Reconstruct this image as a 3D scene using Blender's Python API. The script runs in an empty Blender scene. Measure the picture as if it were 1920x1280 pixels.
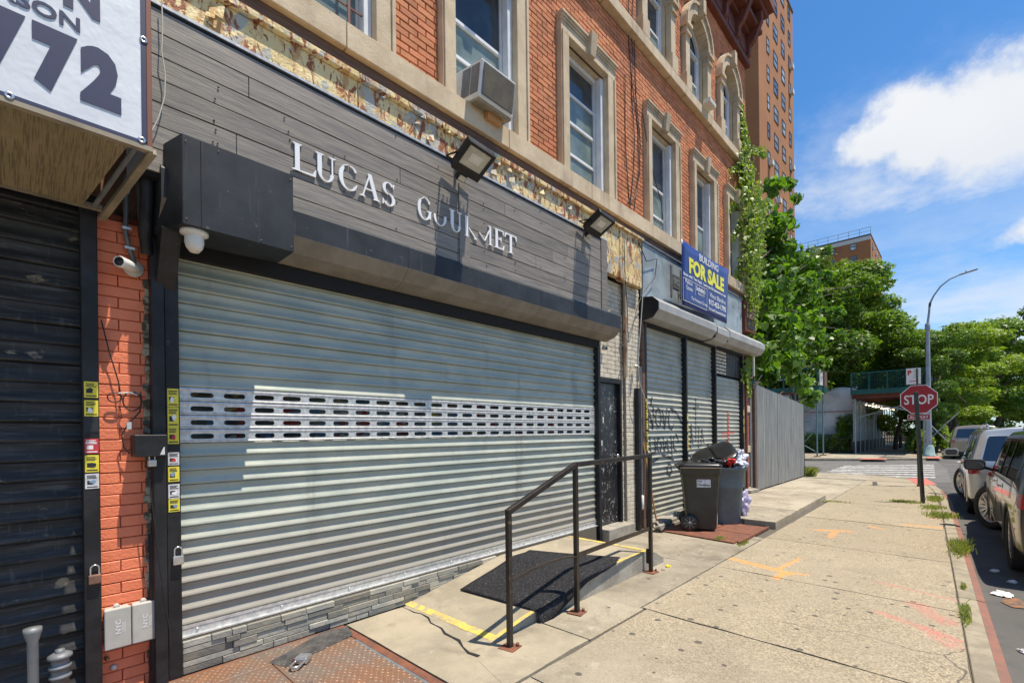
import bpy, bmesh, math, random
import numpy as np
from mathutils import Vector, Matrix
random.seed(11)
RNG = np.random.default_rng(5)
S = bpy.context.scene
COL = S.collection

# ------------------------------------------------------------------ camera
EYE = 1.57
PHI = math.atan(840 / 880.)
cam_d = bpy.data.cameras.new('camera')
cam = bpy.data.objects.new('camera', cam_d)
COL.objects.link(cam)
cam_d.sensor_width = 36.0
cam_d.lens = 36.0 * 880 / 1920
cam_d.shift_y = (811 - 640) / 1920
cam_d.clip_start = .05
cam_d.clip_end = 4000
cam.matrix_world = (Matrix.Translation((0, 0, EYE)) @ Matrix.Rotation(PHI - math.pi / 2, 4, 'Z')
                    @ Matrix.Rotation(math.pi / 2, 4, 'X') @ Matrix.Rotation(math.radians(-.7), 4, 'Z'))
S.camera = cam
S.render.resolution_x, S.render.resolution_y = 1024, 682
S.render.engine = 'CYCLES'
S.view_settings.view_transform = 'Standard'
S.view_settings.look = 'None'
S.view_settings.gamma = 1
S.view_settings.use_curve_mapping = False
S.view_settings.exposure = .6

# ------------------------------------------------------------------ sun and sky
SUN = Vector((-.115, .265, -.93)).normalized()
sl = bpy.data.lights.new('sun', 'SUN')
sl.energy = 4.6
sl.angle = math.radians(.5)
sl.color = (1, .90, .75)
so = bpy.data.objects.new('sun', sl)
COL.objects.link(so)
so.rotation_euler = SUN.to_track_quat('-Z', 'Y').to_euler()
so.location = (0, -5, 30)


def ray(px, py):
    """direction in the world of a point of the photograph"""
    u = px - 960; v = py - 811; a = math.radians(.7)
    r = (u * math.cos(a) - v * math.sin(a)) / 880; d = (u * math.sin(a) + v * math.cos(a)) / 880
    return Vector((math.cos(PHI) + r * math.sin(PHI), math.sin(PHI) - r * math.cos(PHI), -d))


def W(px, py, y=3.77):
    a = ray(px, py); k = y / a[1]
    return Vector((a[0] * k, y, EYE + a[2] * k))


def G(px, py, z=0.):
    a = ray(px, py); k = (z - EYE) / a[2]
    return Vector((a[0] * k, a[1] * k, z))


# ------------------------------------------------------------------ shader helpers
class NT:
    def __init__(s, nt):
        s.nt = nt; s.n = nt.nodes; s.l = nt.links

    def node(s, t, **k):
        n = s.n.new(t)
        for a, b in k.items():
            setattr(n, a, b)
        return n

    def put(s, sock, v):
        if isinstance(v, bpy.types.NodeSocket):
            s.l.new(v, sock)
        elif v is not None:
            if sock.type == 'RGBA' and not isinstance(v, (int, float)) and len(v) == 3:
                v = (*v, 1)
            sock.default_value = v

    def m(s, op, a, b=None, c=None, clamp=False):
        n = s.node('ShaderNodeMath', operation=op, use_clamp=clamp)
        s.put(n.inputs[0], a); s.put(n.inputs[1], b); s.put(n.inputs[2], c)
        return n.outputs[0]

    def vm(s, op, a, b=None, out=0):
        n = s.node('ShaderNodeVectorMath', operation=op)
        s.put(n.inputs[0], a)
        if b is not None:
            s.put(n.inputs['Scale'] if op == 'SCALE' else n.inputs[1], b)
        return n.outputs[out]

    def mix(s, f, a, b, mode='MIX'):
        n = s.node('ShaderNodeMix', data_type='RGBA', blend_type=mode)
        s.put(n.inputs[0], f); s.put(n.inputs[6], a); s.put(n.inputs[7], b)
        return n.outputs[2]

    def step(s, v, lo, hi):
        n = s.node('ShaderNodeMapRange', interpolation_type='SMOOTHSTEP')
        s.put(n.inputs[0], v); n.inputs[1].default_value = lo; n.inputs[2].default_value = hi
        return n.outputs[0]

    def scale(s, v, st):
        n = s.node('ShaderNodeMapping')
        s.put(n.inputs[0], v); n.inputs[3].default_value = st
        return n.outputs[0]

    def noise(s, v, sc, det=4, rough=.6, dist=0):
        n = s.node('ShaderNodeTexNoise')
        s.put(n.inputs['Vector'], v)
        n.inputs['Scale'].default_value = sc; n.inputs['Detail'].default_value = det
        n.inputs['Roughness'].default_value = rough; n.inputs['Distortion'].default_value = dist
        return n.outputs[0]

    def vor(s, v, sc, feat='F1', out='Distance'):
        n = s.node('ShaderNodeTexVoronoi', feature=feat)
        s.put(n.inputs['Vector'], v); n.inputs['Scale'].default_value = sc
        return n.outputs[out]

    def pos(s):
        return s.node('ShaderNodeNewGeometry').outputs['Position']

    def obj(s):
        return s.node('ShaderNodeTexCoord').outputs['Object']


def new_mat(name):
    m = bpy.data.materials.new(name)
    m.use_nodes = True
    t = NT(m.node_tree)
    return m, t, m.node_tree.nodes['Principled BSDF']


def mat(name, c, c2=None, s=3., lo=.35, hi=.65, layers=(), rough=.6, metal=0., bump=(), space='pos', st=(1, 1, 1),
        rnd=0., spec=.5, rvar=0., emit=None, coat=0., extra=None):
    """one procedural material: base colour, a second colour in noise patches, layers of stains, bumps"""
    m, t, b = new_mat(name)
    co = t.pos() if space == 'pos' else t.obj()
    v = t.scale(co, st) if st != (1, 1, 1) else co
    col = None
    if c2 is not None:
        col = t.mix(t.step(t.noise(v, s, 5, .62), lo, hi), c, c2)
    else:
        col = t.mix(t.noise(v, s, 4, .6), tuple(x * .88 for x in c), tuple(min(1, x * 1.12) for x in c))
    r = rough
    for L in layers:
        lv = t.scale(co, L['st']) if 'st' in L else v
        k = L.get('kind', 'noise')
        if k == 'noise':
            f = t.step(t.noise(lv, L['s'], L.get('det', 5), L.get('rgh', .62), L.get('dist', 0)), L['lo'], L['hi'])
        elif k == 'dots':
            f = t.step(t.vor(lv, L['s']), L['hi'], L['lo'])
            if 'mask' in L:
                f = t.m('MULTIPLY', f, t.step(t.vor(lv, L['s'], out='Color'), L['mask'], L['mask'] + .02))
        if 'a' in L:
            f = t.m('MULTIPLY', f, L['a'])
        if 'rough' in L:
            rr = t.node('ShaderNodeMix'); t.put(rr.inputs[0], f); t.put(rr.inputs[2], r); t.put(rr.inputs[3], L['rough']); r = rr.outputs[0]
        col = t.mix(f, col, L['c'])
    if rnd:
        g = t.node('ShaderNodeNewGeometry'); oi = t.node('ShaderNodeObjectInfo')
        q = t.m('FRACT', t.m('ADD', g.outputs['Random Per Island'], oi.outputs['Random']))
        hsv = t.node('ShaderNodeHueSaturation')
        t.put(hsv.inputs['Value'], t.m('ADD', t.m('MULTIPLY', q, rnd * 2), 1 - rnd))
        t.put(hsv.inputs['Hue'], t.m('ADD', t.m('MULTIPLY', t.m('FRACT', t.m('MULTIPLY', q, 7.3)), rnd * .05), .5 - rnd * .025))
        t.put(hsv.inputs['Color'], col); col = hsv.outputs[0]
    if extra:
        col = extra(t, co, col)
    t.put(b.inputs['Base Color'], col)
    if rvar:
        r = t.m('ADD', t.m('MULTIPLY', t.m('SUBTRACT', t.noise(v, 9, 4), .5), rvar * 2), r, clamp=True)
    t.put(b.inputs['Roughness'], r)
    b.inputs['Metallic'].default_value = metal
    b.inputs['Specular IOR Level'].default_value = spec
    if coat:
        b.inputs['Coat Weight'].default_value = coat; b.inputs['Coat Roughness'].default_value = .04
    if emit:
        b.inputs['Emission Color'].default_value = (*emit[0], 1); b.inputs['Emission Strength'].default_value = emit[1]
    nrm = None
    for bs, amp in bump:
        bn = t.node('ShaderNodeBump')
        bn.inputs['Strength'].default_value = 1
        bn.inputs['Distance'].default_value = amp
        t.put(bn.inputs['Height'], t.noise(v, bs, 4, .6))
        if nrm: t.put(bn.inputs['Normal'], nrm)
        nrm = bn.outputs[0]
    if nrm: t.put(b.inputs['Normal'], nrm)
    return m


def glass_mat(name, c, c2, rough=.06, s=1.5):
    return mat(name, c, c2, s=s, rough=rough, spec=.35, space='pos', coat=.12, bump=((.8, .004),))


# ------------------------------------------------------------------ mesh helpers
WO = {}


class MB:
    def __init__(s):
        s.v = []; s.f = []; s.mi = []; s.sm = []

    def add(s, vs, fs, mi=0, smooth=False):
        o = len(s.v)
        s.v.extend([tuple(p) for p in vs])
        for f in fs:
            s.f.append(tuple(i + o for i in f)); s.mi.append(mi); s.sm.append(smooth)
        return s

    def box(s, x0, x1, y0, y1, z0, z1, mi=0):
        vs = [(x0, y0, z0), (x1, y0, z0), (x1, y1, z0), (x0, y1, z0), (x0, y0, z1), (x1, y0, z1), (x1, y1, z1), (x0, y1, z1)]
        return s.add(vs, [(0, 3, 2, 1), (4, 5, 6, 7), (0, 1, 5, 4), (1, 2, 6, 5), (2, 3, 7, 6), (3, 0, 4, 7)], mi)

    def bar(s, a, b, w, h=None, up=(0, 0, 1), mi=0):
        """square bar between two points"""
        a = Vector(a); b = Vector(b); h = h or w; d = (b - a).normalized()
        u = d.cross(Vector(up))
        if u.length < 1e-4: u = Vector((0, 1, 0)).cross(d)
        u.normalize(); n = u.cross(d).normalized()
        q = [(-w / 2, -h / 2), (w / 2, -h / 2), (w / 2, h / 2), (-w / 2, h / 2)]
        vs = [p + u * i + n * j for p in (a, b) for i, j in q]
        return s.add(vs, [(3, 2, 1, 0), (4, 5, 6, 7), (0, 1, 5, 4), (1, 2, 6, 5), (2, 3, 7, 6), (3, 0, 4, 7)], mi)

    def prism(s, poly, axis, a, b, mi=0, smooth=False):
        """polygon in the plane across axis, pushed from a to b. polygon in order of the remaining axes"""
        def P(u, v, w):
            return {'x': (w, u, v), 'y': (u, w, v), 'z': (u, v, w)}[axis]
        n = len(poly)
        vs = [P(u, v, a) for u, v in poly] + [P(u, v, b) for u, v in poly]
        fs = [(i, (i + 1) % n, n + (i + 1) % n, n + i) for i in range(n)]
        s.add(vs, fs, mi, smooth)
        return s.add(vs, [tuple(range(n))[::-1], tuple(range(n, 2 * n))], mi)

    def tube(s, pts, r, n=8, mi=0, caps=True):
        pts = [Vector(p) for p in pts]
        rr = r if isinstance(r, (list, tuple)) else [r] * len(pts)
        ref = None; vs = []
        for i, p in enumerate(pts):
            d = (pts[min(i + 1, len(pts) - 1)] - pts[max(i - 1, 0)]).normalized()
            if ref is None:
                ref = d.orthogonal().normalized()
            ref = (ref - d * ref.dot(d)).normalized(); w = d.cross(ref)
            for k in range(n):
                a = 2 * math.pi * k / n
                vs.append(p + (ref * math.cos(a) + w * math.sin(a)) * rr[i])
        fs = [(i * n + k, i * n + (k + 1) % n, (i + 1) * n + (k + 1) % n, (i + 1) * n + k) for i in range(len(pts) - 1) for k in range(n)]
        s.add(vs, fs, mi, True)
        if caps:
            s.add(vs[:n], [tuple(range(n))[::-1]], mi); s.add(vs[-n:], [tuple(range(n))], mi)
        return s

    def lathe(s, prof, c=(0, 0, 0), ax=(0, 0, 1), n=16, mi=0):
        ax = Vector(ax).normalized(); u = ax.orthogonal().normalized(); w = ax.cross(u); c = Vector(c); vs = []
        for r, z in prof:
            for k in range(n):
                a = 2 * math.pi * k / n
                vs.append(c + ax * z + (u * math.cos(a) + w * math.sin(a)) * max(r, .0004))
        m = len(prof)
        return s.add(vs, [(i * n + k, i * n + (k + 1) % n, (i + 1) * n + (k + 1) % n, (i + 1) * n + k) for i in range(m - 1) for k in range(n)], mi, True)

    def quad(s, a, b, c, d, mi=0):
        return s.add([a, b, c, d], [(0, 1, 2, 3)], mi)

    def mesh(s, name, off=(0, 0, 0)):
        me = bpy.data.meshes.new(name)
        me.from_pydata([(p[0] - off[0], p[1] - off[1], p[2] - off[2]) for p in s.v], [], s.f)
        if any(s.mi): me.polygons.foreach_set('material_index', s.mi)
        me.polygons.foreach_set('use_smooth', s.sm)
        bm = bmesh.new(); bm.from_mesh(me)
        bmesh.ops.recalc_face_normals(bm, faces=bm.faces)
        bm.to_mesh(me); bm.free()
        me.update()
        return me

    def build(s, name, mats, parent=None, bevel=0, seg=1, loc=None, kind=None, weld=False):
        off = WO.get(parent.name, (0, 0, 0)) if parent else (0, 0, 0)
        me = s.mesh(name, off)
        for m in (mats if isinstance(mats, (list, tuple)) else [mats]): me.materials.append(m)
        o = bpy.data.objects.new(name, me)
        COL.objects.link(o)
        if parent: o.parent = parent
        WO[o.name] = off
        if bevel:
            b = o.modifiers.new('edge', 'BEVEL'); b.width = bevel; b.segments = seg; b.limit_method = 'ANGLE'; b.angle_limit = .7
        if kind: o['kind'] = kind
        return o


def np_obj(name, V, F, m, parent=None, kind=None, k=4):
    """mesh from numpy arrays: V (n,3), F (f,k)"""
    off = WO.get(parent.name, (0, 0, 0)) if parent else (0, 0, 0)
    V = V - np.array(off)
    me = bpy.data.meshes.new(name)
    me.vertices.add(len(V)); me.vertices.foreach_set('co', V.astype(np.float32).ravel())
    me.loops.add(F.size); me.loops.foreach_set('vertex_index', F.astype(np.int32).ravel())
    me.polygons.add(len(F)); me.polygons.foreach_set('loop_start', np.arange(0, F.size, k, dtype=np.int32))
    me.update(calc_edges=True); me.materials.append(m)
    o = bpy.data.objects.new(name, me); COL.objects.link(o)
    if parent: o.parent = parent
    WO[o.name] = off
    if kind: o['kind'] = kind
    return o


def tag(o, label, cat, group=None):
    o['label'] = label; o['category'] = cat
    if group: o['group'] = group
    return o


def thing(name, label, cat, loc=(0, 0, 0), group=None, rz=0, local=False):
    o = bpy.data.objects.new(name, None); COL.objects.link(o)
    o.empty_display_size = .1
    o.location = loc; o.rotation_euler = (0, 0, rz)
    WO[o.name] = Vector((0, 0, 0)) if local else Vector(loc)
    return tag(o, label, cat, group)


def copy_tree(o, loc=None, rz=None, label=None, parent=None):
    c = o.copy(); COL.objects.link(c); WO[c.name] = WO.get(o.name, (0, 0, 0))
    if parent: c.parent = parent
    for ch in list(o.children): copy_tree(ch, parent=c)
    if loc is not None: c.location = loc
    if rz is not None: c.rotation_euler = (0, 0, rz)
    if label: c['label'] = label
    return c


def piece(me, name, parent, loc, rot=(0, 0, 0), sc=(1, 1, 1)):
    """one of many alike pieces, sharing its mesh"""
    o = bpy.data.objects.new(name, me); COL.objects.link(o)
    o.parent = parent
    off = WO.get(parent.name, (0, 0, 0))
    o.location = (loc[0] - off[0], loc[1] - off[1], loc[2] - off[2])
    o.rotation_euler = rot; o.scale = sc
    return o


def text(name, s, m, parent, org, ux, uz, h, w=None, bold=0., ext=.0015, left=True, shear=0.):
    """lettering: org is the left end of the base line, h the capital height, w the full width"""
    cu = bpy.data.curves.new(name, 'FONT')
    cu.body = s; cu.size = 1; cu.offset = bold; cu.resolution_u = 3; cu.extrude = .5
    tmp = bpy.data.objects.new('t', cu); COL.objects.link(tmp)
    bpy.context.view_layer.update()
    me = bpy.data.meshes.new_from_object(tmp.evaluated_get(bpy.context.evaluated_depsgraph_get()))
    bpy.data.objects.remove(tmp); bpy.data.curves.remove(cu)
    co = np.zeros(len(me.vertices) * 3); me.vertices.foreach_get('co', co); co = co.reshape(-1, 3)
    if len(co) == 0: return None
    x0 = co[:, 0].min(); wd = co[:, 0].max() - x0
    sz = h / .72
    sx = w / wd if w else sz
    ux = Vector(ux).normalized(); uz = Vector(uz).normalized(); n = ux.cross(uz)
    off = Vector(WO.get(parent.name, (0, 0, 0))) if parent else Vector((0, 0, 0))
    org = Vector(org) - off
    A = np.array([ux, uz, n])
    q = np.stack([(co[:, 0] - x0) * sx + co[:, 1] * sz * shear, co[:, 1] * sz, co[:, 2] * ext * 2 + ext], 1) @ A + np.array(org)
    me.vertices.foreach_set('co', q.ravel()); me.update()
    me.materials.clear(); me.materials.append(m); me.name = name
    o = bpy.data.objects.new(name, me); COL.objects.link(o)
    if parent: o.parent = parent
    WO[o.name] = off
    return o
# ------------------------------------------------------------------ sky
def make_world():
    w = bpy.data.worlds.new('World'); S.world = w; w.use_nodes = True
    t = NT(w.node_tree); bg = w.node_tree.nodes['Background']
    sky = t.node('ShaderNodeTexSky', sky_type='NISHITA')
    sky.sun_disc = False
    sky.sun_elevation = math.asin(-SUN.z)
    sky.sun_rotation = math.atan2(-SUN.x, -SUN.y)
    sky.air_density = 1.0; sky.dust_density = .4; sky.ozone_density = 2.2
    hs = t.node('ShaderNodeHueSaturation'); hs.inputs['Saturation'].default_value = 1.15; hs.inputs['Value'].default_value = 1.0
    t.put(hs.inputs['Color'], sky.outputs[0])
    d = t.node('ShaderNodeTexCoord').outputs['Generated']
    # frame of directions round the big cloud
    F = ray(1790, 200).normalized(); R = F.cross(Vector((0, 0, 1))).normalized(); U = R.cross(F)

    def uv(px, py):
        q = ray(px, py); return (q.dot(R) / q.dot(F), q.dot(U) / q.dot(F))
    k = t.vm('DOT_PRODUCT', d, tuple(F), out=1)
    u = t.m('DIVIDE', t.vm('DOT_PRODUCT', d, tuple(R), out=1), k)
    v = t.m('DIVIDE', t.vm('DOT_PRODUCT', d, tuple(U), out=1), k)
    cmb = t.node('ShaderNodeCombineXYZ'); t.put(cmb.inputs[0], u); t.put(cmb.inputs[1], v)
    n1 = t.noise(cmb.outputs[0], 9, 10, .62); n2 = t.noise(cmb.outputs[0], 2.2, 3)
    best = None
    for (ax, ay, bx, by) in ((1560, 215, 1760, 310), (1620, 125, 1860, 330), (1700, 75, 2040, 330), (1830, 60, 2200, 300), (1860, 385, 2100, 460)):
        a0 = uv(ax, (ay + by) / 2); a1 = uv(bx, (ay + by) / 2); b0 = uv((ax + bx) / 2, ay); b1 = uv((ax + bx) / 2, by)
        cx = (a0[0] + a1[0]) / 2; cy = (b0[1] + b1[1]) / 2; rx = abs(a1[0] - a0[0]) / 2; ry = abs(b0[1] - b1[1]) / 2
        e = t.m('SQRT', t.m('ADD', t.m('POWER', t.m('DIVIDE', t.m('SUBTRACT', u, cx), rx), 2), t.m('POWER', t.m('DIVIDE', t.m('SUBTRACT', v, cy), ry), 2)))
        best = e if best is None else t.m('SMOOTH_MIN', best, e, .25)
    q = t.m('SUBTRACT', t.m('ADD', t.m('SUBTRACT', 1.0, best), t.m('MULTIPLY', t.m('SUBTRACT', n1, .5), 2.1)), 0)
    big = t.m('MULTIPLY', t.step(q, -.10, .42), t.step(k, .05, .3))
    # low bands and scattered clouds elsewhere, laid out on a flat layer overhead
    sx = t.node('ShaderNodeSeparateXYZ'); t.put(sx.inputs[0], d)
    zz = t.m('MAXIMUM', sx.outputs[2], .03)
    c2 = t.node('ShaderNodeCombineXYZ')
    t.put(c2.inputs[0], t.m('DIVIDE', sx.outputs[0], t.m('ADD', zz, .12))); t.put(c2.inputs[1], t.m('DIVIDE', sx.outputs[1], t.m('ADD', zz, .12)))
    n3 = t.noise(c2.outputs[0], .9, 9, .62)
    low = t.m('MULTIPLY', t.step(n3, .47, .66), t.step(sx.outputs[2], .62, .30))
    far = t.m('MULTIPLY', t.m('MULTIPLY', t.step(n3, .3, .6), t.step(sx.outputs[2], .45, .12)), .9)
    wisp = t.m('MAXIMUM', low, far)
    hi = t.m('MULTIPLY', t.m('MULTIPLY', t.step(n3, .58, .72), t.step(sx.outputs[2], .5, .7)), .6)
    wisp = t.m('MAXIMUM', wisp, hi)
    shade = t.mix(t.step(n2, .3, .75), (5.6, 5.8, 6.1), (6.5, 6.5, 6.55))
    shade = t.mix(t.step(v, -.10, .05), t.mix(.7, shade, (5.0, 5.3, 5.8)), shade)
    skyc = t.mix(1.0, hs.outputs[0], (.62, .98, 1.18), 'MULTIPLY')
    col = t.mix(t.m('MULTIPLY', wisp, .85), skyc, (5.6, 5.85, 6.2))
    col = t.mix(big, col, shade)
    t.put(bg.inputs[0], col); bg.inputs[1].default_value = .10


make_world()

# ------------------------------------------------------------------ materials
def conc_extra(t, co, col):
    """wear of the pavement: gum spots, exposed aggregate, utility mark-out paint"""
    sp = t.node('ShaderNodeSeparateXYZ'); t.put(sp.inputs[0], co)
    # exposed aggregate flags near the kerb
    m1 = t.m('MULTIPLY', t.step(sp.outputs[1], 2.1, 2.0), t.step(sp.outputs[0], 2.0, 3.9))
    agg = t.mix(t.step(t.vor(co, 95, out='Color'), .1, .9), (.13, .105, .065), (.50, .415, .275))
    agg = t.mix(t.step(t.vor(co, 150, out='Color'), .5, .9), agg, (.26, .22, .16))
    col = t.mix(t.m('MULTIPLY', m1, .75), col, t.mix(t.step(t.noise(co, 1.6, 4), .35, .7), agg, t.mix(.5, agg, (.30, .25, .18))))
    # gum
    cell = t.node('ShaderNodeTexVoronoi'); t.put(cell.inputs['Vector'], co); cell.voronoi_dimensions = '2D'; cell.inputs['Scale'].default_value = 5.2
    ss = t.node('ShaderNodeSeparateColor'); t.put(ss.inputs[0], cell.outputs['Color'])
    rad = t.m('MULTIPLY', t.m('POWER', ss.outputs[0], 2.2), .155)
    g = t.m('MULTIPLY', t.m('LESS_THAN', t.m('ADD', cell.outputs['Distance'], t.m('MULTIPLY', t.noise(co, 40, 2), .03)), rad), t.m('GREATER_THAN', ss.outputs[1], .30))
    col = t.mix(t.m('MULTIPLY', g, .85), col, (.07, .062, .055))
    # hairline cracks
    cr = t.vor(t.vm('ADD', co, t.vm('SCALE', t.node('ShaderNodeTexNoise').outputs['Color'], .5)), .55, 'DISTANCE_TO_EDGE')
    cm = t.m('MULTIPLY', t.step(cr, .006, .001), t.step(t.noise(co, .35, 2), .5, .6))
    col = t.mix(t.m('MULTIPLY', cm, .8), col, (.06, .05, .045))
    # sprayed mark-out
    na = t.noise(co, 26, 4, .7); nb = t.noise(co, 5, 3)

    def seg(a, b, r, c, al, col):
        a = Vector(a); b = Vector(b)
        pa = t.vm('SUBTRACT', co, (a.x, a.y, 0)); ba = b - a
        h = t.m('DIVIDE', t.vm('DOT_PRODUCT', pa, (ba.x, ba.y, 0), out=1), max(ba.length_squared, 1e-5), clamp=True)
        n = t.node('ShaderNodeVectorMath', operation='SCALE'); n.inputs[0].default_value = (ba.x, ba.y, 0); t.put(n.inputs['Scale'], h)
        dd = t.vm('LENGTH', t.vm('MULTIPLY', t.vm('SUBTRACT', pa, n.outputs[0]), (1, 1, 0)), out=1)
        f = t.step(t.m('ADD', dd, t.m('MULTIPLY', t.m('SUBTRACT', nb, .5), r * 1.2)), r, r * .25)
        return t.mix(t.m('MULTIPLY', t.m('MULTIPLY', f, t.step(na, .36, .6)), al), col, c)
    O = (.80, .30, .03); R_ = (.55, .14, .12)
    for a, b, r, c, al in (((6.0, 2.03), (5.78, 1.36), .075, O, .9), ((5.85, 1.5), (6.5, 1.42), .045, O, .8), ((5.78, 1.4), (5.5, 1.42), .06, O, .9), ((5.8, 1.4), (5.85, 1.22), .05, O, .9),
                           ((8.57, 1.62), (8.75, 1.25), .10, O, .6), ((8.6, 1.4), (8.1, 1.38), .07, O, .6), ((9.9, .62), (9.95, .15), .13, O, .55), ((9.4, 1.05), (9.3, .9), .09, O, .45),
                           ((6.05, .62), (5.85, .03), .05, R_, .45), ((5.05, .52), (4.75, .02), .07, R_, .5), ((5.5, .3), (5.15, .1), .12, R_, .5), ((4.9, .22), (4.6, .05), .10, R_, .4), ((10.9, .35), (10.7, .12), .16, R_, .3)):
        col = seg(a, b, r, c, al, col)
    return col


def low_dust(t, co, col):
    sp = t.node('ShaderNodeSeparateXYZ'); t.put(sp.inputs[0], co)
    f = t.step(t.m('ADD', sp.outputs[2], t.m('MULTIPLY', t.noise(co, 2.5, 4), .5)), 1.35, .75)
    return t.mix(t.m('MULTIPLY', f, .75), col, (.30, .265, .22))


M = {}
M['flag'] = mat('pavement_concrete', (.37, .325, .245), (.235, .205, .15), s=1.1, lo=.3, hi=.75, rough=.9, rnd=.13,
                layers=[dict(c=(.17, .145, .11), s=2.0, lo=.48, hi=.70, a=.65, dist=.8), dict(c=(.52, .47, .38), s=9, lo=.55, hi=.75, a=.5), dict(c=(.15, .125, .09), s=48, lo=.55, hi=.68, a=.6), dict(c=(.13, .11, .085), s=1.1, lo=.60, hi=.70, a=.5), dict(c=(.48, .43, .33), s=1.7, lo=.62, hi=.68, a=.5, dist=1.5)],
                bump=((90, .004), (22, .004)), extra=conc_extra)
M['conc'] = mat('ramp_concrete', (.36, .31, .225), (.27, .235, .17), s=2, rough=.9,
                layers=[dict(c=(.17, .145, .11), s=2.6, lo=.50, hi=.74, a=.6, dist=.8), dict(c=(.10, .085, .07), s=16, lo=.66, hi=.72, a=.5), dict(c=(.44, .39, .30), s=6, lo=.6, hi=.7, a=.4), dict(c=(.55, .5, .42), s=70, lo=.6, hi=.7, a=.3)], bump=((80, .003), (12, .004)))
M['ramp_side'] = mat('rough_concrete', (.36, .335, .28), (.25, .23, .19), s=5, rough=.95, layers=[dict(c=(.13, .12, .10), s=9, lo=.6, hi=.75, a=.6)], bump=((40, .006),))
M['joint'] = mat('dirty_joint', (.11, .095, .075), rough=1, bump=((60, .004),))
M['asphalt'] = mat('asphalt', (.075, .072, .068), (.115, .11, .10), s=1.2, rough=.9, layers=[dict(c=(.25, .235, .21), s=160, lo=.62, hi=.72, a=.5), dict(c=(.035, .034, .033), s=.6, lo=.55, hi=.7, a=.6), dict(c=(.5, .48, .44), s=14, lo=.74, hi=.78, a=.6)], bump=((120, .006),))
M['asphalt2'] = mat('worn_asphalt', (.15, .145, .135), (.11, .105, .10), s=1.2, rough=.9, layers=[dict(c=(.25, .235, .21), s=160, lo=.62, hi=.72, a=.5), dict(c=(.05, .05, .05), s=.8, lo=.6, hi=.7, a=.5)], bump=((120, .006),))
M['paint'] = mat('road_paint', (.62, .61, .58), (.4, .39, .37), s=4, rough=.8, layers=[dict(c=(.15, .145, .135), s=7, lo=.50, hi=.60, a=.8)])
M['yellowp'] = mat('yellow_line_paint', (.70, .50, .08), (.55, .40, .10), s=8, rough=.8, layers=[dict(c=(.33, .285, .205), s=17, lo=.50, hi=.60, a=.9), dict(c=(.30, .25, .15), s=3, lo=.5, hi=.65, a=.5)], bump=((60, .002),))
M['redpad'] = mat('tactile_pad', (.52, .15, .11), (.42, .12, .09), s=4, rough=.85, bump=((60, .003),))
M['kerb'] = mat('kerb_concrete', (.32, .28, .20), (.22, .19, .14), s=5, rough=.9, layers=[dict(c=(.2, .17, .14), s=20, lo=.6, hi=.7, a=.6)], bump=((70, .004),))
M['kerbred'] = mat('kerb_steel_facing', (.25, .105, .07), (.19, .095, .07), s=6, rough=.7, layers=[dict(c=(.14, .09, .07), s=16, lo=.55, hi=.7, a=.7)], bump=((50, .003),))
M['brick'] = mat('facade_brick', (.60, .235, .105), (.50, .18, .08), s=2.5, rough=.88, rnd=.17,
                 layers=[dict(c=(.23, .08, .05), s=28, lo=.62, hi=.72, a=.5), dict(c=(.60, .25, .13), s=7, lo=.6, hi=.8, a=.4), dict(c=(.14, .10, .08), s=.8, lo=.56, hi=.76, a=.6, st=(3, 3, .8)), dict(c=(.62, .34, .22), s=1.3, lo=.62, hi=.72, a=.35)], bump=((70, .004),))
M['mortar'] = mat('brick_mortar', (.25, .14, .09), rough=.95, bump=((80, .003),))
M['stone'] = mat('limestone_trim', (.62, .50, .34), (.50, .39, .255), s=3, rough=.85, rnd=.05,
                 layers=[dict(c=(.27, .20, .135), s=1.6, lo=.52, hi=.75, a=.7, st=(2.5, 2, .6)), dict(c=(.22, .17, .12), s=26, lo=.66, hi=.74, a=.6)], bump=((60, .003), (8, .004)))
M['pvc'] = mat('white_window_frame', (.78, .80, .82), (.68, .70, .72), s=5, rough=.4)
M['wglass'] = glass_mat('window_glass', (.11, .15, .145), (.24, .30, .275), s=1.3, rough=.14)
M['wglass2'] = glass_mat('window_glass_dark', (.03, .035, .04), (.09, .11, .12), s=1.0)
M['curtain'] = mat('curtain', (.22, .26, .24), (.12, .15, .15), s=4, st=(6, 1, 1), rough=.9)
M['sash_r'] = mat('brown_guard_bar', (.16, .05, .035), rough=.6)
M['orangeb'] = mat('orange_painted_brick', (.84, .24, .115), (.78, .21, .10), s=6, rough=.6, rnd=.03,
                   layers=[dict(c=(.33, .09, .05), s=9, lo=.68, hi=.75, a=.8)], bump=((60, .004),))
M['orangej'] = mat('orange_painted_joint', (.20, .05, .03), rough=.9)
M['whiteb'] = mat('white_painted_brick', (.66, .60, .48), (.52, .46, .36), s=6, rough=.7, rnd=.05, layers=[dict(c=(.30, .24, .17), s=9, lo=.6, hi=.72, a=.7), dict(c=(.55, .42, .10), s=3, lo=.68, hi=.76, a=.6, st=(3, 3, .5))], bump=((60, .004),))
M['whitej'] = mat('white_painted_joint', (.26, .22, .17), rough=.9)
M['redb'] = mat('old_red_brick', (.34, .11, .065), (.25, .085, .055), s=6, rough=.9, rnd=.15, layers=[dict(c=(.55, .48, .4), s=12, lo=.68, hi=.75, a=.5)], bump=((60, .004),))
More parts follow.
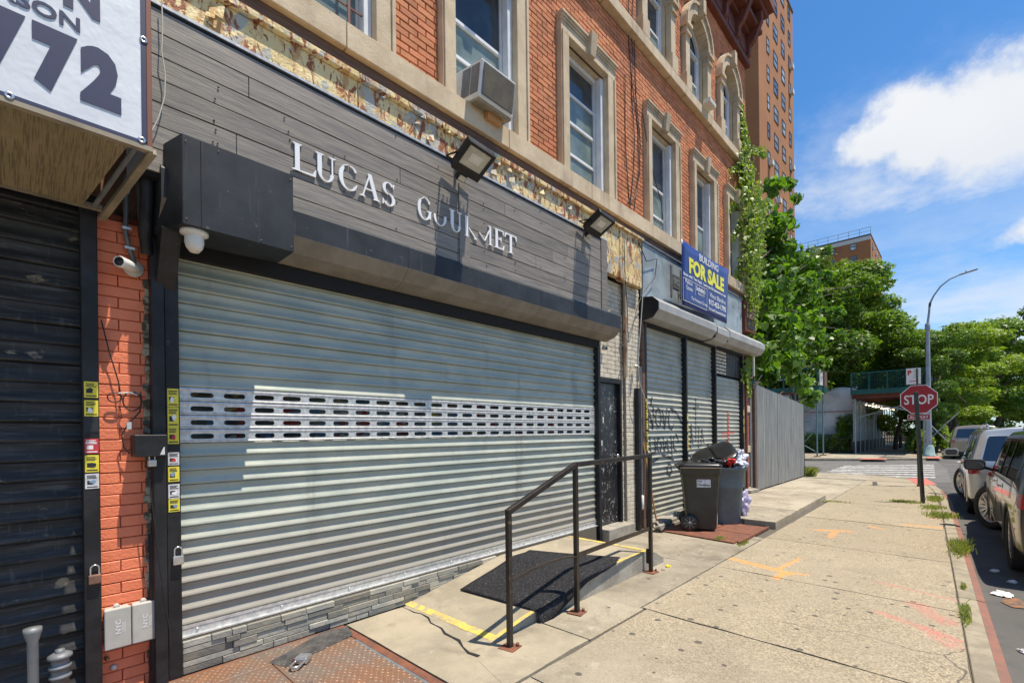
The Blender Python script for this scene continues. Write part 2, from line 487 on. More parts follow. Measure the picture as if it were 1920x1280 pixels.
M['slat'] = mat('galvanised_shutter', (.43, .445, .37), (.33, .365, .315), s=2.2, rough=.5, metal=.15, rvar=.12, st=(1, 1, 2),
                layers=[dict(c=(.24, .22, .19), s=1.2, lo=.56, hi=.78, a=.5, st=(.8, 1, 4)), dict(c=(.50, .50, .46), s=5, lo=.6, hi=.8, a=.35, st=(.6, 1, 14)), dict(c=(.30, .20, .13), s=26, lo=.70, hi=.76, a=.5, st=(.7, 1, 1.5)), dict(c=(.19, .175, .15), s=40, lo=.6, hi=.8, a=.35, st=(.15, 1, 1)), dict(c=(.15, .135, .115), s=1.6, lo=.55, hi=.75, a=.5, st=(2.2, 1, .35))],
                bump=((2.2, .006),), extra=lambda t, co, col: low_dust(t, co, col))
M['slat2'] = mat('dusty_shutter', (.45, .445, .365), (.35, .355, .30), s=3, rough=.6, metal=.1, rvar=.1,
                 layers=[dict(c=(.25, .235, .2), s=2, lo=.6, hi=.78, a=.5, st=(.8, 1, 3)), dict(c=(.30, .19, .12), s=20, lo=.70, hi=.76, a=.5)])
M['galv'] = mat('bare_galvanised_steel', (.64, .64, .62), (.46, .47, .47), s=26, rough=.38, metal=.4, rvar=.12, layers=[dict(c=(.32, .31, .29), s=8, lo=.6, hi=.75, a=.4)])
M['blackslat'] = mat('black_painted_shutter', (.022, .022, .022), (.040, .040, .040), s=4, rough=.5, rvar=.12, spec=.22, st=(.5, 1, 4),
                     layers=[dict(c=(.12, .12, .12), s=8, lo=.50, hi=.75, a=.6, st=(.5, 1, 6)), dict(c=(.10, .10, .10), s=14, lo=.55, hi=.72, a=.5, st=(2.5, 1, .5)), dict(c=(.33, .27, .18), s=5, lo=.62, hi=.7, a=.8, st=(1, 1, 2))])
M['blackm'] = mat('black_painted_steel', (.013, .013, .014), (.026, .025, .027), s=5, rough=.45, spec=.3, rvar=.15, layers=[dict(c=(.16, .15, .14), s=14, lo=.68, hi=.76, a=.6), dict(c=(.09, .05, .035), s=4, lo=.66, hi=.76, a=.6)], bump=((50, .001),))
M['rail'] = mat('handrail_paint', (.016, .012, .011), (.03, .022, .018), s=12, rough=.35, layers=[dict(c=(.22, .16, .09), s=18, lo=.62, hi=.72, a=.5), dict(c=(.2, .09, .04), s=40, lo=.68, hi=.74, a=.7)], bump=((60, .001),))
M['hoodm'] = mat('black_hood_metal', (.020, .023, .027), (.034, .038, .044), s=3, rough=.5, spec=.3, rvar=.1, layers=[dict(c=(.15, .16, .17), s=18, lo=.66, hi=.74, a=.5), dict(c=(.12, .12, .12), s=3, lo=.6, hi=.75, a=.4, st=(8, 1, .5))])
M['soffit'] = mat('bounce_lit_hood_underside', (.24, .215, .175), (.18, .16, .13), s=5, rough=.6, layers=[dict(c=(.22, .19, .15), s=22, lo=.6, hi=.7, a=.5)])  # underside coloured lighter than the hood, standing in for light bounced off the ground
M['plank'] = mat('grey_wood_plank', (.27, .235, .195), (.15, .14, .13), s=2.6, lo=.3, hi=.7, rough=.62, st=(1, 1, 14), rnd=.16,
                 layers=[dict(c=(.10, .10, .105), s=6, lo=.52, hi=.72, a=.65, st=(.6, 1, 30)), dict(c=(.30, .275, .24), s=5, lo=.58, hi=.7, a=.5, st=(.5, 1, 46))], bump=((9, .002),))
M['letter'] = mat('white_cut_letter', (.82, .83, .84), rough=.35)
M['rusty'] = mat('yellow_paint_on_rusty_metal', (.74, .60, .32), (.68, .52, .24), s=4, rough=.7,
                 layers=[dict(c=(.36, .38, .36), s=3.1, lo=.53, hi=.545, dist=1.5, a=.9), dict(c=(.50, .27, .09), s=6, lo=.50, hi=.62, dist=1.2, st=(1.4, 1, .6), a=.85), dict(c=(.27, .085, .03), s=8, lo=.54, hi=.585, dist=1.3, st=(1.5, 1, .7)), dict(c=(.15, .05, .025), s=9, lo=.62, hi=.68), dict(c=(.60, .30, .08), s=6, lo=.66, hi=.7, st=(1.5, 1, .8))], bump=((5, .02), (40, .004)))
M['brownwood'] = mat('dark_weathered_timber', (.11, .065, .045), (.17, .10, .07), s=4, rough=.85, st=(.6, 1, 8), bump=((20, .004),))
M['cornice'] = mat('oxblood_cornice_paint', (.135, .038, .022), (.20, .055, .03), s=2, rough=.75, layers=[dict(c=(.05, .025, .02), s=4, lo=.55, hi=.75, a=.6)], bump=((20, .006),))
M['rust'] = mat('rusty_tread_plate', (.235, .115, .062), (.20, .165, .135), s=2.2, lo=.38, hi=.66, rough=.62, metal=.25,
                layers=[dict(c=(.40, .17, .06), s=3.5, lo=.58, hi=.72, a=.7), dict(c=(.07, .065, .065), s=1.7, lo=.62, hi=.7, a=.7), dict(c=(.13, .075, .05), s=30, lo=.56, hi=.7, a=.5)], bump=((45, .003),))
M['rustd'] = mat('rusty_edge', (.21, .075, .038), (.13, .055, .035), s=9, rough=.8, bump=((40, .004),))
M['tread'] = mat('worn_tread_tops', (.36, .25, .17), (.27, .22, .18), s=3, rough=.5, metal=.3, layers=[dict(c=(.40, .17, .06), s=4, lo=.55, hi=.7, a=.6)])
M['patch'] = mat('black_tar_patch', (.035, .034, .036), (.085, .08, .075), s=9, rough=.8, bump=((30, .006),))
M['tile'] = mat('grey_stone_veneer', (.22, .225, .205), (.33, .31, .25), s=3, rough=.8, rnd=.42, layers=[dict(c=(.36, .31, .22), s=5, lo=.6, hi=.75, a=.5)], bump=((30, .006),))
M['matm'] = mat('black_rubber_mat', (.014, .014, .016), (.03, .03, .033), s=40, rough=.95, spec=.2, layers=[dict(c=(.22, .22, .24), s=85, lo=.60, hi=.68, a=.85)], bump=((170, .006),))
M['white'] = mat('white_plastic', (.76, .75, .72), (.66, .65, .61), s=9, rough=.4)
M['cream'] = mat('old_cream_plastic', (.62, .60, .53), rough=.45)
M['nyc'] = mat('grey_utility_box', (.47, .455, .41), (.40, .39, .35), s=7, rough=.6)
M['nycp'] = mat('pale_box_print', (.66, .66, .64), rough=.6)
M['conduit'] = mat('grey_conduit', (.14, .15, .16), (.2, .2, .2), s=9, rough=.5, metal=.3)
M['cable'] = mat('black_cable', (.018, .018, .02), rough=.5)
M['cablew'] = mat('pale_cable', (.5, .48, .42), rough=.5)
M['chrome'] = mat('padlock_steel', (.62, .62, .62), (.5, .5, .5), s=30, rough=.28, metal=.85)
M['copper'] = mat('rusty_padlock', (.27, .14, .095), (.2, .11, .08), s=30, rough=.55, metal=.4)
M['ledglass'] = mat('floodlight_glass', (.42, .43, .38), (.55, .55, .5), s=8, rough=.12, coat=.6)
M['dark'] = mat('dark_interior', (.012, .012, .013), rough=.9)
M['pipe'] = mat('grey_painted_pipe', (.20, .21, .22), (.15, .16, .17), s=9, rough=.55, metal=.3, layers=[dict(c=(.42, .42, .40), s=5, lo=.6, hi=.7, a=.5)])
M['banner'] = mat('white_vinyl_banner', (.72, .75, .78), (.64, .67, .71), s=1.5, rough=.5, bump=((3, .01),))
M['navy'] = mat('navy_vinyl', (.030, .034, .085), rough=.5)
M['mesh'] = mat('tan_woven_mesh', (.27, .215, .125), (.22, .175, .10), s=4, rough=.95, layers=[dict(c=(.10, .08, .045), s=30, lo=.5, hi=.56, a=.7, st=(6, .2, .2))])
M['alu'] = mat('weathered_frame', (.33, .28, .20), (.22, .19, .14), s=7, rough=.6, metal=.2)
M['brownf'] = mat('brown_painted_frame', (.20, .07, .04), rough=.6)
M['yst'] = mat('yellow_sticker', (.78, .68, .04), (.70, .58, .05), s=20, rough=.5)
M['rst'] = mat('red_sticker', (.55, .04, .05), rough=.5)
M['wst'] = mat('white_sticker', (.7, .7, .7), (.5, .5, .5), s=25, rough=.5)
M['ink'] = mat('black_ink', (.02, .02, .025), rough=.6)
M['redink'] = mat('red_ink', (.55, .03, .03), rough=.6)
M['blueink'] = mat('blue_grey_ink', (.20, .30, .42), rough=.6)
M['doorm'] = mat('black_scuffed_door', (.016, .016, .018), (.03, .03, .032), s=3, rough=.35,
                 layers=[dict(c=(.50, .50, .50), s=16, lo=.60, hi=.63, a=.75, st=(1.4, 1, .7), dist=1.2), dict(c=(.2, .2, .2), s=3, lo=.64, hi=.72, a=.5)])
M['greybox'] = mat('faded_grey_sign_metal', (.34, .40, .43), (.22, .26, .28), s=2.4, rough=.55, layers=[dict(c=(.12, .13, .14), s=5, lo=.62, hi=.68, a=.6, st=(1, 1, .7)), dict(c=(.5, .54, .55), s=3, lo=.62, hi=.75, a=.5)])
M['hood2'] = mat('grey_hood_metal', (.42, .41, .385), (.33, .32, .30), s=2.4, rough=.5, metal=.2, layers=[dict(c=(.38, .18, .08), s=3, lo=.70, hi=.76, a=.7), dict(c=(.2, .2, .2), s=8, lo=.64, hi=.72, a=.5)])
M['fsblue'] = mat('blue_for_sale_vinyl', (.008, .038, .23), (.006, .028, .17), s=1.5, rough=.35, bump=((3, .02),))
M['fsyel'] = mat('yellow_print', (.85, .80, .03), rough=.4)
M['bin'] = mat('dark_bin_plastic', (.026, .029, .024), (.038, .04, .034), s=5, rough=.5, space='obj', layers=[dict(c=(.15, .14, .11), s=6, lo=.62, hi=.75, a=.5)], bump=((60, .0008),))
M['binb'] = mat('blue_grey_bin_plastic', (.125, .19, .225), (.10, .155, .19), s=4, rough=.5, space='obj', layers=[dict(c=(.25, .24, .2), s=6, lo=.62, hi=.75, a=.4)])
M['lid'] = mat('black_lid_plastic', (.012, .012, .013), rough=.3)
M['bagk'] = mat('black_plastic_bag', (.015, .015, .017), rough=.25, bump=((12, .03),))
M['bagw'] = mat('pale_plastic_bag', (.55, .62, .68), (.45, .44, .55), s=12, rough=.35, bump=((14, .02),))
M['redcloth'] = mat('red_rag', (.60, .03, .02), rough=.7, bump=((14, .02),))
M['bluecloth'] = mat('blue_wrapper', (.03, .12, .28), (.3, .45, .55), s=12, rough=.4, bump=((14, .02),))
M['wood'] = mat('broom_handle_wood', (.48, .24, .09), rough=.6)
M['corr'] = mat('corrugated_zinc', (.46, .46, .42), (.27, .275, .26), s=4, lo=.3, hi=.7, rough=.6, metal=.15, st=(4, 1, .25), layers=[dict(c=(.24, .15, .09), s=5, lo=.66, hi=.74, a=.6, st=(3, 1, .5)), dict(c=(.56, .56, .53), s=5, lo=.6, hi=.75, a=.4, st=(5, 1, .3))])
M['barkm'] = mat('bark', (.12, .09, .065), (.07, .052, .04), s=9, rough=.95, bump=((20, .02),))
M['iron'] = mat('black_iron_fence', (.015, .018, .017), rough=.5)
M['green'] = mat('green_shed_plywood', (.006, .075, .06), (.01, .10, .08), s=3, rough=.6)
M['shedred'] = mat('dark_red_shed_beam', (.16, .05, .035), (.10, .035, .025), s=3, rough=.7)
M['scaf'] = mat('galvanised_scaffold', (.36, .40, .40), (.26, .30, .30), s=3, rough=.5, metal=.4)
M['scafg'] = mat('green_scaffold_paint', (.10, .22, .21), rough=.5)
M['net'] = mat('grey_debris_netting', (.78, .74, .71), (.50, .50, .53), s=.5, lo=.4, hi=.6, rough=.8, layers=[dict(c=(.62, .60, .58), s=.9, lo=.55, hi=.62, dist=1, a=.6)], bump=((1.2, .12),))
M['orangestrip'] = mat('orange_strap', (.45, .14, .09), rough=.7)
M['tower'] = mat('tower_brick', (.43, .185, .07), (.36, .145, .055), s=.25, lo=.25, hi=.75, rough=.9, layers=[dict(c=(.25, .10, .045), s=2.4, lo=.5, hi=.7, a=.5, st=(.15, .15, 5)), dict(c=(.34, .10, .07), s=.12, lo=.60, hi=.7, a=.5), dict(c=(.36, .13, .06), s=9, lo=.5, hi=.7, a=.4, st=(1, 1, 3))])
M['twglass'] = mat('far_window_glass', (.34, .37, .38), (.10, .11, .12), s=.45, lo=.42, hi=.58, rough=.2, rnd=.5)
M['twframe'] = mat('dark_window_frame', (.10, .08, .065), rough=.6)
M['pole'] = mat('dark_green_pole', (.028, .034, .028), (.05, .055, .045), s=9, rough=.6, layers=[dict(c=(.3, .3, .28), s=16, lo=.66, hi=.72, a=.5)])
M['lampm'] = mat('grey_lamp_post', (.36, .39, .42), (.28, .31, .33), s=3, rough=.5, metal=.3, layers=[dict(c=(.16, .17, .18), s=12, lo=.62, hi=.7, a=.5)])
M['lampbase'] = mat('pale_teal_lamp_base', (.30, .44, .44), (.22, .33, .34), s=8, rough=.7)
M['signred'] = mat('sign_red', (.36, .004, .014), (.32, .004, .012), s=3, rough=.35)
M['signwhite'] = mat('sign_white', (.78, .77, .75), rough=.35)
M['alusign'] = mat('bare_sign_metal', (.45, .45, .45), rough=.4, metal=.7)
M['graf'] = mat('black_spray_paint', (.03, .03, .032), rough=.5)
M['grafr'] = mat('red_spray_paint', (.50, .14, .10), rough=.7)
M['rope'] = mat('grey_rope', (.35, .32, .27), rough=.9)
M['litter'] = mat('white_litter', (.7, .7, .68), rough=.7)
M['soil'] = mat('soil', (.07, .055, .035), (.10, .08, .05), s=2, rough=1)


def leaf_mat(name, c, c2, trans=.45):
    m, t, b = new_mat(name)
    g = t.node('ShaderNodeNewGeometry'); oi = t.node('ShaderNodeObjectInfo')
    q = t.m('FRACT', t.m('ADD', g.outputs['Random Per Island'], oi.outputs['Random']))
    col = t.mix(q, c, c2)
    col = t.mix(t.step(t.noise(t.pos(), .9, 2), .35, .7), col, t.mix(.5, col, c2))
    t.put(b.inputs['Base Color'], col); b.inputs['Roughness'].default_value = .45
    tr = t.node('ShaderNodeBsdfTranslucent'); t.put(tr.inputs[0], t.mix(1., col, (1.3, 1.5, .5), 'MULTIPLY'))
    mx = t.node('ShaderNodeMixShader'); mx.inputs[0].default_value = trans
    t.l.new(b.outputs[0], mx.inputs[1]); t.l.new(tr.outputs[0], mx.inputs[2])
    t.l.new(mx.outputs[0], t.n['Material Output'].inputs[0])
    return m


M['leafA'] = leaf_mat('large_leaf', (.055, .13, .014), (.15, .26, .03))
M['leafB'] = leaf_mat('tree_leaf', (.065, .14, .012), (.18, .27, .022))
M['leafC'] = leaf_mat('light_tree_leaf', (.11, .19, .016), (.26, .34, .03))
M['leafD'] = leaf_mat('dark_tree_leaf', (.045, .10, .012), (.12, .20, .022))
M['leafV'] = leaf_mat('vine_leaf', (.10, .20, .018), (.27, .32, .04))
M['grassm'] = leaf_mat('grass_blade', (.10, .16, .03), (.34, .33, .12))
# ------------------------------------------------------------------ ground, road, kerbs, pavement
def struct(o):
    o['kind'] = 'structure'; return o


RZ = -.13
b = MB(); b.quad((-400, -600, RZ - .03), (900, -600, RZ - .03), (900, 600, RZ - .03), (-400, 600, RZ - .03))
struct(b.build('ground', M['soil']))
KP = [(-8, -.68), (-2, -.455), (4, -.23), (10, 0), (13.6, .136), (16, .33), (17.6, .55), (18.8, .9), (19.6, 1.5), (20.05, 2.4), (20.0, 4), (19.2, 8), (15.5, 24), (10, 48)]
FP = [(10, 75), (26.2, 14), (28.6, 7), (30.4, 3.6), (32.2, 1.6), (33.6, .85), (36, .75), (60, 1.4), (140, 3.5)]
b = MB()
b.add([(-60, -9.5, RZ), (-60, -.3, RZ), (10, .5, RZ), (24, 2, RZ), (40, 2.2, RZ), (300, 9, RZ), (300, -2, RZ)], [tuple(range(7))])
road = struct(b.build('road', M['asphalt']))
b = MB(); b.add([(x, y, RZ + .004) for x, y in [(18.7, .9), (19.5, 5), (15, 24), (9, 50), (9.9, 76), (26.5, 14), (30.5, 4), (33, 1.0), (26, .4), (20, .2)]], [tuple(range(10))])
struct(b.build('cross_street', M['asphalt2']))


def yin(x):
    for (x0, y0), (x1, y1) in zip(KP, KP[1:]):
        if x0 <= x <= x1: return y0 + (y1 - y0) * (x - x0) / (x1 - x0) + .185
    return 2.


def kerb(path, name, side=1):
    """a row of kerb stones: pale top with a rusty red steel nose"""
    pts = []
    for (a, c) in zip(path, path[1:]):
        a = Vector(a); c = Vector(c); n = max(1, int((c - a).length / 1.8 + .5))
        for i in range(n): pts.append(a.lerp(c, i / n))
    pts.append(Vector(path[-1]))
    nr = []
    for i in range(len(pts)):
        d = (pts[min(i + 1, len(pts) - 1)] - pts[max(i - 1, 0)]).normalized(); nr.append(Vector((-d.y, d.x)) * side)
    base = None
    for i in range(len(pts) - 1):
        if (pts[i] - Vector((25, 3))).length > 35: continue
        p, q = pts[i], pts[i + 1]; u = (q - p).normalized() * .006
        pa, qa = p + u, q - u; np_, nq = nr[i], nr[i + 1]
        b = MB(); dz = random.uniform(-.002, .003)
        a0, a1 = pa + np_ * .055, qa + nq * .055; c0, c1 = pa + np_ * .18, qa + nq * .18
        vs = [(*a0, -.16), (*a1, -.16), (*c1, -.16), (*c0, -.16), (*a0, dz), (*a1, dz), (*c1, dz), (*c0, dz)]
        b.add(vs, [(0, 3, 2, 1), (4, 5, 6, 7), (0, 1, 5, 4), (1, 2, 6, 5), (2, 3, 7, 6), (3, 0, 4, 7)])
        if base is None:
            o = struct(b.build(name, M['kerb'], bevel=.006)); base = o
        else:
            o = b.build('kerb_stone', M['kerb'], base, bevel=.006)
        e0, e1 = pa - np_ * .0, qa - nq * .0
        b2 = MB(); dz -= .004
        vs = [(*e0, -.16), (*e1, -.16), (*a1, -.16), (*a0, -.16), (*e0, dz - .01), (*e1, dz - .01), (*a1, dz), (*a0, dz)]
        b2.add(vs, [(0, 3, 2, 1), (4, 5, 6, 7), (0, 1, 5, 4), (1, 2, 6, 5), (2, 3, 7, 6), (3, 0, 4, 7)])
        b2.build('kerb_nose', M['kerbred'] if (side == 1 and p.x < 14.5) else M['kerb'], base)
    return base


kerb(KP, 'kerb', 1)
kerb(FP, 'far_kerb', 1)

# pavement: a recessed bed and flags laid on it with open joints
bed = MB()
pl = [(x, y + .18) for x, y in KP if x > -9][:12]
poly = [(-8, 4.3)] + [(x, max(y, -1)) for x, y in pl] + [(17.9, 8), (17.9, 4.3)]
bed.prism(poly[::-1], 'z', -.17, -.016)
pav = struct(bed.build('pavement', M['joint']))


def slab(poly, z=0., m='flag', gap=.006, name='flag'):
    c = Vector((sum(p[0] for p in poly) / len(poly), sum(p[1] for p in poly) / len(poly)))
    out = []
    n = len(poly)
    for i in range(n):
        a = Vector(poly[i]); d = Vector(poly[(i + 1) % n])
        k = max(1, int((d - a).length / .22))
        nn = Vector((-(d - a).y, (d - a).x)).normalized()
        if (c - a).dot(nn) < 0: nn = -nn
        for j in range(k):
            p = a.lerp(d, j / k)
            w = gap + random.random() ** 4 * .016
            if j == 0:
                p = p + (c - p).normalized() * gap * 1.6
            else:
                p = p + nn * w
            out.append((p.x, p.y))
    b = MB(); t = [random.uniform(-.002, .002) for _ in range(3)]
    b.prism(out, 'z', -.12, z + t[0])
    return b.build(name, M[m], pav, bevel=.0035)


XS = [-6, -4.1, -2.2, -.4, .9, 2.2, 3.76, 5.5, 7.45, 9.7, 12.0, 15.8, 17.6]
SL = .045
for i, (xa, xb) in enumerate(zip(XS, XS[1:])):
    ys = [None, .0, 1.0, 2.05] if xa < 3 else [None, .95, 2.08] if False else [None, 2.07]
    if xa < 3: ys = [None, 2.02]
    ys = ys + [3.76]
    for ya, yb in zip(ys, ys[1:]):
        k = -.06
        A = (xa - k * 0, (yin(xa) if ya is None else ya)); B = (xb, (yin(xb) if ya is None else ya))
        if ya is not None and ya > 1.9 and (xa >= 7.4 and xb <= 12.1): continue      # raised part
        if ya is not None and ya > 1.9 and xa < 2.21 and xb > .2: continue          # cellar hatch and apron
        sk = .05
        slab([A, B, (xb + sk * (yb - B[1]) * .5, yb), (xa + sk * (yb - A[1]) * .5, yb)])
slab([(17.66, yin(17.6)), (18.6, yin(18.6)), (19.3, 1.62), (19.75, 2.45), (19.75, 3.8), (17.7, 3.8)])
slab([(17.98, 3.85), (19.72, 3.85), (18.95, 8), (17.9, 8)])
slab([(17.9, 8.05), (18.9, 8.05), (16, 20), (15, 20)])
for xa, xb in ((8.25, 9.7), (9.7, 11.0), (11.0, 12.35)):
    slab([(xa, 2.12 + .012 * xa - .1), (xb, 2.12 + .012 * xb - .1), (xb, 3.76), (xa, 3.76)], z=.10)
slab([(7.45, 3.46), (8.24, 3.5), (8.24, 3.76), (7.45, 3.76)], z=.03)
slab([(1.84, 2.03), (2.95, 2.03), (2.95, 3.68), (1.84, 3.68)], z=.004, m='conc', name='apron_flag')
slab([(2.96, 2.03), (3.80, 2.03), (3.84, 3.70), (2.96, 3.70)], z=.0)

# tactile pads at the corners (sheets flush with the flags)
def sheet(name, pts, z, m, parent=None):
    b = MB(); b.add([(p[0], p[1], z) for p in pts], [tuple(range(len(pts)))])
    return b.build(name, m, parent)


sheet('tactile_pad', [G(*p) for p in ((1701, 897), (1734, 896), (1757, 908.5), (1722, 909.5))], .006, M['redpad'], pav)

# far pavement
b = MB(); b.prism([(28.8, 7), (30.55, 3.7), (32.3, 1.75), (33.7, 1.02), (36, .93), (60, 1.58), (140, 3.7), (140, 5.6), (37, 5.2), (35.5, 7.0), (27.6, 20), (24.5, 22), (26.4, 14)][::-1], 'z', -.17, -.012)
fpav = struct(b.build('far_pavement', M['joint']))
xs = [37.2, 39, 41, 43, 45, 48, 51, 54, 58, 62, 70, 80, 95, 118, 139]
pav_, pav = pav, fpav
slab([(32.4, 1.75), (33.7, 1.06), (37.2, .98), (37.2, 3.1), (33.3, 3.1)]); slab([(31.05, 3.15), (37.2, 3.15), (37.2, 5.15), (36.3, 5.9), (29.8, 5.9)]); slab([(29.7, 5.95), (36.2, 5.95), (33, 11.4), (27.4, 10.9)])
for xa, xb in zip(xs, xs[1:]):
    slab([(xa, 2.2), (xb, 2.2), (xb, 5.0 + xb * .003), (xa, 5.0 + xa * .003)])
pav = pav_
for q in (((1617, 859), (1660, 859), (1664, 861), (1612, 861)), ((1737, 856), (1762, 856), (1766, 859), (1738, 859))):
    sheet('tactile_pad', [G(*p) for p in q], .008, M['redpad'], fpav)
# crosswalk bars
for i in range(7):
    t = i / 6; xa = 21.25 + t * 7.2
    k = .30 + t * .55
    b = MB(); w = .20
    b.add([(xa, .62 + .25 * t, RZ + .009), (xa + w * 2, .62 + .25 * t, RZ + .009), (xa + w * 2 - k * 3.3, .55 + 3.3, RZ + .009), (xa - k * 3.3, .55 + 3.3, RZ + .009)], [(0, 1, 2, 3)])
    b.build('crosswalk_bar', M['paint'], road)
b = MB(); b.add([(31.5, -.7, RZ + .009), (32.2, -.72, RZ + .009), (32.2, .1, RZ + .009), (31.5, .12, RZ + .009)], [(0, 1, 2, 3)]); b.build('stop_bar', M['paint'], road)
sheet('gutter_patch', [(13.0, .0), (15.5, .1), (17.2, .42), (16.6, .05), (13.2, -.35)], RZ + .008, M['patch'], road)
sheet('pavement_patch', [G(*p) for p in ((1636, 903), (1644, 903), (1646, 909), (1636, 909))], .006, M['patch'], pav)

# ------------------------------------------------------------------ the brick rowhouse
bld = thing('brick_rowhouse', 'three-storey orange brick rowhouse with limestone window surrounds and dark red cornice', 'building', (6, 3.8, 0))
YF = 3.77
WIN2 = [(.98, 2.40), (2.94, 4.24), (4.88, 6.20), (7.19, 8.47), (9.04, 10.32), (10.86, 12.08)]
WIN3 = [(1.0, 2.4), (2.94, 4.3), (4.95, 6.3), (6.99, 8.40), (8.70, 10.08), (10.48, 11.86)]
X0, X1 = .3, 12.45
wall = MB()
ZB, ZT = 5.0, 10.55


def core(mb, x0, x1, z0, z1, holes, ya, yb):
    xs = sorted({x0, x1, *[h[0] for h in holes], *[h[1] for h in holes]}); zs = sorted({z0, z1, *[h[2] for h in holes], *[h[3] for h in holes]})
    xs = [x for x in xs if x0 <= x <= x1]; zs = [z for z in zs if z0 <= z <= z1]
    for xa, xb in zip(xs, xs[1:]):
        run = None
        for za, zb in zip(zs, zs[1:]):
            inside = any(h[0] <= (xa + xb) / 2 <= h[1] and h[2] <= (za + zb) / 2 <= h[3] for h in holes)
            if not inside: mb.box(xa, xb, ya, yb, za, zb)


holes = [(a + .155, b_ - .165, 5.0, 6.8) for a, b_ in WIN2] + [(a + .20, b_ - .20, 8.05, 9.75) for a, b_ in WIN3]
core(wall, X0, X1, 4.66, 11.0, holes, 3.782, 4.05)
wall.box(X0, X1, 4.05, 4.06, 4.7, 5.0)
wall.box(X1 - .3, X1, 4.05, 13, 0, 11.0); wall.box(X0, X0 + .3, 4.05, 13, 0, 11.0); wall.box(X0 + .3, X1 - .3, 12.7, 13, 0, 11.0); wall.box(X0 + .3, X1 - .3, 4.05, 12.7, 10.8, 11.0)
wall.box(X0, X1, 4.0, 4.3, 3.4, 4.66); wall.box(-3, .59, 3.86, 4.3, 0, 4.66); wall.box(5.66, 7.0, 3.93, 4.3, 0, 3.4); wall.box(11.8, 12.45, 3.88, 4.3, 0, 3.4)
wall.box(-3, .3, 3.8, 4.3, 4.66, 11.5)
wo = wall.build('wall', M['mortar'], bld)


def brick_rows(x0, x1, z0, z1, pitch, course, excl, gap=.009):
    out = []; r = 0; z = z0
    while z + course * .6 < z1:
        x = x0 - (pitch / 2 if r % 2 else 0) - random.uniform(0, .004)
        while x < x1:
            seg = [(max(x, x0), min(x + pitch - gap, x1))]
            for e in excl:
                if e[2] < z + course - gap and e[3] > z:
                    ns = []
                    for a, c in seg:
                        if e[1] <= a or e[0] >= c: ns.append((a, c)); continue
                        if e[0] - a > .03: ns.append((a, e[0]))
                        if c - e[1] > .03: ns.append((e[1], c))
                    seg = ns
            for a, c in seg:
                if c - a > .03: out.append((a, c, z, min(z + course - gap, z1)))
            x += pitch
        z += course; r += 1
    return out


def lay(bricks, y, depth, m, parent, maxn, key, name='brick', jit=.003):
    """the bricks that show largest are objects sharing one mesh, the rest one joined part"""
    bricks = sorted(bricks, key=key)
    a0 = bricks[0]
    L, H = .2, .06
    u = MB(); e = .004
    # chamfered brick: front face smaller than body
    vs = [(-L / 2, 0, -H / 2), (L / 2, 0, -H / 2), (L / 2, 0, H / 2), (-L / 2, 0, H / 2)]
    vs += [(-L / 2, -depth + e, -H / 2), (L / 2, -depth + e, -H / 2), (L / 2, -depth + e, H / 2), (-L / 2, -depth + e, H / 2)]
    vs += [(-L / 2 + e, -depth, -H / 2 + e), (L / 2 - e, -depth, -H / 2 + e), (L / 2 - e, -depth, H / 2 - e), (-L / 2 + e, -depth, H / 2 - e)]
    fs = []
    for k in (0, 4):
        for i in range(4): fs.append((k + i, k + (i + 1) % 4, k + 4 + (i + 1) % 4, k + 4 + i))
    fs.append((8, 9, 10, 11))
    u.add(vs, fs)
    me = u.mesh('brick'); me.materials.append(m)
    rest = MB()
    for n, (a, c, z0, z1) in enumerate(bricks):
        dy = random.uniform(-jit, jit)
        if n < maxn:
            piece(me, name, parent, ((a + c) / 2, y + depth + dy, (z0 + z1) / 2), sc=((c - a) / L, 1, (z1 - z0) / H))
        else:
            sx, sz, ox, oz = (c - a) / L, (z1 - z0) / H, (a + c) / 2, (z0 + z1) / 2
            rest.add([(p[0] * sx + ox, p[1] + y + depth + dy, p[2] * sz + oz) for p in vs], fs)
    if rest.f: rest.build('brickwork', m, parent, kind='stuff')


ex = [(a - .005, b_ + .005, 5.0, 7.08) for a, b_ in WIN2] + [(a - .005, b_ + .005, 8.0, 9.45) for a, b_ in WIN3]
for a, b_ in WIN3:
    c = (a + b_) / 2; R = .60
    for i in range(10):
        z0 = 9.45 + i * .065
        if z0 > 9.35 + R: break
        w = math.sqrt(max(0, R * R - (z0 - 9.35) ** 2)); ex.append((c - w, c + w, z0, z0 + .066))
br = brick_rows(X0, X1, 5.0, 7.86, .2, .0678, ex) + brick_rows(X0, X1, 8.06, 10.5, .2, .0678, ex)
lay(br, YF, .02, M['brick'], bld, 285, lambda q: ((q[0] + q[1]) / 2 - .3) ** 2 + (q[2] - 3.5) ** 2 * .8 + (60 if q[1] < 2.2 or q[2] > 7.8 else 0) + (80 if q[2] > 5.9 + .75 * (q[0] - 2.2) else 0))

# stone courses under the windows, in separate stones
def stones(x0, x1, y0, y1, z0, z1, ln, name, parent, m):
    x = x0
    while x < x1 - .05:
        e = min(x1, x + ln * random.uniform(.85, 1.15))
        if x1 - e < .4: e = x1
        MB().box(x, e - .006, y0, y1, z0, z1).build(name, m, parent, bevel=.006)
        x = e


stones(X0, 12.5, 3.645, 3.80, 4.775, 4.995, 1.75, 'sill_stone', bld, M['stone'])
stones(X0, 12.5, 3.66, 3.80, 7.87, 8.05, 1.9, 'belt_stone', bld, M['stone'])
MB().box(X0, 12.48, 3.70, 3.80, 4.62, 4.77).build('timber_band', M['brownwood'], bld)


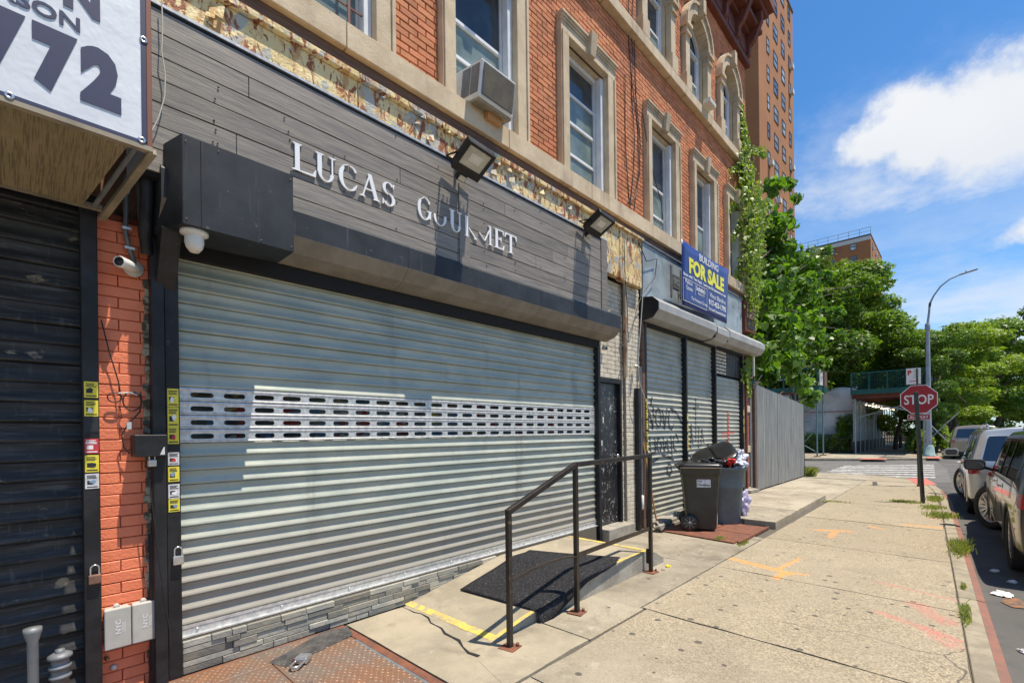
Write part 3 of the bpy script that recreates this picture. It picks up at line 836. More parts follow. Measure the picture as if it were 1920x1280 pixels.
def sash(x0, x1, z0, z1, bars, y=3.86, t=.055, parent=None, seed=0, glass='wglass', arched=False):
    f = MB()
    f.box(x0, x0 + t, y, y + .09, z0, z1); f.box(x1 - t, x1, y, y + .09, z0, z1)
    f.box(x0 + t, x1 - t, y, y + .09, z0, z0 + t); f.box(x0 + t, x1 - t, y, y + .09, z1 - t, z1)
    # inner track
    f.box(x0 + t, x0 + t + .03, y + .02, y + .088, z0 + t, z1 - t); f.box(x1 - t - .03, x1 - t, y + .02, y + .088, z0 + t, z1 - t)
    fo = f.build('window_frame', M['pvc'], parent, bevel=.004)
    zs = [z0 + t] + [z0 + (z1 - z0) * q for q in bars] + [z1 - t]
    for i, (a, c) in enumerate(zip(zs, zs[1:])):
        if i: MB().box(x0 + t + .03, x1 - t - .03, y + .03, y + .07, a - .018, a + .018).build('sash_rail', M['pvc'], fo)
        MB().box(x0 + t + .028, x1 - t - .028, y + .048 + (.012 if i % 2 else 0), y + .054 + (.012 if i % 2 else 0), a + (.018 if i else 0), c - (.018 if i < len(zs) - 2 else 0)).build('pane', M[glass if i != len(zs) - 2 else 'wglass2'], fo)
    return fo


BARS = [[.33, .66], [.36, .58], [.25, .5, .72], [.22, .5], [.45], [.45]]
for i, (a, c) in enumerate(WIN2):
    j = .17; k = .2
    cs = MB()
    zt = 7.04
    for xa, xb in ((a, a + j), (c - j - .03, c)):
        cs = MB()
        cs.box(xa, xb, 3.69, 3.80, 4.997, 6.8)
        cs.box(xa + .012 if xa == a else xb - .05, xa + .05 if xa == a else xb - .012, 3.67, 3.69, 4.997, 6.8)
        if xa == a: cs.box(a + j - .012, a + j - .001, 3.802, 3.95, 5.0, 6.8)
        else: cs.box(c - j - .029, c - j - .017, 3.802, 3.95, 5.0, 6.8)
        cs.build('window_jamb', M['stone'], bld, bevel=.004)
    cs = MB()
    cs.box(a, c, 3.69, 3.80, 6.80, 6.93)
    cs.box(a - .004, c + .004, 3.68, 3.80, 6.935, 6.965); cs.box(a - .008, c + .008, 3.665, 3.80, 6.97, 7.0); cs.box(a - .014, c + .014, 3.65, 3.80, 7.003, 7.04)
    # reveals
    cs.box(a + j, c - j - .03, 3.802, 3.95, 6.77, 6.799)
    for xa, xb in ((a + j, a + j + .03), (c - j - .105, c - j - .031)):
        MB().box(xa, xb, 3.775, 3.858, 5.0, 6.765).build('frame_capping', M['pvc'], bld, bevel=.004)
    co = cs.build('window_lintel', M['stone'], bld, bevel=.004)
    m_ = (a + c) / 2
    kb = MB(); kb.add([(m_ - .06, 3.64, 6.78), (m_ + .06, 3.64, 6.78), (m_ + .06, 3.70, 6.78), (m_ - .06, 3.70, 6.78), (m_ - .085, 3.60, 7.08), (m_ + .085, 3.60, 7.08), (m_ + .085, 3.70, 7.08), (m_ - .085, 3.70, 7.08)],
                      [(0, 3, 2, 1), (4, 5, 6, 7), (0, 1, 5, 4), (1, 2, 6, 5), (2, 3, 7, 6), (3, 0, 4, 7)])
    kb.build('keystone', M['stone'], co, bevel=.006)
    sash(a + j, c - j - .03, 5.0, 6.77, BARS[i], parent=bld)
    MB().box(a + j, c - j - .03, 4.04, 4.045, 5.0, 6.77).build('curtain', M['curtain'], bld)
    if i == 0:
        g = MB()
        for k_ in range(9): g.box(a + .2, c - .24, 3.80, 3.812, 5.08 + k_ * .19, 5.092 + k_ * .19)
        for k_ in range(3): g.box(a + .4 + k_ * .3, a + .425 + k_ * .3, 3.788, 3.80, 5.0, 6.77)
        g.build('window_guard', M['sash_r'], bld)
for i, (a, c) in enumerate(WIN3):
    cs = MB(); m_ = (a + c) / 2; zs = 9.30; R0, R1 = .44, .66
    for s_ in (-1, 1):
        cs = MB()
        xa, xb = sorted((m_ + s_ * .44, m_ + s_ * .62))
        cs.box(xa, xb, 3.69, 3.80, 8.36, 9.10)
        xa, xb = sorted((m_ + s_ * .425, m_ + s_ * .66)); cs.box(xa, xb, 3.66, 3.80, 8.052, 8.355)
        for q, (z0, z1) in enumerate(((9.10, 9.14), (9.14, 9.24), (9.24, 9.31))):
            e = (.02, 0, .04)[q]
            xa, xb = sorted((m_ + s_ * (.44 - e * .5), m_ + s_ * (.63 + e))); cs.box(xa, xb, 3.67 - e, 3.80, z0, z1)
        xa, xb = sorted((m_ + s_ * .411, m_ + s_ * .439)); cs.box(xa, xb, 3.802, 3.95, 8.05, 9.3)
        co = cs.build('window_pilaster', M['stone'], bld, bevel=.005)
    n = 11
    for q in range(n):
        t0 = math.pi * q / n + .004; t1 = math.pi * (q + 1) / n - .004
        vb = MB(); p = []
        steps = 3
        for r in (R0, R1):
            for w_ in range(steps + 1):
                t = t0 + (t1 - t0) * w_ / steps; p.append((m_ - r * math.cos(t), zs + .012 + r * math.sin(t)))
        poly = p[:steps + 1] + p[steps + 1:][::-1]
        key = q == n // 2
        vb.prism(poly, 'y', 3.60 if key else 3.665, 3.95)
        if not key:
            pp = [(m_ - r * math.cos(t), zs + .012 + r * math.sin(t)) for r, t in ((R1 - .05, t0), (R1, t0), (R1, t1), (R1 - .05, t1))]
            vb.prism(pp, 'y', 3.63, 3.665)
        else:
            vb.box(m_ - .07, m_ + .07, 3.56, 3.66, zs + R0 + .03, zs + R1 + .10)
        vb.build('arch_stone', M['stone'], co, bevel=.004)
    fo = sash(m_ - .41, m_ + .41, 8.06, 9.25, [.5], parent=bld, glass='wglass')
    ar = MB(); p0 = [(m_ - .43 * math.cos(math.pi * t / 12), 9.25 + .45 * math.sin(math.pi * t / 12)) for t in range(13)]
    ar.prism(p0, 'y', 3.93, 3.94); ar.build('fanlight_pane', M['wglass2'], fo)
    rim = MB()
    for t in range(12):
        (xa, za), (xb, zb) = p0[t], p0[t + 1]; rim.bar((xa, 3.89, za), (xb, 3.89, zb), .07, .05, up=(0, 1, 0))
    rim.build('fanlight_rim', M['pvc'], fo)
    MB().box(m_ - .41, m_ + .41, 4.04, 4.045, 8.06, 9.7).build('curtain', M['curtain'], bld)
    if i == 4:
        MB().box(m_ + .05, m_ + .36, 3.50, 3.64, 8.06, 8.14).build('window_box', M['cream'], bld)

# cornice
cn = MB()
cn.box(X0, 12.52, 3.66, 3.80, 10.5, 10.62); cn.box(X0, 12.50, 3.70, 3.80, 10.62, 11.15); cn.box(X0, 12.55, 3.60, 3.80, 11.15, 11.25)
cn.box(X0, 12.72, 3.30, 3.80, 11.62, 11.74); cn.box(X0, 12.80, 3.18, 3.80, 11.74, 11.98); cn.box(X0, 12.66, 3.42, 3.80, 11.25, 11.35)
cn.box(X0, 12.6, 3.55, 3.80, 11.35, 11.62)
co = cn.build('cornice', M['cornice'], bld, bevel=.01)
x = .6
while x < 12.7:
    bx = MB(); bx.prism([(3.69, 10.66), (3.62, 10.70), (3.60, 10.9), (3.50, 11.0), (3.34, 11.36), (3.34, 11.61), (3.69, 11.61)], 'x', x, x + .13)
    bx.build('cornice_bracket', M['cornice'], co, bevel=.006); x += .78
x = .95
while x < 12.2:
    MB().box(x, x + .46, 3.685, 3.70, 10.72, 11.05).build('cornice_panel', M['cornice'], co, bevel=.006); x += .78

# air conditioner
ac = thing('air_conditioner', 'white window air conditioner propped on a wood block above the sign', 'air conditioner', (3.49, 3.80, 5.0))
MB().box(3.24, 3.74, 3.50, 3.95, 5.04, 5.40).build('housing', M['white'], ac, bevel=.012)
fr = MB(); fr.box(3.265, 3.715, 3.489, 3.499, 5.07, 5.37); fr.build('coil_recess', M['pipe'], ac)
lv = MB()
for k in range(17): lv.box(3.275, 3.70, 3.482, 3.489, 5.08 + k * .017, 5.088 + k * .017)
lv.build('rear_grille', M['alu'], ac, kind='stuff')
for k in range(2):
    s_ = MB(); s_.box(3.232, 3.24, 3.53 + k * .14, 3.65 + k * .14, 5.09, 5.36)
    s_.build('side_louvre', M['conduit'], ac)
MB().box(3.25, 3.73, 3.52, 3.80, 5.015, 5.039).build('base_tray', M['alu'], ac)
ac.rotation_euler = (.16, 0, 0)
MB().box(3.45, 3.66, 3.58, 3.70, 4.95, 5.012).build('wood_block', M['wood'], ac)

# ------------------------------------------------------------------ rusty yellow fascia
fa = thing('rusty_yellow_fascia', 'peeling yellow metal fascia with rust, behind the top of the grey plank sign', 'fascia', (3.4, 3.6, 3.9))
x = .6
while x < 5.5:
    e = min(x + random.uniform(1.2, 1.5), 5.58); b = MB()
    b.box(x, e - .004, 3.66, 3.74, 3.9, 4.56); b.box(x, e - .004, 3.62, 3.70, 4.56, 4.615)
    b.build('fascia_panel', M['rusty'], fa, bevel=.008); x = e
b = MB(); b.box(5.6, 6.20, 3.655, 3.74, 3.86, 4.6); b.build('fascia_panel', M['rusty'], fa, bevel=.01)
b = MB(); b.box(6.205, 6.86, 3.645, 3.74, 3.84, 4.6); b.build('fascia_panel', M['rusty'], fa, bevel=.01)
b = MB(); b.box(5.6, 6.88, 3.61, 3.72, 4.60, 4.63); b.build('fascia_moulding', M['rusty'], fa)
# crumpled bits
for k in range(26):
    x = random.uniform(.8, 6.8); b = MB(); z = random.uniform(4.35, 4.6) if x < 5.5 else random.uniform(3.9, 4.55)
    s_ = random.uniform(.03, .09)
    b.add([(x, 3.652, z), (x + s_, 3.63, z + .02), (x + s_ * .8, 3.60 + random.random() * .03, z - s_), (x - .01, 3.645, z - s_ * .7)], [(0, 1, 2, 3)])
    b.add([(x, 3.654, z), (x + s_, 3.632, z + .02), (x + s_ * .8, 3.602 + random.random() * .03, z - s_), (x - .01, 3.647, z - s_ * .7)], [(3, 2, 1, 0)])
    b.build('paint_flake', M['rusty'], fa)

# ------------------------------------------------------------------ plank sign
sg = thing('plank_sign_board', 'grey wood-plank shop sign with damaged white serif letters', 'shop sign', (3.1, 3.5, 3.2))
YS = 3.50
MB().box(.50, 5.60, YS + .02, 3.655, 3.15, 4.185).build('backing', M['dark'], sg)
rows = 7; z0, z1 = 3.17, 4.17; ph = (z1 - z0) / rows
random.seed(4)
for r in range(rows):
    cuts = [.50]
    step_ = {2: [1.02, 2.2, 4.1], 1: [.9, 2.94, 3.09], 3: [1.7, 2.6, 4.4], 0: [2.94, 3.09], 4: [2.3, 4.7], 5: [1.1, 3.6], 6: [2.9]}.get(r, [])
    cuts += step_ + [5.45]
    for a, c in zip(cuts, cuts[1:]):
        dy = random.uniform(0, .003)
        MB().box(a + .002, c - .002, YS + dy, YS + .02, z0 + r * ph + .004, z0 + (r + 1) * ph - .003).build('plank', M['plank'], sg, bevel=.0015)
MB().box(2.955, 3.085, YS - .012, YS - .001, 3.17, 4.0).build('plank', M['plank'], sg, bevel=.002)
MB().box(5.455, 5.60, YS - .008, YS + .03, 3.17, 4.185).build('end_trim', M['plank'], sg, bevel=.002)
MB().box(.50, 5.60, YS - .01, 3.60, 4.187, 4.205).build('top_trim', M['galv'], sg)
MB().box(.50, 5.60, YS + .0, YS + .02, 4.172, 4.186).build('top_cap', M['blackm'], sg)
for k in range(60):
    x = random.choice([.9, 1.35, 1.8, 2.25, 2.7, 3.3, 3.75, 4.2, 4.65, 5.1]) + random.uniform(-.02, .02); z = z0 + (random.randrange(rows) + random.choice([.2, .8])) * ph
    MB().lathe([(0, 0), (.006, 0), (.005, .004), (0, .005)], (x, YS - .001, z), (0, -1, 0), 6).build('nail_head', M['dark'], sg)


def glyph(ch, x, w, z, h, broken=0):
    """cut-out serif letter built from stems, bowls and serifs, 12 mm thick"""
    mb = MB(); T = .034; t = .012; y0, y1 = YS - .013, YS - .001

    def P(u, v): return (x + u * w, z + v * h)

    cnt = [0]

    def F_():
        cnt[0] += 1
        return y0 - cnt[0] * .00025

    def poly(pts): mb.prism([P(*p) for p in pts], 'y', F_(), y1 + cnt[0] * .00002)

    def stem(u, v0, v1, th, u2=None):
        u2 = u if u2 is None else u2; a = P(u, v0); c = P(u2, v1); k = th / 2
        mb.prism([(a[0] - k, a[1]), (a[0] + k, a[1]), (c[0] + k, c[1]), (c[0] - k, c[1])], 'y', F_(), y1)

    def serif(u, v, wd, up):
        a = P(u, v); s_ = .012 * (1 if up else -1)
        mb.prism([(a[0] - wd / 2, a[1]), (a[0] + wd / 2, a[1]), (a[0] + wd / 4, a[1] + s_), (a[0] - wd / 4, a[1] + s_)], 'y', F_(), y1 - .0005)

    def bowl(cu, cv, ru, rv, a0, a1, th, n=18):
        pts_o = []; pts_i = []
        for i in range(n + 1):
            a = math.radians(a0 + (a1 - a0) * i / n); k = t * .6 + (th - t * .6) * abs(math.cos(a)) ** 1.2
            cx, cz = P(cu, cv); pts_o.append((cx + ru * w * math.cos(a), cz + rv * h * math.sin(a)))
            pts_i.append((cx + (ru * w - k) * math.cos(a), cz + (rv * h - k * .9) * math.sin(a)))
        mb.prism(pts_o + pts_i[::-1], 'y', F_(), y1)
    if ch == 'L':
        stem(.25, 0, 1, T); serif(.25, 1, .075, False); serif(.22, 0, .08, True)
        poly([(.25, 0), (.98, 0), (1.0, .26), (.96, .26), (.86, .07), (.25, .05)])
    elif ch == 'U':
        stem(.2, .28, 1, T); stem(.82, .28, 1, t); serif(.2, 1, .075, False); serif(.82, 1, .06, False)
        bowl(.5, .32, .385, .33, 180, 360, T * .8)
    elif ch == 'C':
        bowl(.55, .5, .5, .5, 125 if broken else 45, 315, T)
        if broken:
            stem(.22, .88, 1.02, t, .52); bowl(.62, .70, .35, .30, 25, 95, T * .6)
        poly([(.86, .10), (.97, .32), (.92, .33), (.82, .18)])
    elif ch == 'A':
        stem(.16, 0, 1, t, .52); stem(.84, 0, 1, T, .50); poly([(.28, .33), (.72, .33), (.72, .38), (.28, .38)]); serif(.15, 0, .06, True); serif(.85, 0, .075, True)
    elif ch == 'S':
        bowl(.48, .74, .36, .26, 35, 268, T * .8); bowl(.5, .27, .38, .27, 88, -145, T * .85)
        poly([(.80, .76), (.86, .98), (.82, 1.0), (.76, .84)]); poly([(.1, .02), (.16, .02), (.2, .18), (.12, .28)])
    elif ch == 'G':
        bowl(.52, .5, .46, .5, 130, 325, T * .9); stem(.86, .12, .46, T * .7); serif(.84, .46, .06, False)
        stem(.26, .86, 1.03, t, .5); bowl(.55, .72, .35, .30, 15, 95, T * .5)
    elif ch == 'O':
        bowl(.5, .42, .46, .42, 172, 375, T * .7)
    elif ch == 'R':
        stem(.25, 0, 1, T); serif(.25, 1, .05, False); serif(.25, 0, .07, True); stem(.4, .46, .02, T * .55, .95); serif(.9, 0, .05, True)
    elif ch == 'M':
        stem(.80, 0, .98, T * .7); serif(.82, 0, .06, True); stem(.46, .12, .85, t, .80); stem(.12, .45, .12, t, .44); serif(.76, .98, .04, False)
    elif ch == 'E':
        stem(.25, 0, 1, T); serif(.2, 0, .05, True); serif(.2, 1, .05, False)
        poly([(.25, 0), (.92, 0), (.98, .25), (.93, .25), (.84, .06), (.25, .05)]); poly([(.25, .95), (.84, .95), (.87, .78), (.92, .78), (.92, 1), (.25, 1)]); poly([(.25, .48), (.62, .48), (.65, .38), (.7, .38), (.7, .64), (.65, .64), (.62, .53), (.25, .53)])
    elif ch == 'T':
        stem(.5, 0, 1, T); serif(.5, 0, .08, True); poly([(.02, .76), (.07, .76), (.14, .94), (.86, .94), (.93, .76), (.98, .76), (.96, 1), (.04, 1)])
    return mb.build('letter', M['letter'], sg)


for ch, xa, xb, br_ in (('L', 1.37, 1.555, 0), ('U', 1.55, 1.71, 0), ('C', 1.725, 1.895, 1), ('A', 1.905, 2.09, 0), ('S', 2.10, 2.255, 0),
                        ('G', 2.46, 2.625, 1), ('O', 2.64, 2.80, 1), ('U', 2.835, 2.985, 0), ('R', 3.0, 3.18, 1), ('M', 3.19, 3.41, 1), ('E', 3.42, 3.575, 0), ('T', 3.575, 3.77, 0)):
    glyph(ch, xa, xb - xa, 3.505, .2 if ch not in 'O' else .2, br_)

# black hood over the big shutter
hd = thing('shutter_hood', 'long black metal hood above the wide grey shutter', 'shutter hood', (3.2, 3.6, 2.8))
for a, c in ((.60, 2.35), (2.352, 4.15), (4.152, 5.88)):
    b = MB(); b.prism([(3.60, 3.26), (3.505, 3.235), (3.47, 3.20), (3.47, 3.015), (3.56, 2.92), (3.70, 2.87), (3.73, 2.87), (3.73, 3.16), (3.60, 3.16)], 'x', a, c)
    o = b.build('hood_section', [M['hoodm'], M['soffit']], hd, bevel=.004)
    for p in o.data.polygons:
        if p.normal.z < -.3 and p.center.y + hd.location.y < 3.72: p.material_index = 1
b = MB(); b.prism([(3.60, 3.258), (3.505, 3.233), (3.472, 3.20), (3.472, 3.017), (3.56, 2.924), (3.70, 2.874), (3.73, 2.874), (3.73, 3.16)], 'x', 5.88, 5.90)
b.build('hood_end', M['hoodm'], hd)
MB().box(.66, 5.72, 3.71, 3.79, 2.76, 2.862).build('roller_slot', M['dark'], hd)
hb = thing('shutter_motor_box', 'black sheet-metal box at the left end of the shutter hood', 'motor box', (.95, 3.5, 2.8))
b = MB(); b.prism([(.67, 3.30), (1.31, 3.30), (1.31, 3.468), (1.31, 3.60), (.575, 3.66)], 'z', 2.83, 3.355)
b.build('box_body', M['hoodm'], hb, bevel=.005)
b = MB()
for p in ((.69, 3.297, 3.32), (.69, 3.297, 2.86), (1.29, 3.297, 3.32), (1.29, 3.297, 2.86), (.86, 3.297, 3.33), (1.1, 3.297, 2.85)): b.lathe([(0, 0), (.004, 0), (.003, .002), (0, .003)], p, (0, -1, 0), 8)
b.build('rivet', M['alu'], hb)
MB().box(.765, .768, 3.297, 3.30, 2.835, 3.35).build('panel_seam', M['dark'], hb)
b = MB(); b.prism([(3.72, 2.84), (3.46, 2.84), (3.60, 2.60), (3.69, 2.52), (3.72, 2.52)], 'x', .60, .70); b.build('side_bracket', M['blackm'], hb, bevel=.004)
b = MB(); b.tube([(.56, 3.62, 3.3), (.55, 3.60, 3.05), (.54, 3.62, 2.85), (.56, 3.68, 2.72)], .035, 10); b.build('corrugated_hose', M['blackm'], hb)
dl = thing('dome_lamp', 'broken white dome lamp hanging under the black motor box', 'lamp', (.73, 3.40, 2.83))
MB().lathe([(0, 0), (.075, 0), (.075, -.018), (.05, -.03), (0, -.03)], (.75, 3.40, 2.83), n=24).build('lamp_base', M['white'], dl)
MB().lathe([(.05, -.028), (.052, -.07), (.044, -.10), (.025, -.125), (.015, -.12), (.0, -.11)], (.75, 3.40, 2.83), n=24).build('lamp_globe', M['white'], dl)

# ------------------------------------------------------------------ roll-down gates
PROF = [(0.0, .018), (.003, .004), (.007, .001), (.012, .001), (.026, .008), (.040, .0155), (.050, .019), (.064, .0205), (.080, .0195), (.091, .016), (.096, .020)]


def slat_mesh(L, pitch, name, m, prof=PROF, k=1.):
    """profile: (height from the bottom, set-back from the outer lip)"""
    s_ = pitch / .096; n = len(prof); vs = []
    for x in (0, L):
        for z, y in prof: vs.append((x, y * k, z * s_))
    me = bpy.data.meshes.new(name); me.from_pydata(vs, [], [(i, n + i, n + i + 1, i + 1) for i in range(n - 1)])
    for i, p in enumerate(me.polygons): p.use_smooth = 2 <= i <= n - 3
    me.materials.append(m); return me


def gate(name, label, x0, x1, z0, z1, pitch, m, y=3.762, cat='shutter', group=None, perf=(), barm='galv'):
    g = thing(name, label, cat, ((x0 + x1) / 2, y, z0), group)
    me = slat_mesh(x1 - x0, pitch, 'slat', m)
    n = int((z1 - z0) / pitch + .99); k = 0
    for i in range(n):
        z = z0 + .075 + i * pitch
        if z > z1: break
        if i in perf: continue
        piece(me, 'slat', g, (x0, y + random.uniform(-.003, .003), z + random.uniform(-.0012, .0012)), rot=(random.uniform(-.03, .03), random.uniform(-.0005, .0005), random.uniform(-.0006, .0006)))
    if barm:
        b = MB(); b.box(x0, x1, y + .002, y + .02, z0 + .010, z0 + .075); b.box(x0, x1, y - .03, y + .02, z0, z0 + .010); b.box(x0, x1, y - .002, y + .003, z0 + .055, z0 + .075)
        bo = b.build('bottom_bar', M[barm], g)
        x = x0 + .1
        while x < x1:
            MB().lathe([(0, 0), (.011, 0), (.009, .006), (0, .008)], (x, y + .001, z0 + .035), (0, -1, 0), 8).build('bolt', M['galv'], bo); x += .55
    return g


def perforated(x0, x1, pitch, m, off, cell=.2, slot=.138, sh=.036):
    b = MB(); s_ = pitch / .096
    n = int((x1 - x0 - off) / cell)
    zc = .044 * s_
    def strip(pr):
        vs = [(x, y, z * s_) for x in (x0, x1) for z, y in pr]; k = len(pr)
        b.add(vs, [(i, k + i, k + i + 1, i + 1) for i in range(k - 1)])
    strip([(0, .014), (.003, .002), (.012, .001), (.017, .006)]); strip([(.071, .006), (.080, .001), (.092, .004), (.096, .014)])
    za, zb = .017 * s_, .071 * s_; yp = .006
    b.quad((x0, yp, za), (x0 + off, yp, za), (x0 + off, yp, zb), (x0, yp, zb)); b.quad((x0 + off + n * cell, yp, za), (x1, yp, za), (x1, yp, zb), (x0 + off + n * cell, yp, zb))
    for i in range(n):
        xa = x0 + off + i * cell; xc = xa + cell / 2; inn = []; out = []
        r = sh / 2; hw = slot / 2 - r
        ang = [k * math.pi / 8 for k in range(16)]
        for a in ang:
            ix = xc + (hw if math.cos(a) > 1e-6 else -hw if math.cos(a) < -1e-6 else 0) + r * math.cos(a); iz = zc + r * math.sin(a)
            inn.append((ix, yp, iz))
            k = min(cell / 2 / max(abs(math.cos(a)), 1e-6), (zb - za) / 2 / max(abs(math.sin(a)), 1e-6))
            ox = max(-cell / 2, min(cell / 2, k * math.cos(a) * (3 if abs(math.sin(a)) > .3 else 1)))
            oz = max(za, min(zb, zc + (zb - za) / 2 * (1 if math.sin(a) > .3 else -1 if math.sin(a) < -.3 else math.sin(a) / .42)))
            if abs(math.sin(a)) <= .3: ox = cell / 2 * (1 if math.cos(a) > 0 else -1)
            elif abs(math.sin(a)) < .5: ox = cell / 2 * (1 if math.cos(a) > 0 else -1)
            else: ox = cell / 2 * max(-1, min(1, math.cos(a) * 1.2))
            out.append((xc + ox, yp, oz))
        inb = [(p[0], p[1] + .006, p[2]) for p in inn]
        b.add(inn + out + inb, [(k, (k + 1) % 16, 16 + (k + 1) % 16, 16 + k) for k in range(16)] + [(k, (k + 1) % 16, 32 + (k + 1) % 16, 32 + k) for k in range(16)])
    return b.mesh('perforated_slat'), m


random.seed(8)
g1 = gate('roll_down_shutter', 'wide closed grey-green roll-down shutter with a band of slotted slats', .72, 5.66, .232, 2.80, .094, M['slat'], perf=(13, 14, 15, 16))
me, _ = perforated(.72, 5.66, .094, None, .045)
me.materials.append(M['galv'])
for i in (13, 14, 15, 16): piece(me, 'slotted_slat', g1, (0, 3.76, .232 + .075 + i * .094))
for o in [c for c in g1.children if c.name.startswith('slotted')]: pass
MB().box(.575, .64, 3.66, 3.78, 0, 2.86).build('guide_channel', M['blackm'], g1, bevel=.003)
MB().box(.645, .722, 3.69, 3.80, 0, 2.86).build('guide_rail', M['blackm'], g1, bevel=.004)
MB().box(5.662, 5.72, 3.70, 3.80, 0, 2.80).build('guide_rail', M['blackm'], g1, bevel=.004)
# storefront behind the slots
sf = thing('storefront_window', 'shop window with posters seen through the shutter slots', 'shop window', (3.2, 3.95, 0))
MB().box(.72, 5.66, 3.96, 3.965, .5, 2.9).build('glass', mat('poster_glass', (.06, .07, .075), (.26, .32, .31), s=1.6, rough=.3, spec=.3,
      layers=[dict(c=(.35, .05, .04), s=2.6, lo=.60, hi=.62, det=1, st=(2, 1, 1)), dict(c=(.10, .22, .38), s=2.1, lo=.56, hi=.58, det=1, st=(2, 1, 2)), dict(c=(.50, .42, .10), s=3.3, lo=.64, hi=.66, det=1, st=(1.5, 1, 2)), dict(c=(.45, .45, .42), s=3.9, lo=.64, hi=.66, det=1, st=(1.5, 1, 2))]), sf)
MB().box(.72, 5.66, 3.93, 4.0, .45, .5).build('frame', M['blackm'], sf)

# stone veneer plinth
ve = thing('stone_veneer_plinth', 'low ledger-stone plinth under the wide grey shutter', 'stone plinth', (3.2, 3.72, 0))
MB().box(.725, 5.6, 3.725, 3.86, 0, .225).build('mortar_bed', M['joint'], ve)
z = 0.0
for hgt in (.046, .040, .050, .040, .045):
    x = .727
    while x < 5.05:
        ln = random.uniform(.08, .34); e = min(x + ln, 5.1)
        pr = random.uniform(.004, .026)
        if not (x > 3.6 and z < .2):
            MB().box(x, e - .003, 3.722 - pr, 3.73, z + .001, z + hgt - .002).build('stone', M['tile'], ve, bevel=.003)
        x = e
    z += hgt

# ------------------------------------------------------------------ orange pier with its fittings
pr_ = thing('orange_brick_pier', 'narrow brick pier painted bright orange between the two shutters', 'brick pier', (.45, 3.8, 0))
MB().box(.32, .59, 3.782, 3.85, 0, 2.95).build('mortar', M['orangej'], pr_)
lay(brick_rows(.322, .575, .0, 2.95, .215, .0678, [], gap=.004), YF, .016, M['orangeb'], pr_, 290, lambda q: q[2], jit=.0015)
cr = MB()
random.seed(3)
for k in range(46):
    z = .05 + k * .055; w_ = random.uniform(.01, .035)
    cr.box(.572 - w_, .585, 3.757 + random.uniform(-.004, .006), 3.79, z, z + .052)
cr.build('crumbling_mortar', mat('crumbling_plaster', (.42, .38, .28), (.10, .085, .06), s=14, lo=.42, hi=.56, rough=1, bump=((60, .01),)), pr_, bevel=.006)
b = MB(); b.tube([(.585, 3.74, 0), (.59, 3.735, .4), (.578, 3.75, .95)], [.035, .032, .02], 8); b.build('torn_post_stub', M['blackm'], pr_)


def nyc(x0, label):
    t = thing('utility_box', label, 'utility box', (x0 + .06, 3.74, .29), 'grey utility boxes at the foot of the orange pier')
    MB().box(x0 + .006, x0 + .12, 3.72, 3.765, .305, .535).build('box_back', M['nyc'], t, bevel=.004)
    MB().box(x0, x0 + .126, 3.69, 3.722, .297, .54).build('box_cover', M['nyc'], t, bevel=.008, seg=2)
    MB().lathe([(0, 0), (.016, 0), (.016, .02), (0, .02)], (x0 + .06, 3.735, .545), (0, -1, 0), 16).build('hanging_lug', M['nyc'], t)
    text('nyc_print', 'NYC', M['nycp'], t, (x0 + .075, 3.6895, .385), (0, 0, 1), (-1, 0, 0), .024, .085, bold=.03, ext=.0004)
    for k in range(3): MB().box(x0 + .083 + k * .006, x0 + .0855 + k * .006, 3.6888, 3.69, .39, .45).build('fine_print', M['nycp'], t)
    return t


nyc(.335, 'left of the two grey utility boxes at the foot of the orange pier')
nyc(.465, 'right of the two grey utility boxes at the foot of the orange pier')

lb = thing('lock_box', 'black metal lock box mounted on the orange pier beside the shutter rail', 'lock box', (.55, 3.68, 1.5))
MB().box(.475, .64, 3.61, 3.755, 1.45, 1.585).build('box_body', M['blackm'], lb, bevel=.004)
MB().add([(.60, 3.608, 1.46), (.625, 3.608, 1.46), (.625, 3.608, 1.51), (.618, 3.608, 1.505)], [(0, 1, 2, 3)]).build('torn_label', M['wst'], lb)


def padlock(label, x, y, z, m, s=1., rot=0., flat=False):
    t = thing('padlock', label, 'padlock', (x, y, z), local=True)
    MB().box(-.024 * s, .024 * s, -.011 * s, .011 * s, -.045 * s, 0).build('lock_body', m, t, bevel=.005 * s, seg=2)
    pts = [(-.016 * s, 0, -.002), (-.016 * s, 0, .03 * s)] + [(-.016 * s * math.cos(a), 0, .03 * s + .016 * s * math.sin(a)) for a in [math.pi * k / 6 for k in range(1, 6)]] + [(.016 * s, 0, .03 * s), (.016 * s, 0, -.002)]
    MB().tube(pts, .004 * s, 8).build('shackle', M['chrome'], t)
    t.rotation_euler = (math.pi / 2 if flat else 0, 0, rot)
    return t


padlock('small steel padlock under the black lock box', .565, 3.64, 1.43, M['chrome'], .95, .3)
padlock('silver padlock hanging on the guide rail of the grey shutter', .70, 3.672, .80, M['chrome'], 1.25)
padlock('rusty reddish padlock hanging on the post of the black shutter', .295, 3.675, .77, M['copper'], 1.2)
padlock('steel padlock lying on the rusty cellar hatch', 1.30, 3.26, .035, M['chrome'], 1.9, -.9, True)

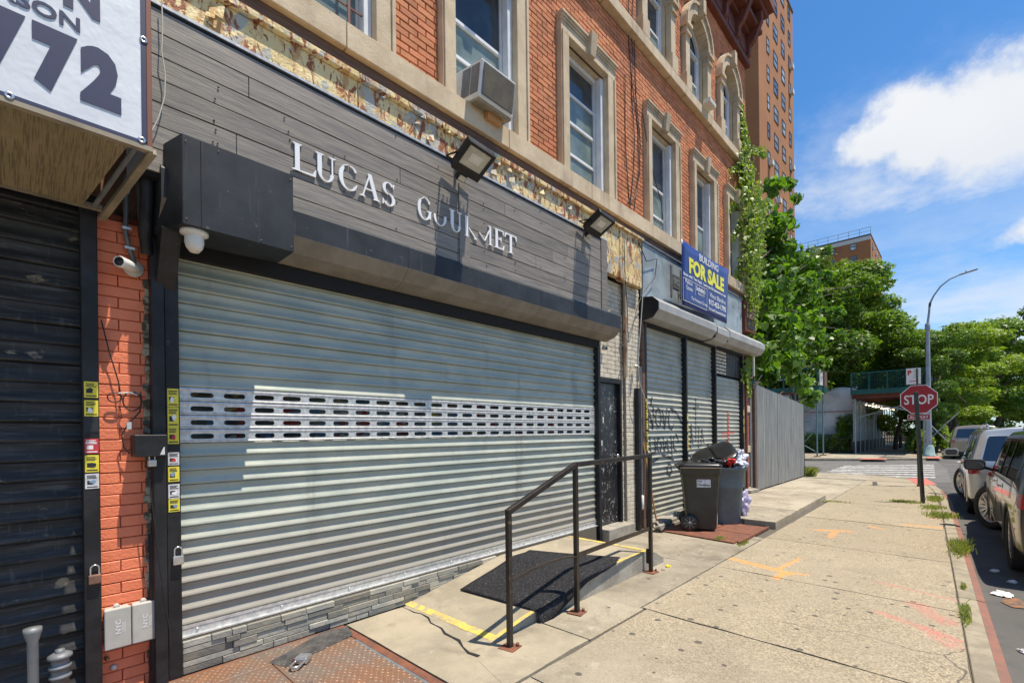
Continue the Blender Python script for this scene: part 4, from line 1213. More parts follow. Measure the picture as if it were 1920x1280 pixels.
# ------------------------------------------------------------------ left shop: black gate, awning
random.seed(5)
g0 = gate('black_roll_down_shutter', 'black painted roll-down shutter at the left edge under the white banner awning', -2.4, .25, .02, 2.95, .112, M['blackslat'], y=3.765, barm='pipe')
MB().box(.25, .325, 3.69, 3.80, 0, 3.0).build('guide_rail', M['blackm'], g0, bevel=.004)
aw = thing('banner_awning', 'white vinyl banner sign with dark blue digits on a brown frame', 'banner sign', (-1, 3.3, 2.9))
YA = 2.90
MB().box(-2.6, .425, YA, YA + .004, 3.03, 4.3).build('banner', M['banner'], aw)
MB().box(.425, .445, YA - .002, YA + .004, 3.02, 4.3).build('banner_border', M['navy'], aw)
b = MB(); b.box(-2.6, .445, YA - .002, YA + .004, 3.012, 3.03); b.build('banner_border', M['navy'], aw)
MB().box(.446, .468, YA, YA + .03, 3.0, 4.3).build('side_frame', M['brownf'], aw, bevel=.002)
b = MB(); b.bar((-2.6, YA + .015, 3.0), (.47, YA + .015, 3.0), .035, .022); b.build('front_rail', M['alu'], aw)
b = MB(); b.bar((.47, YA + .01, 2.998), (.345, 3.68, 2.872), .035, .03); b.build('end_rail', M['alu'], aw, bevel=.003)
b = MB(); b.bar((-2.6, 3.60, 2.90), (.34, 3.60, 2.90), .03); b.build('rear_rail', M['alu'], aw)
b = MB(); b.tube([(.405, YA + .03, 3.0), (.30, 3.56, 2.885)], .012, 8); b.build('brace_tube', M['pipe'], aw)
b = MB()
b.add([(-2.6, YA + .03, 2.995), (.375, YA + .03, 2.995), (.255, 3.58, 2.888), (-2.6, 3.58, 2.888), (-2.6, YA + .03, 2.999), (.375, YA + .03, 2.999), (.255, 3.58, 2.892), (-2.6, 3.58, 2.892)],
      [(0, 3, 2, 1), (4, 5, 6, 7), (0, 1, 5, 4), (1, 2, 6, 5), (2, 3, 7, 6), (3, 0, 4, 7)])
b.build('mesh_underside', M['mesh'], aw)
MB().box(.456, .464, YA + .032, 3.62, 3.04, 4.30).build('added_end_cover', M['banner'], aw)  # unseen panel, added to stop sun entering by the open end
MB().box(-2.6, .468, YA, 3.8, 4.301, 4.34).build('unseen_top_cover', M['alu'], aw)  # out of view, widened to keep sun off the black shutter
MB().box(-2.6, .46, YA + .006, YA + .012, 3.02, 4.3).build('banner_backing', M['dark'], aw)
for x, z in ((.437, 3.53), (.425, 3.03), (-.02, 3.022)):
    MB().lathe([(.006, 0), (.017, 0), (.015, .004), (.007, .004), (.006, 0)], (x, YA - .002, z), (0, -1, 0), 14).build('grommet', M['chrome'], aw)
yt = YA - .001
text('digit', '2', M['navy'], aw, (.203, yt, 3.14), (1, 0, 0), (0, 0, 1), .235, .145, bold=.075)
text('digit', '7', M['navy'], aw, (.05, yt, 3.14), (1, 0, 0), (0, 0, 1), .235, .145, bold=.075)
text('digit', '7', M['navy'], aw, (-.115, yt, 3.14), (1, 0, 0), (0, 0, 1), .235, .145, bold=.075)
text('print', 'RSON', M['navy'], aw, (-.055, yt, 3.425), (1, 0, 0), (0, 0, 1), .062, .26, bold=.02)
text('print', 'N', M['navy'], aw, (.15, yt, 3.525), (1, 0, 0), (0, 0, 1), .14, .125, bold=.05)
text('print', 'O', M['navy'], aw, (.02, yt, 3.525), (1, 0, 0), (0, 0, 1), .14, .115, bold=.05)

# standpipes
for x, z, r, lab, kind in ((.035, .60, .022, 'tall grey vent pipe with a flared cap in front of the black shutter', 0), (.135, .44, .034, 'short grey fire standpipe with a stacked cap beside the tall vent pipe', 1)):
    t = thing('standpipe', lab, 'pipe', (x, 3.45, 0))
    if kind == 0:
        MB().lathe([(r, 0), (r, z - .07), (.036, z - .02), (.036, z), (0, z + .004)], (x, 3.45, 0), n=20).build('pipe', M['pipe'], t)
    else:
        MB().lathe([(.036, 0), (.036, z - .13), (.046, z - .128), (.046, z - .118), (.037, z - .11), (.037, z - .08), (.047, z - .078), (.047, z - .066), (.036, z - .06), (.036, z - .03), (.050, z - .026), (.050, z - .012), (.03, z), (0, z)], (x, 3.45, 0), n=20).build('pipe', M['pipe'], t)
        MB().lathe([(.02, 0), (.02, .018), (0, .018)], (x, 3.45, z), n=6).build('cap_nut', M['pipe'], t)

# stickers on both posts
def stick(x0, x1, z0, z1, y, m, parent, lines=True):
    o = MB().box(x0, x1, y - .0015, y, z0, z1).build('sticker', M[m], parent)
    k = MB(); im = 'ink' if m == 'yst' else 'signwhite' if m == 'rst' else 'ink'; w_ = x1 - x0; h = z1 - z0
    for i in range(3): k.box(x0 + w_ * .12, x1 - w_ * random.uniform(.1, .3), y - .0022, y - .0015, z1 - h * (.1 + .09 * i) - h * .05, z1 - h * (.1 + .09 * i))
    k.box(x0 + w_ * .12, x1 - w_ * .1, y - .0022, y - .0015, z0 + h * .08, z0 + h * .15)
    k.box(x0 + w_ * .15, x0 + w_ * .6, y - .0022, y - .0015, z0 + h * .28, z0 + h * .55)
    k.build('sticker_print', M[im], o)
    if m in ('yst', 'wst'):
        q = MB(); cx, cz = x0 + w_ * random.uniform(.4, .6), z0 + h * random.uniform(.35, .5)
        q.prism([(cx + w_ * random.uniform(.12, .30) * math.cos(a), cz + h * random.uniform(.08, .2) * math.sin(a)) for a in [k_ * .7 for k_ in range(9)]], 'y', y - .003, y - .0024)
        q.build('sticker_picture', M[random.choice(['blueink', 'redink', 'ink', 'signwhite'])], o)
    return o


random.seed(2)
ys = 3.69
for px0, y0, y1, m in ((0, 715, 745, 'yst'), (0, 750, 780, 'yst'), (0, 781, 810, 'ink'), (0, 822, 850, 'rst'), (0, 853, 885, 'yst'), (0, 888, 916, 'wst')):
    za, zb = W(165, y1, ys).z, W(165, y0, ys).z; stick(.258, .320, za, zb, ys - .001, m, g0)
text('sticker_print', 'GATES', M['signwhite'], g0, (.262, ys - .003, W(165, 832, ys).z), (1, 0, 0), (0, 0, 1), .013, .05, bold=.02, ext=.0003)
for y0, y1, m in ((728, 762, 'yst'), (763, 800, 'yst'), (800, 832, 'yst'), (848, 872, 'wst'), (875, 903, 'yst'), (908, 935, 'wst'), (936, 960, 'yst')):
    za, zb = W(315, y1, ys).z, W(315, y0, ys).z; stick(.655, .715, za, zb, ys - .001, m, g1)

# cameras on the pier, conduits, cables
cm_ = thing('security_camera', 'white bullet security camera on the orange pier under the grey conduit', 'camera', (.47, 3.72, 2.62))
c0 = Vector((.50, 3.745, 2.63))
MB().lathe([(0, 0), (.052, 0), (.052, .018), (0, .02)], c0 + Vector((0, .02, 0)), (0, -1, 0), 20).build('camera_base', M['cream'], cm_)
MB().lathe([(.022, 0), (.03, .04), (.033, .06), (.033, .15), (.030, .157), (.027, .150), (0, .149)], c0 + Vector((.01, -.02, -.005)), (-.62, -.75, -.05), 20).build('camera_body', M['white'], cm_)
MB().lathe([(0, 0), (.026, 0), (.024, .004), (0, .004)], c0 + Vector((.01, -.02, -.005)) + Vector((-.62, -.75, -.05)).normalized() * .150, (-.62, -.75, -.05), 20).build('camera_lens', M['lid'], cm_)
cd = thing('grey_conduit', 'bent grey conduit clipped to the orange pier above the bullet camera', 'conduit', (.47, 3.74, 2.7))
MB().tube([(.47, 3.74, 3.2), (.465, 3.74, 2.95), (.462, 3.74, 2.84), (.475, 3.74, 2.76), (.495, 3.745, 2.70), (.505, 3.75, 2.66)], .014, 10).build('pipe', M['conduit'], cd)
MB().box(.445, .49, 3.722, 3.745, 2.86, 2.875).box(.455, .505, 3.722, 3.745, 2.74, 2.755).build('pipe_clip', M['galv'], cd)
cd = thing('square_duct', 'pale square duct beside the bent conduit on the pier', 'duct', (.53, 3.74, 2.8))
MB().bar((.525, 3.735, 3.2), (.54, 3.735, 2.82), .022).build('duct', M['pipe'], cd)
cb = thing('looped_cable', 'black coaxial cable looped and tied on the orange pier', 'cable', (.45, 3.74, 1.7))
pts = [W(190, 600, 3.745), W(205, 660, 3.74), W(222, 715, 3.74), W(226, 738, 3.735)]
MB().tube(pts, .0035, 6).build('cable_run', M['cable'], cb)
cc = W(215, 745, 3.735); c2_ = W(248, 752, 3.73)
MB().tube([cc + Vector((.034 * math.cos(a), 0, .028 * math.sin(a))) for a in [k * math.pi / 10 for k in range(21)]], .0035, 6).build('small_loop', M['cable'], cb)
MB().tube([c2_ + Vector((.045 * math.cos(a), 0, .058 * math.sin(a))) for a in [k * math.pi / 12 for k in range(25)]], .004, 6).build('large_loop', M['cable'], cb)
MB().tube([W(*p, 3.73) for p in ((263, 735), (266, 752), (262, 772), (240, 795), (228, 815), (232, 838), (243, 850))], .004, 6).build('cable_run', M['cable'], cb)
MB().tube([W(*p, 3.74) for p in ((226, 735), (225, 760), (228, 782))], .002, 6).build('cable_run', M['cable'], cb)
MB().tube([W(*p, 3.73) for p in ((222, 737), (245, 736), (258, 740))], .005, 6).build('tape_wrap', M['cablew'], cb)
MB().box(.455, .478, 3.725, 3.75, 1.62, 1.665).build('splitter', M['galv'], cb)
cb = thing('ground_cable', 'thin black cable running down behind the shutter rail to the hatch', 'cable', (.6, 3.7, .5))
MB().tube([W(*p, 3.66) for p in ((275, 862), (290, 980), (305, 1100), (318, 1180), (322, 1235))], .0035, 6).build('cable_run', M['cable'], cb)
sp = thing('hose_tap', 'small brass tap and cleat low on the orange pier', 'tap', (.35, 3.74, .25))
MB().lathe([(0, 0), (.01, 0), (.012, .03), (.006, .04), (0, .04)], W(200, 1232, 3.765), (0, -1, 0), 10).build('tap_body', mat('tarnished_brass', (.35, .22, .10), rough=.5, metal=.6), sp)
MB().lathe([(0, 0), (.018, .002), (.014, .014), (0, .016)], W(213, 1250, 3.765), (0, -1, 0), 12).build('cleat', M['cream'], sp)

# ------------------------------------------------------------------ floodlights
def flood(label, x, y, z, sc):
    t = thing('floodlight', label, 'floodlight', (x, y, z), 'black floodlights on the plank sign')
    o = Vector((x, y, z)); fdir = Vector((-.12, -.45, -.89)).normalized()
    ux = Vector((1, 0, 0)); ux = (ux - fdir * ux.dot(fdir)).normalized(); uz = ux.cross(fdir).normalized()
    if uz.z < 0: uz = -uz

    def bx(mb, a0, a1, b0, b1, c0, c1):
        vs = [o + ux * (a * sc) + uz * (b_ * sc) + fdir * (c * sc) for c in (c0, c1) for a, b_ in ((a0, b0), (a1, b0), (a1, b1), (a0, b1))]
        mb.add(vs, [(0, 3, 2, 1), (4, 5, 6, 7), (0, 1, 5, 4), (1, 2, 6, 5), (2, 3, 7, 6), (3, 0, 4, 7)]); return mb
    bx(MB(), -.115, .115, -.10, .12, -.025, .02).build('housing', M['blackm'], t, bevel=.006)
    fr = MB(); bx(fr, -.115, .115, .10, .12, .02, .035); bx(fr, -.115, .115, -.10, -.045, .02, .035); bx(fr, -.115, -.093, -.045, .10, .02, .035); bx(fr, .093, .115, -.045, .10, .02, .035)
    fr.build('bezel', M['blackm'], t)
    bx(MB(), -.093, .093, -.045, .10, .02, .026).build('glass', M['ledglass'], t)
    bx(MB(), -.045, .045, .0, .06, .026, .028).build('emitter_plate', M['white'], t)
    for k in range(6): bx(MB(), -.10 + k * .036, -.09 + k * .036, -.09, .11, -.05, -.025).build('cooling_fin', M['blackm'], t)
    bx(MB(), -.04, .03, -.155, -.10, -.01, .035).build('sensor_housing', M['blackm'], t, bevel=.006)
    bx(MB(), -.03, .02, -.145, -.108, .035, .042).build('sensor_window', M['ledglass'], t)
    b = MB(); b.bar(o + ux * -.125 * sc, o + ux * -.125 * sc + Vector((0, .16, .03)), .02, .006); b.bar(o + ux * .125 * sc, o + ux * .125 * sc + Vector((0, .16, .03)), .02, .006)
    b.bar(o + ux * -.125 * sc + Vector((0, .16, .03)), o + ux * .125 * sc + Vector((0, .16, .03)), .02, .006); b.bar(o + Vector((0, .16, .03)), (x, 3.6, z + .02), .03, .02)
    b.build('bracket', M['blackm'], t)


flood('nearer black floodlight over the sign letters', 2.93, 3.27, 4.11, 1.35)
flood('farther black floodlight at the right end of the plank sign', 5.07, 3.29, 4.19, 1.3)
cb = thing('grey_hanging_cable', 'thin grey cable hanging over the left end of the plank sign', 'cable', (.6, 3.48, 3.6))
MB().tube([W(*p, 3.47) for p in ((303, 0), (305, 50), (303, 95), (310, 140), (309, 180), (298, 220), (284, 248))], .0035, 6).build('cable_run', M['cablew'], cb)
# ------------------------------------------------------------------ ramp, hatch, handrail
PLT = .215


def rz_(x):
    if x < 2.42: return .004
    if x < 3.65: return .004 + (PLT - .004) * (x - 2.42) / 1.23
    if x < 4.95: return PLT
    return max(.02, PLT - (x - 4.95) * .75)


rp = thing('entrance_ramp', 'low concrete ramp and landing with yellow painted edges under the grey shutter', 'ramp', (3.8, 3.1, 0))
b = MB(); xs = [2.42, 2.7, 3.0, 3.35, 3.65, 3.9, 4.4, 4.95]
ya, yb = 2.545, 3.70
vs = []; n = len(xs)
for x in xs:
    yl = ya + (x - 2.42) * .012
    vs += [(x, yl, -.02), (x, yl, rz_(x)), (x, yb, rz_(x) + .004), (x, yb, -.02)]
fs = []
for i in range(n - 1):
    for k in range(4): fs.append((i * 4 + k, i * 4 + (k + 1) % 4, i * 4 + 4 + (k + 1) % 4, i * 4 + 4 + k))
fs += [(0, 1, 2, 3), tuple((n - 1) * 4 + k for k in (3, 2, 1, 0))]
b.add(vs, fs)
o = b.build('ramp_slab', [M['conc'], M['ramp_side']], rp, bevel=.006)
for p in o.data.polygons:
    if abs(p.normal.z) < .5: p.material_index = 1
b = MB(); b.prism([(4.952, -.02), (5.30, -.02), (5.30, .05), (5.12, .15), (4.952, .20)], 'y', 2.58, 3.70); b.build('landing_end', [M['ramp_side']], rp, bevel=.006)
b = MB()
for i in range(n - 1):
    x0, x1 = xs[i], xs[i + 1]; yl0 = ya + (x0 - 2.42) * .012; yl1 = ya + (x1 - 2.42) * .012
    if 2.95 < (x0 + x1) / 2 < 3.0: pass
    b.add([(x0, yl0 + .002, rz_(x0) + .003), (x1, yl1 + .002, rz_(x1) + .003), (x1, yl1 + .045, rz_(x1) + .003), (x0, yl0 + .045, rz_(x0) + .003)], [(0, 1, 2, 3)])
b.build('yellow_edge_line', M['yellowp'], rp)
b = MB()
for k in range(12):
    y0 = 2.55 + k * .096; j = random.uniform(-.006, .006)
    b.add([(2.43 + j, y0, .007 + .171 * .01), (2.50 + j, y0, .0215), (2.50 + j, y0 + .098, .0215), (2.43 + j, y0 + .098, .009)], [(0, 1, 2, 3)])
b.build('yellow_edge_line', M['yellowp'], rp)
b = MB(); b.add([(4.86, 2.62, PLT + .005), (4.93, 2.62, PLT + .005), (4.93, 3.69, PLT + .007), (4.86, 3.69, PLT + .007)], [(0, 1, 2, 3)]); b.build('yellow_edge_line', M['yellowp'], rp)
b = MB(); b.prism([(2.05, 2.03), (2.42, 2.03), (2.42, 2.54), (2.16, 2.40)], 'z', -.1, .007); b.build('ramp_corner', M['conc'], rp, bevel=.004)
# crack in front of the ramp
cp = [(830, 840), (880, 862), (905, 875), (945, 882), (985, 905), (1000, 935), (1030, 950), (1060, 965), (1080, 995), (1120, 1015), (1160, 1035), (1185, 1075), (1215, 1105), (1275, 1125)]
cw = [.002, .003, .006, .004, .010, .006, .004, .008, .012, .009, .014, .006, .012, .016]
q = [G(480 + x / 3.048, 860 + y / 3.048, .009) for x, y in cp]
b = MB(); L_ = [(p.x - w_, p.y, .0095) for p, w_ in zip(q, cw)]; R_ = [(p.x + w_, p.y + .003, .0095) for p, w_ in zip(q, cw)]
for i in range(len(q) - 1): b.quad(L_[i], R_[i], R_[i + 1], L_[i + 1])
struct(b.build('crack', M['joint'], pav)).pop('kind', None) if False else b.build('crack', M['dark'], pav)

mt = thing('rubber_mat', 'wavy black rubber door mat lying over the ramp edge', 'mat', (3.6, 3.0, .2))
# grid draped over the ramp, hanging past the edge
c00, c10, c11, c01 = Vector((2.86, 3.43)), Vector((2.93, 2.44)), Vector((4.35, 2.60)), Vector((3.95, 3.52))
NU, NV = 30, 24; vs = []
for i in range(NU + 1):
    for j in range(NV + 1):
        u, v = i / NU, j / NV
        p = c00.lerp(c01, u).lerp(c10.lerp(c11, u), v)
        x, y = p
        ye = ya + (x - 2.42) * .012
        z = rz_(x) + .012 + .003 * math.sin(u * 9 + v * 4) + .010 * math.exp(-((x - 3.6) / .25) ** 2)
        if y < ye + .02:
            d_ = ye + .02 - y; z -= d_ * 1.1; y = ye - .012 - d_ * .35
        if u > .93: z += (u - .93) * .2
        vs.append((x, y, z))
fs = [(i * (NV + 1) + j, (i + 1) * (NV + 1) + j, (i + 1) * (NV + 1) + j + 1, i * (NV + 1) + j + 1) for i in range(NU) for j in range(NV)]
b = MB(); b.add(vs, fs, 0, True); o = b.build('mat_sheet', M['matm'], mt)
sd = o.modifiers.new('thick', 'SOLIDIFY'); sd.thickness = .009; sd.offset = 1

hr = thing('handrail', 'black steel handrail with a sloping top rail standing beside the ramp', 'handrail', (3.3, 2.45, 0))
P1, P2, P3 = Vector((2.455, 2.39, 0)), Vector((3.325, 2.42, 0)), Vector((4.83, 2.50, 0)); H1, H2, H3 = 1.0, 1.285, 1.30
for p, h in ((P1, H1), (P2, H2), (P3, H3)):
    MB().bar(p + Vector((0, 0, .012)), p + Vector((0, 0, h)), .038, up=(1, 0, 0)).build('post', M['rail'], hr, bevel=.003)
    a = random.uniform(-.2, .2); bp = MB(); r_ = Matrix.Rotation(a, 3, 'Z')
    vs = [p + r_ @ Vector((sx * .065, sy * .065, z)) for z in (0.002, .012) for sx, sy in ((-1, -1), (1, -1), (1, 1), (-1, 1))]
    bp.add(vs, [(0, 3, 2, 1), (4, 5, 6, 7), (0, 1, 5, 4), (1, 2, 6, 5), (2, 3, 7, 6), (3, 0, 4, 7)])
    bo = bp.build('base_plate', M['rustd'], hr, bevel=.002)
    MB().lathe([(0, 0), (.013, 0), (.012, .022), (0, .024)], p + Vector((.045, -.035, .012)), n=8).build('anchor_bolt', M['rustd'], bo)
e = Vector((0, 0, -.0185))
MB().bar(P1 + Vector((-.015, 0, H1 - .01)), P2 + Vector((0, 0, H2)), .042, .042).build('top_rail', M['rail'], hr, bevel=.003)
MB().bar(P2 + Vector((0, 0, H2 + .001)), P3 + Vector((.02, 0, H3)), .0425, .0425).build('top_rail', M['rail'], hr, bevel=.003)
b = MB(); m0 = P1 + Vector((.02, 0, .49)); m3 = P2 + Vector((0, 0, .495)); mm = m0.lerp(m3, .5) + Vector((0, 0, .035))
pts = [m0, m0.lerp(m3, .25) + Vector((0, 0, .026)), mm, m0.lerp(m3, .78) + Vector((0, 0, .026)), m3]
for a, c in zip(pts, pts[1:]): b.bar(a, c, .036, .012)
b.build('middle_rail', M['rail'], hr)
MB().bar(P2 + Vector((0, 0, .497)), P3 + Vector((0, 0, .49)), .012, .04).build('middle_rail', M['rail'], hr)
MB().bar(P3 + Vector((-.01, .03, .10)), P3 + Vector((-.01, .03, .26)), .03).build('wall_bracket', M['rail'], hr)

ht = thing('cellar_hatch', 'rusty diamond-plate steel cellar hatch in front of the left shutters', 'cellar hatch', (1.2, 2.8, 0))
MB().box(.2, 1.83, 2.02, 3.70, -.12, .001).build('hatch_frame', M['rustd'], ht, bevel=.003)
diam = mat('diamond_plate', (.25, .125, .07), (.185, .155, .13), s=2.0, lo=.36, hi=.66, rough=.55, metal=.3,
           layers=[dict(c=(.42, .18, .07), s=3.5, lo=.58, hi=.72, a=.7), dict(c=(.07, .065, .065), s=2.1, lo=.62, hi=.68, a=.75), dict(c=(.12, .07, .05), s=40, lo=.52, hi=.7, a=.5)], bump=((50, .002),))
pm = MB().box(.42, 1.175, 2.05, 3.42, .001, .008).build('hatch_door', diam, ht, bevel=.002)
pm2 = MB().box(1.182, 1.76, 2.05, 3.42, .001, .008).build('hatch_door', diam, ht, bevel=.002)
pm3 = MB().box(.60, 1.75, 3.43, 3.67, .001, .007).build('rear_plate', diam, ht, bevel=.002)
MB().box(1.765, 1.825, 2.03, 3.55, .0012, .010).build('edge_strip', M['rustd'], ht, bevel=.002)
MB().box(1.74, 1.763, 2.3, 3.35, .0012, .009).build('edge_strip', M['pipe'], ht)
# raised tread lozenges, alternating directions, one joined part per door
lo_ = MB()
y = 2.08
r = 0
while y < 3.66:
    x = .62 + (.021 if r % 2 else 0)
    while x < 1.74:
        if not (abs(x - 1.178) < .018 or abs(y - 3.425) < .014):
            a = math.pi / 4 if (r + int(x / .042)) % 2 else -math.pi / 4
            c_, s_ = math.cos(a) * .0155, math.sin(a) * .0155; c2, s2 = -math.sin(a) * .0048, math.cos(a) * .0048
            z = .0078 if y < 3.425 else .0068
            lo_.add([(x - c_, y - s_, z), (x + c2, y + s2, z), (x + c_, y + s_, z), (x - c2, y - s2, z), (x, y, z + .005)], [(0, 4, 1), (1, 4, 2), (2, 4, 3), (3, 4, 0)])
        x += .042
    y += .031; r += 1
lo_.build('tread_lozenge', M['tread'], ht, kind='stuff')
b = MB(); b.add([(1.22, 3.30, .0105), (1.78, 3.44, .0105), (1.83, 3.62, .0105), (1.66, 3.68, .0105), (1.17, 3.46, .0105)], [(0, 1, 2, 3, 4)]); b.build('tar_patch', M['patch'], ht)
MB().tube([(1.27, 3.31, .01), (1.27, 3.31, .045), (1.30, 3.30, .045), (1.30, 3.30, .01)], .006, 6).build('hasp', M['rustd'], ht)

# ------------------------------------------------------------------ white painted brick with the black door
wb = thing('white_brick_pier', 'white painted brick wall and pier around the scuffed black door', 'brick wall', (6.3, 3.85, 0))
b = MB(); core(b, 5.62, 6.93, 0, 3.85, [(5.74, 6.42, 0, 2.36)], 3.802, 3.93); b.box(6.49, 6.93, 3.752, 3.80, 0, 3.85); b.build('wall', M['whitej'], wb)
br2 = brick_rows(5.622, 6.49, 0, 3.84, .215, .0678, [(5.73, 6.43, 0, 2.37)], gap=.006)
lay(br2, 3.79, .016, M['whiteb'], wb, 150, lambda q: -q[2], jit=.002)
br2 = brick_rows(6.492, 6.928, 0, 3.84, .215, .0678, [], gap=.006)
lay(br2, 3.74, .016, M['whiteb'], wb, 148, lambda q: abs(q[2] - 2), jit=.002)
dr = thing('black_door', 'scuffed black steel door with a white number beside the grey shutter', 'door', (6.08, 3.85, .18))
f = MB(); f.box(5.742, 5.79, 3.77, 3.88, .18, 2.35); f.box(6.37, 6.418, 3.77, 3.88, .18, 2.35); f.box(5.79, 6.37, 3.77, 3.88, 2.295, 2.35); f.build('door_frame', M['blackm'], dr, bevel=.003)
MB().box(5.79, 6.37, 3.83, 3.87, .185, 2.295).build('door_leaf', M['doorm'], dr, bevel=.003)
text('door_number', '11', M['signwhite'], dr, (5.88, 3.829, 1.70), (1, 0, 0), (0, 0, 1), .09, .10, bold=.01)
MB().box(5.81, 5.95, 3.824, 3.83, 1.36, 1.44).build('mail_slot', M['galv'], dr, bevel=.002)
MB().lathe([(0, 0), (.02, 0), (.02, .03), (.03, .045), (.025, .06), (0, .062)], (6.30, 3.83, 1.2), (0, -1, 0), 14).build('knob', M['chrome'], dr)
MB().box(5.74, 6.48, 3.60, 3.86, 0, .178).build('door_step', M['ramp_side'], dr, bevel=.008)
dp = thing('rusty_downpipe', 'rust-stained pipe running down the white brick between door and second shop', 'pipe', (6.45, 3.72, 2))
MB().tube([(6.46, 3.725, 3.84), (6.46, 3.725, 2.4)], .032, 10).build('pipe', mat('peeling_pipe', (.55, .47, .33), (.22, .14, .09), s=4, rough=.8, st=(1, 1, .5), layers=[dict(c=(.35, .13, .05), s=7, lo=.6, hi=.66)]), dp)
MB().box(6.41, 6.51, 3.70, 3.735, 3.1, 3.12).build('pipe_strap', M['rustd'], dp)
bp = thing('black_post', 'black steel post fixed to the white brick pier', 'post', (6.78, 3.68, 0))
MB().box(6.73, 6.80, 3.66, 3.735, 0, 2.25).build('post', M['blackm'], bp, bevel=.004)
MB().tube([(6.86, 3.69, .35), (6.86, 3.69, 2.6)], .018, 8).build('side_pipe', M['pipe'], bp)
MB().lathe([(.02, 0), (.032, .02), (.032, .22), (0, .24)], (6.86, 3.69, .32), n=12).build('pale_sleeve', M['white'], bp)
br3 = thing('broom_handle', 'wooden broom handle leaning on the post left of the second shutters', 'stick', (6.98, 3.6, 0))
MB().tube([(7.12, 3.56, .02), (6.94, 3.70, 1.38)], .013, 10).build('stick', M['wood'], br3)
MB().lathe([(.013, 0), (.016, .0), (.016, .06), (0, .06)], (7.12, 3.56, .02), (0, 0, 1), 10).build('ferrule', M['pipe'], br3)
rg = thing('rag_bundle', 'grey knotted rag on the ground at the foot of the black post', 'rag', (6.95, 3.45, 0))
b = MB()
for k in range(7):
    a = k * .9; b.tube([(6.9 + .10 * math.cos(a + t * .5) * (1 - t * .05), 3.42 + .08 * math.sin(a + t * .7), .03 + .05 * math.sin(t + k) ** 2 + .01 * k) for t in range(8)], .018, 6)
b.build('rag', M['rope'], rg)


def small_cam(lab, p, m):
    t = thing('small_camera', lab, 'camera', p)
    p = Vector(p)
    MB().lathe([(0, 0), (.035, 0), (.035, .03), (0, .032)], p, (0, -1, 0), 16).build('camera_base', M[m], t)
    MB().lathe([(0, 0), (.03, 0), (.034, .03), (.028, .055), (0, .06)], p + Vector((-.01, -.03, -.01)), (-.5, -.8, -.2), 16).build('camera_dome', M[m], t)
    MB().lathe([(0, 0), (.018, 0), (.01, .01), (0, .012)], p + Vector((-.01, -.03, -.01)) + Vector((-.5, -.8, -.2)).normalized() * .058, (-.5, -.8, -.2), 12).build('camera_lens', M['lid'], t)


small_cam('small white camera under the right end of the black hood', W(1131, 652, 3.76), 'white')
small_cam('small cream camera on the white brick pier left of the second shutters', W(1190, 687, 3.70), 'cream')
cb = thing('wall_cables', 'tangle of black cables hanging down the brick wall and over the white pier', 'cable', (6.8, 3.68, 4))
for p in ([(1187, 0), (1184, 60), (1186, 100), (1184, 180), (1190, 260), (1187, 330), (1180, 400), (1186, 440), (1188, 470)],
          [(1178, 0), (1179, 80), (1183, 140), (1196, 240), (1198, 320), (1188, 400), (1190, 450)],
          [(1172, 140), (1172, 240), (1174, 300), (1180, 380)],
          [(1188, 40), (1192, 180), (1200, 260), (1199, 330), (1190, 372), (1176, 380)]):
    MB().tube([W(*q, 3.755 + (.01 if i % 2 else -.01)) for i, q in enumerate(p)], .007, 6).build('cable_run', M['cable'], cb)
MB().tube([W(*q, 3.63) for q in ((1196, 450), (1204, 470), (1212, 490), (1232, 485), (1228, 520), (1205, 550), (1195, 575), (1180, 640), (1160, 652))], .007, 6).build('cable_run', M['cable'], cb)
MB().tube([W(*q, 3.60) for q in ((1206, 540), (1202, 600), (1196, 680), (1200, 720), (1214, 760), (1226, 790))], .007, 6).build('cable_run', M['cablew'], cb)
MB().tube([W(*q, 3.62) for q in ((1170, 450), (1172, 520), (1176, 570), (1178, 640))], .006, 6).build('cable_run', M['cable'], cb)
MB().tube([W(*q, 3.70) for q in ((1205, 215), (1212, 260), (1226, 330), (1240, 380), (1243, 410), (1228, 445), (1205, 455))], .007, 6).build('cable_run', M['cable'], cb)

# ------------------------------------------------------------------ second shop
random.seed(6)
GR = 'three closed shutters of the second shop'
gs = []
gs.append(gate('roll_down_shutter', 'left grey shutter of the second shop with black graffiti', 7.09, 8.60, .035, 3.36, .091, M['slat2'], y=3.765, group=GR))
gs.append(gate('roll_down_shutter', 'middle grey shutter of the second shop behind the bins', 8.66, 10.06, .035, 3.36, .091, M['slat2'], y=3.765, group=GR))
gs.append(gate('roll_down_shutter', 'right grey shutter of the second shop with a red painted cross', 10.13, 11.76, .11, 2.72, .091, M['slat2'], y=3.765, group=GR))
b = MB()
for k in range(13): b.box(10.95, 11.76, 3.77, 3.785, 2.80 + k * .045, 2.812 + k * .045)
for k in range(9): b.box(10.95 + k * .1, 10.965 + k * .1, 3.765, 3.77, 2.8, 3.37)
b.build('open_grille', M['pipe'], gs[2])
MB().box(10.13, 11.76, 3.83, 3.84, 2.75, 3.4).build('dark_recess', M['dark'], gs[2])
lay(brick_rows(10.15, 10.93, 2.8, 3.37, .2, .075, [], gap=.022), 3.775, .012, M['whiteb'], gs[2], 60, lambda q: q[2])
for g_, x in ((gs[0], 7.03), (gs[1], 8.605), (gs[2], 10.065), (gs[2], 11.765)):
    MB().box(x, x + .055, 3.69, 3.80, 0, 3.40).build('guide_rail', M['blackm'], g_, bevel=.004)
for g_, x, zs in ((gs[0], 7.035, (1.95, 1.78, 1.6, 1.42, 1.25, 1.05)), (gs[1], 8.61, (1.75, 1.55, 1.35, 1.2)), (gs[2], 11.77, (1.9, 1.7, 1.5))):
    for z in zs: stick(x, x + .05, z, z + .14, 3.689, 'yst', g_)
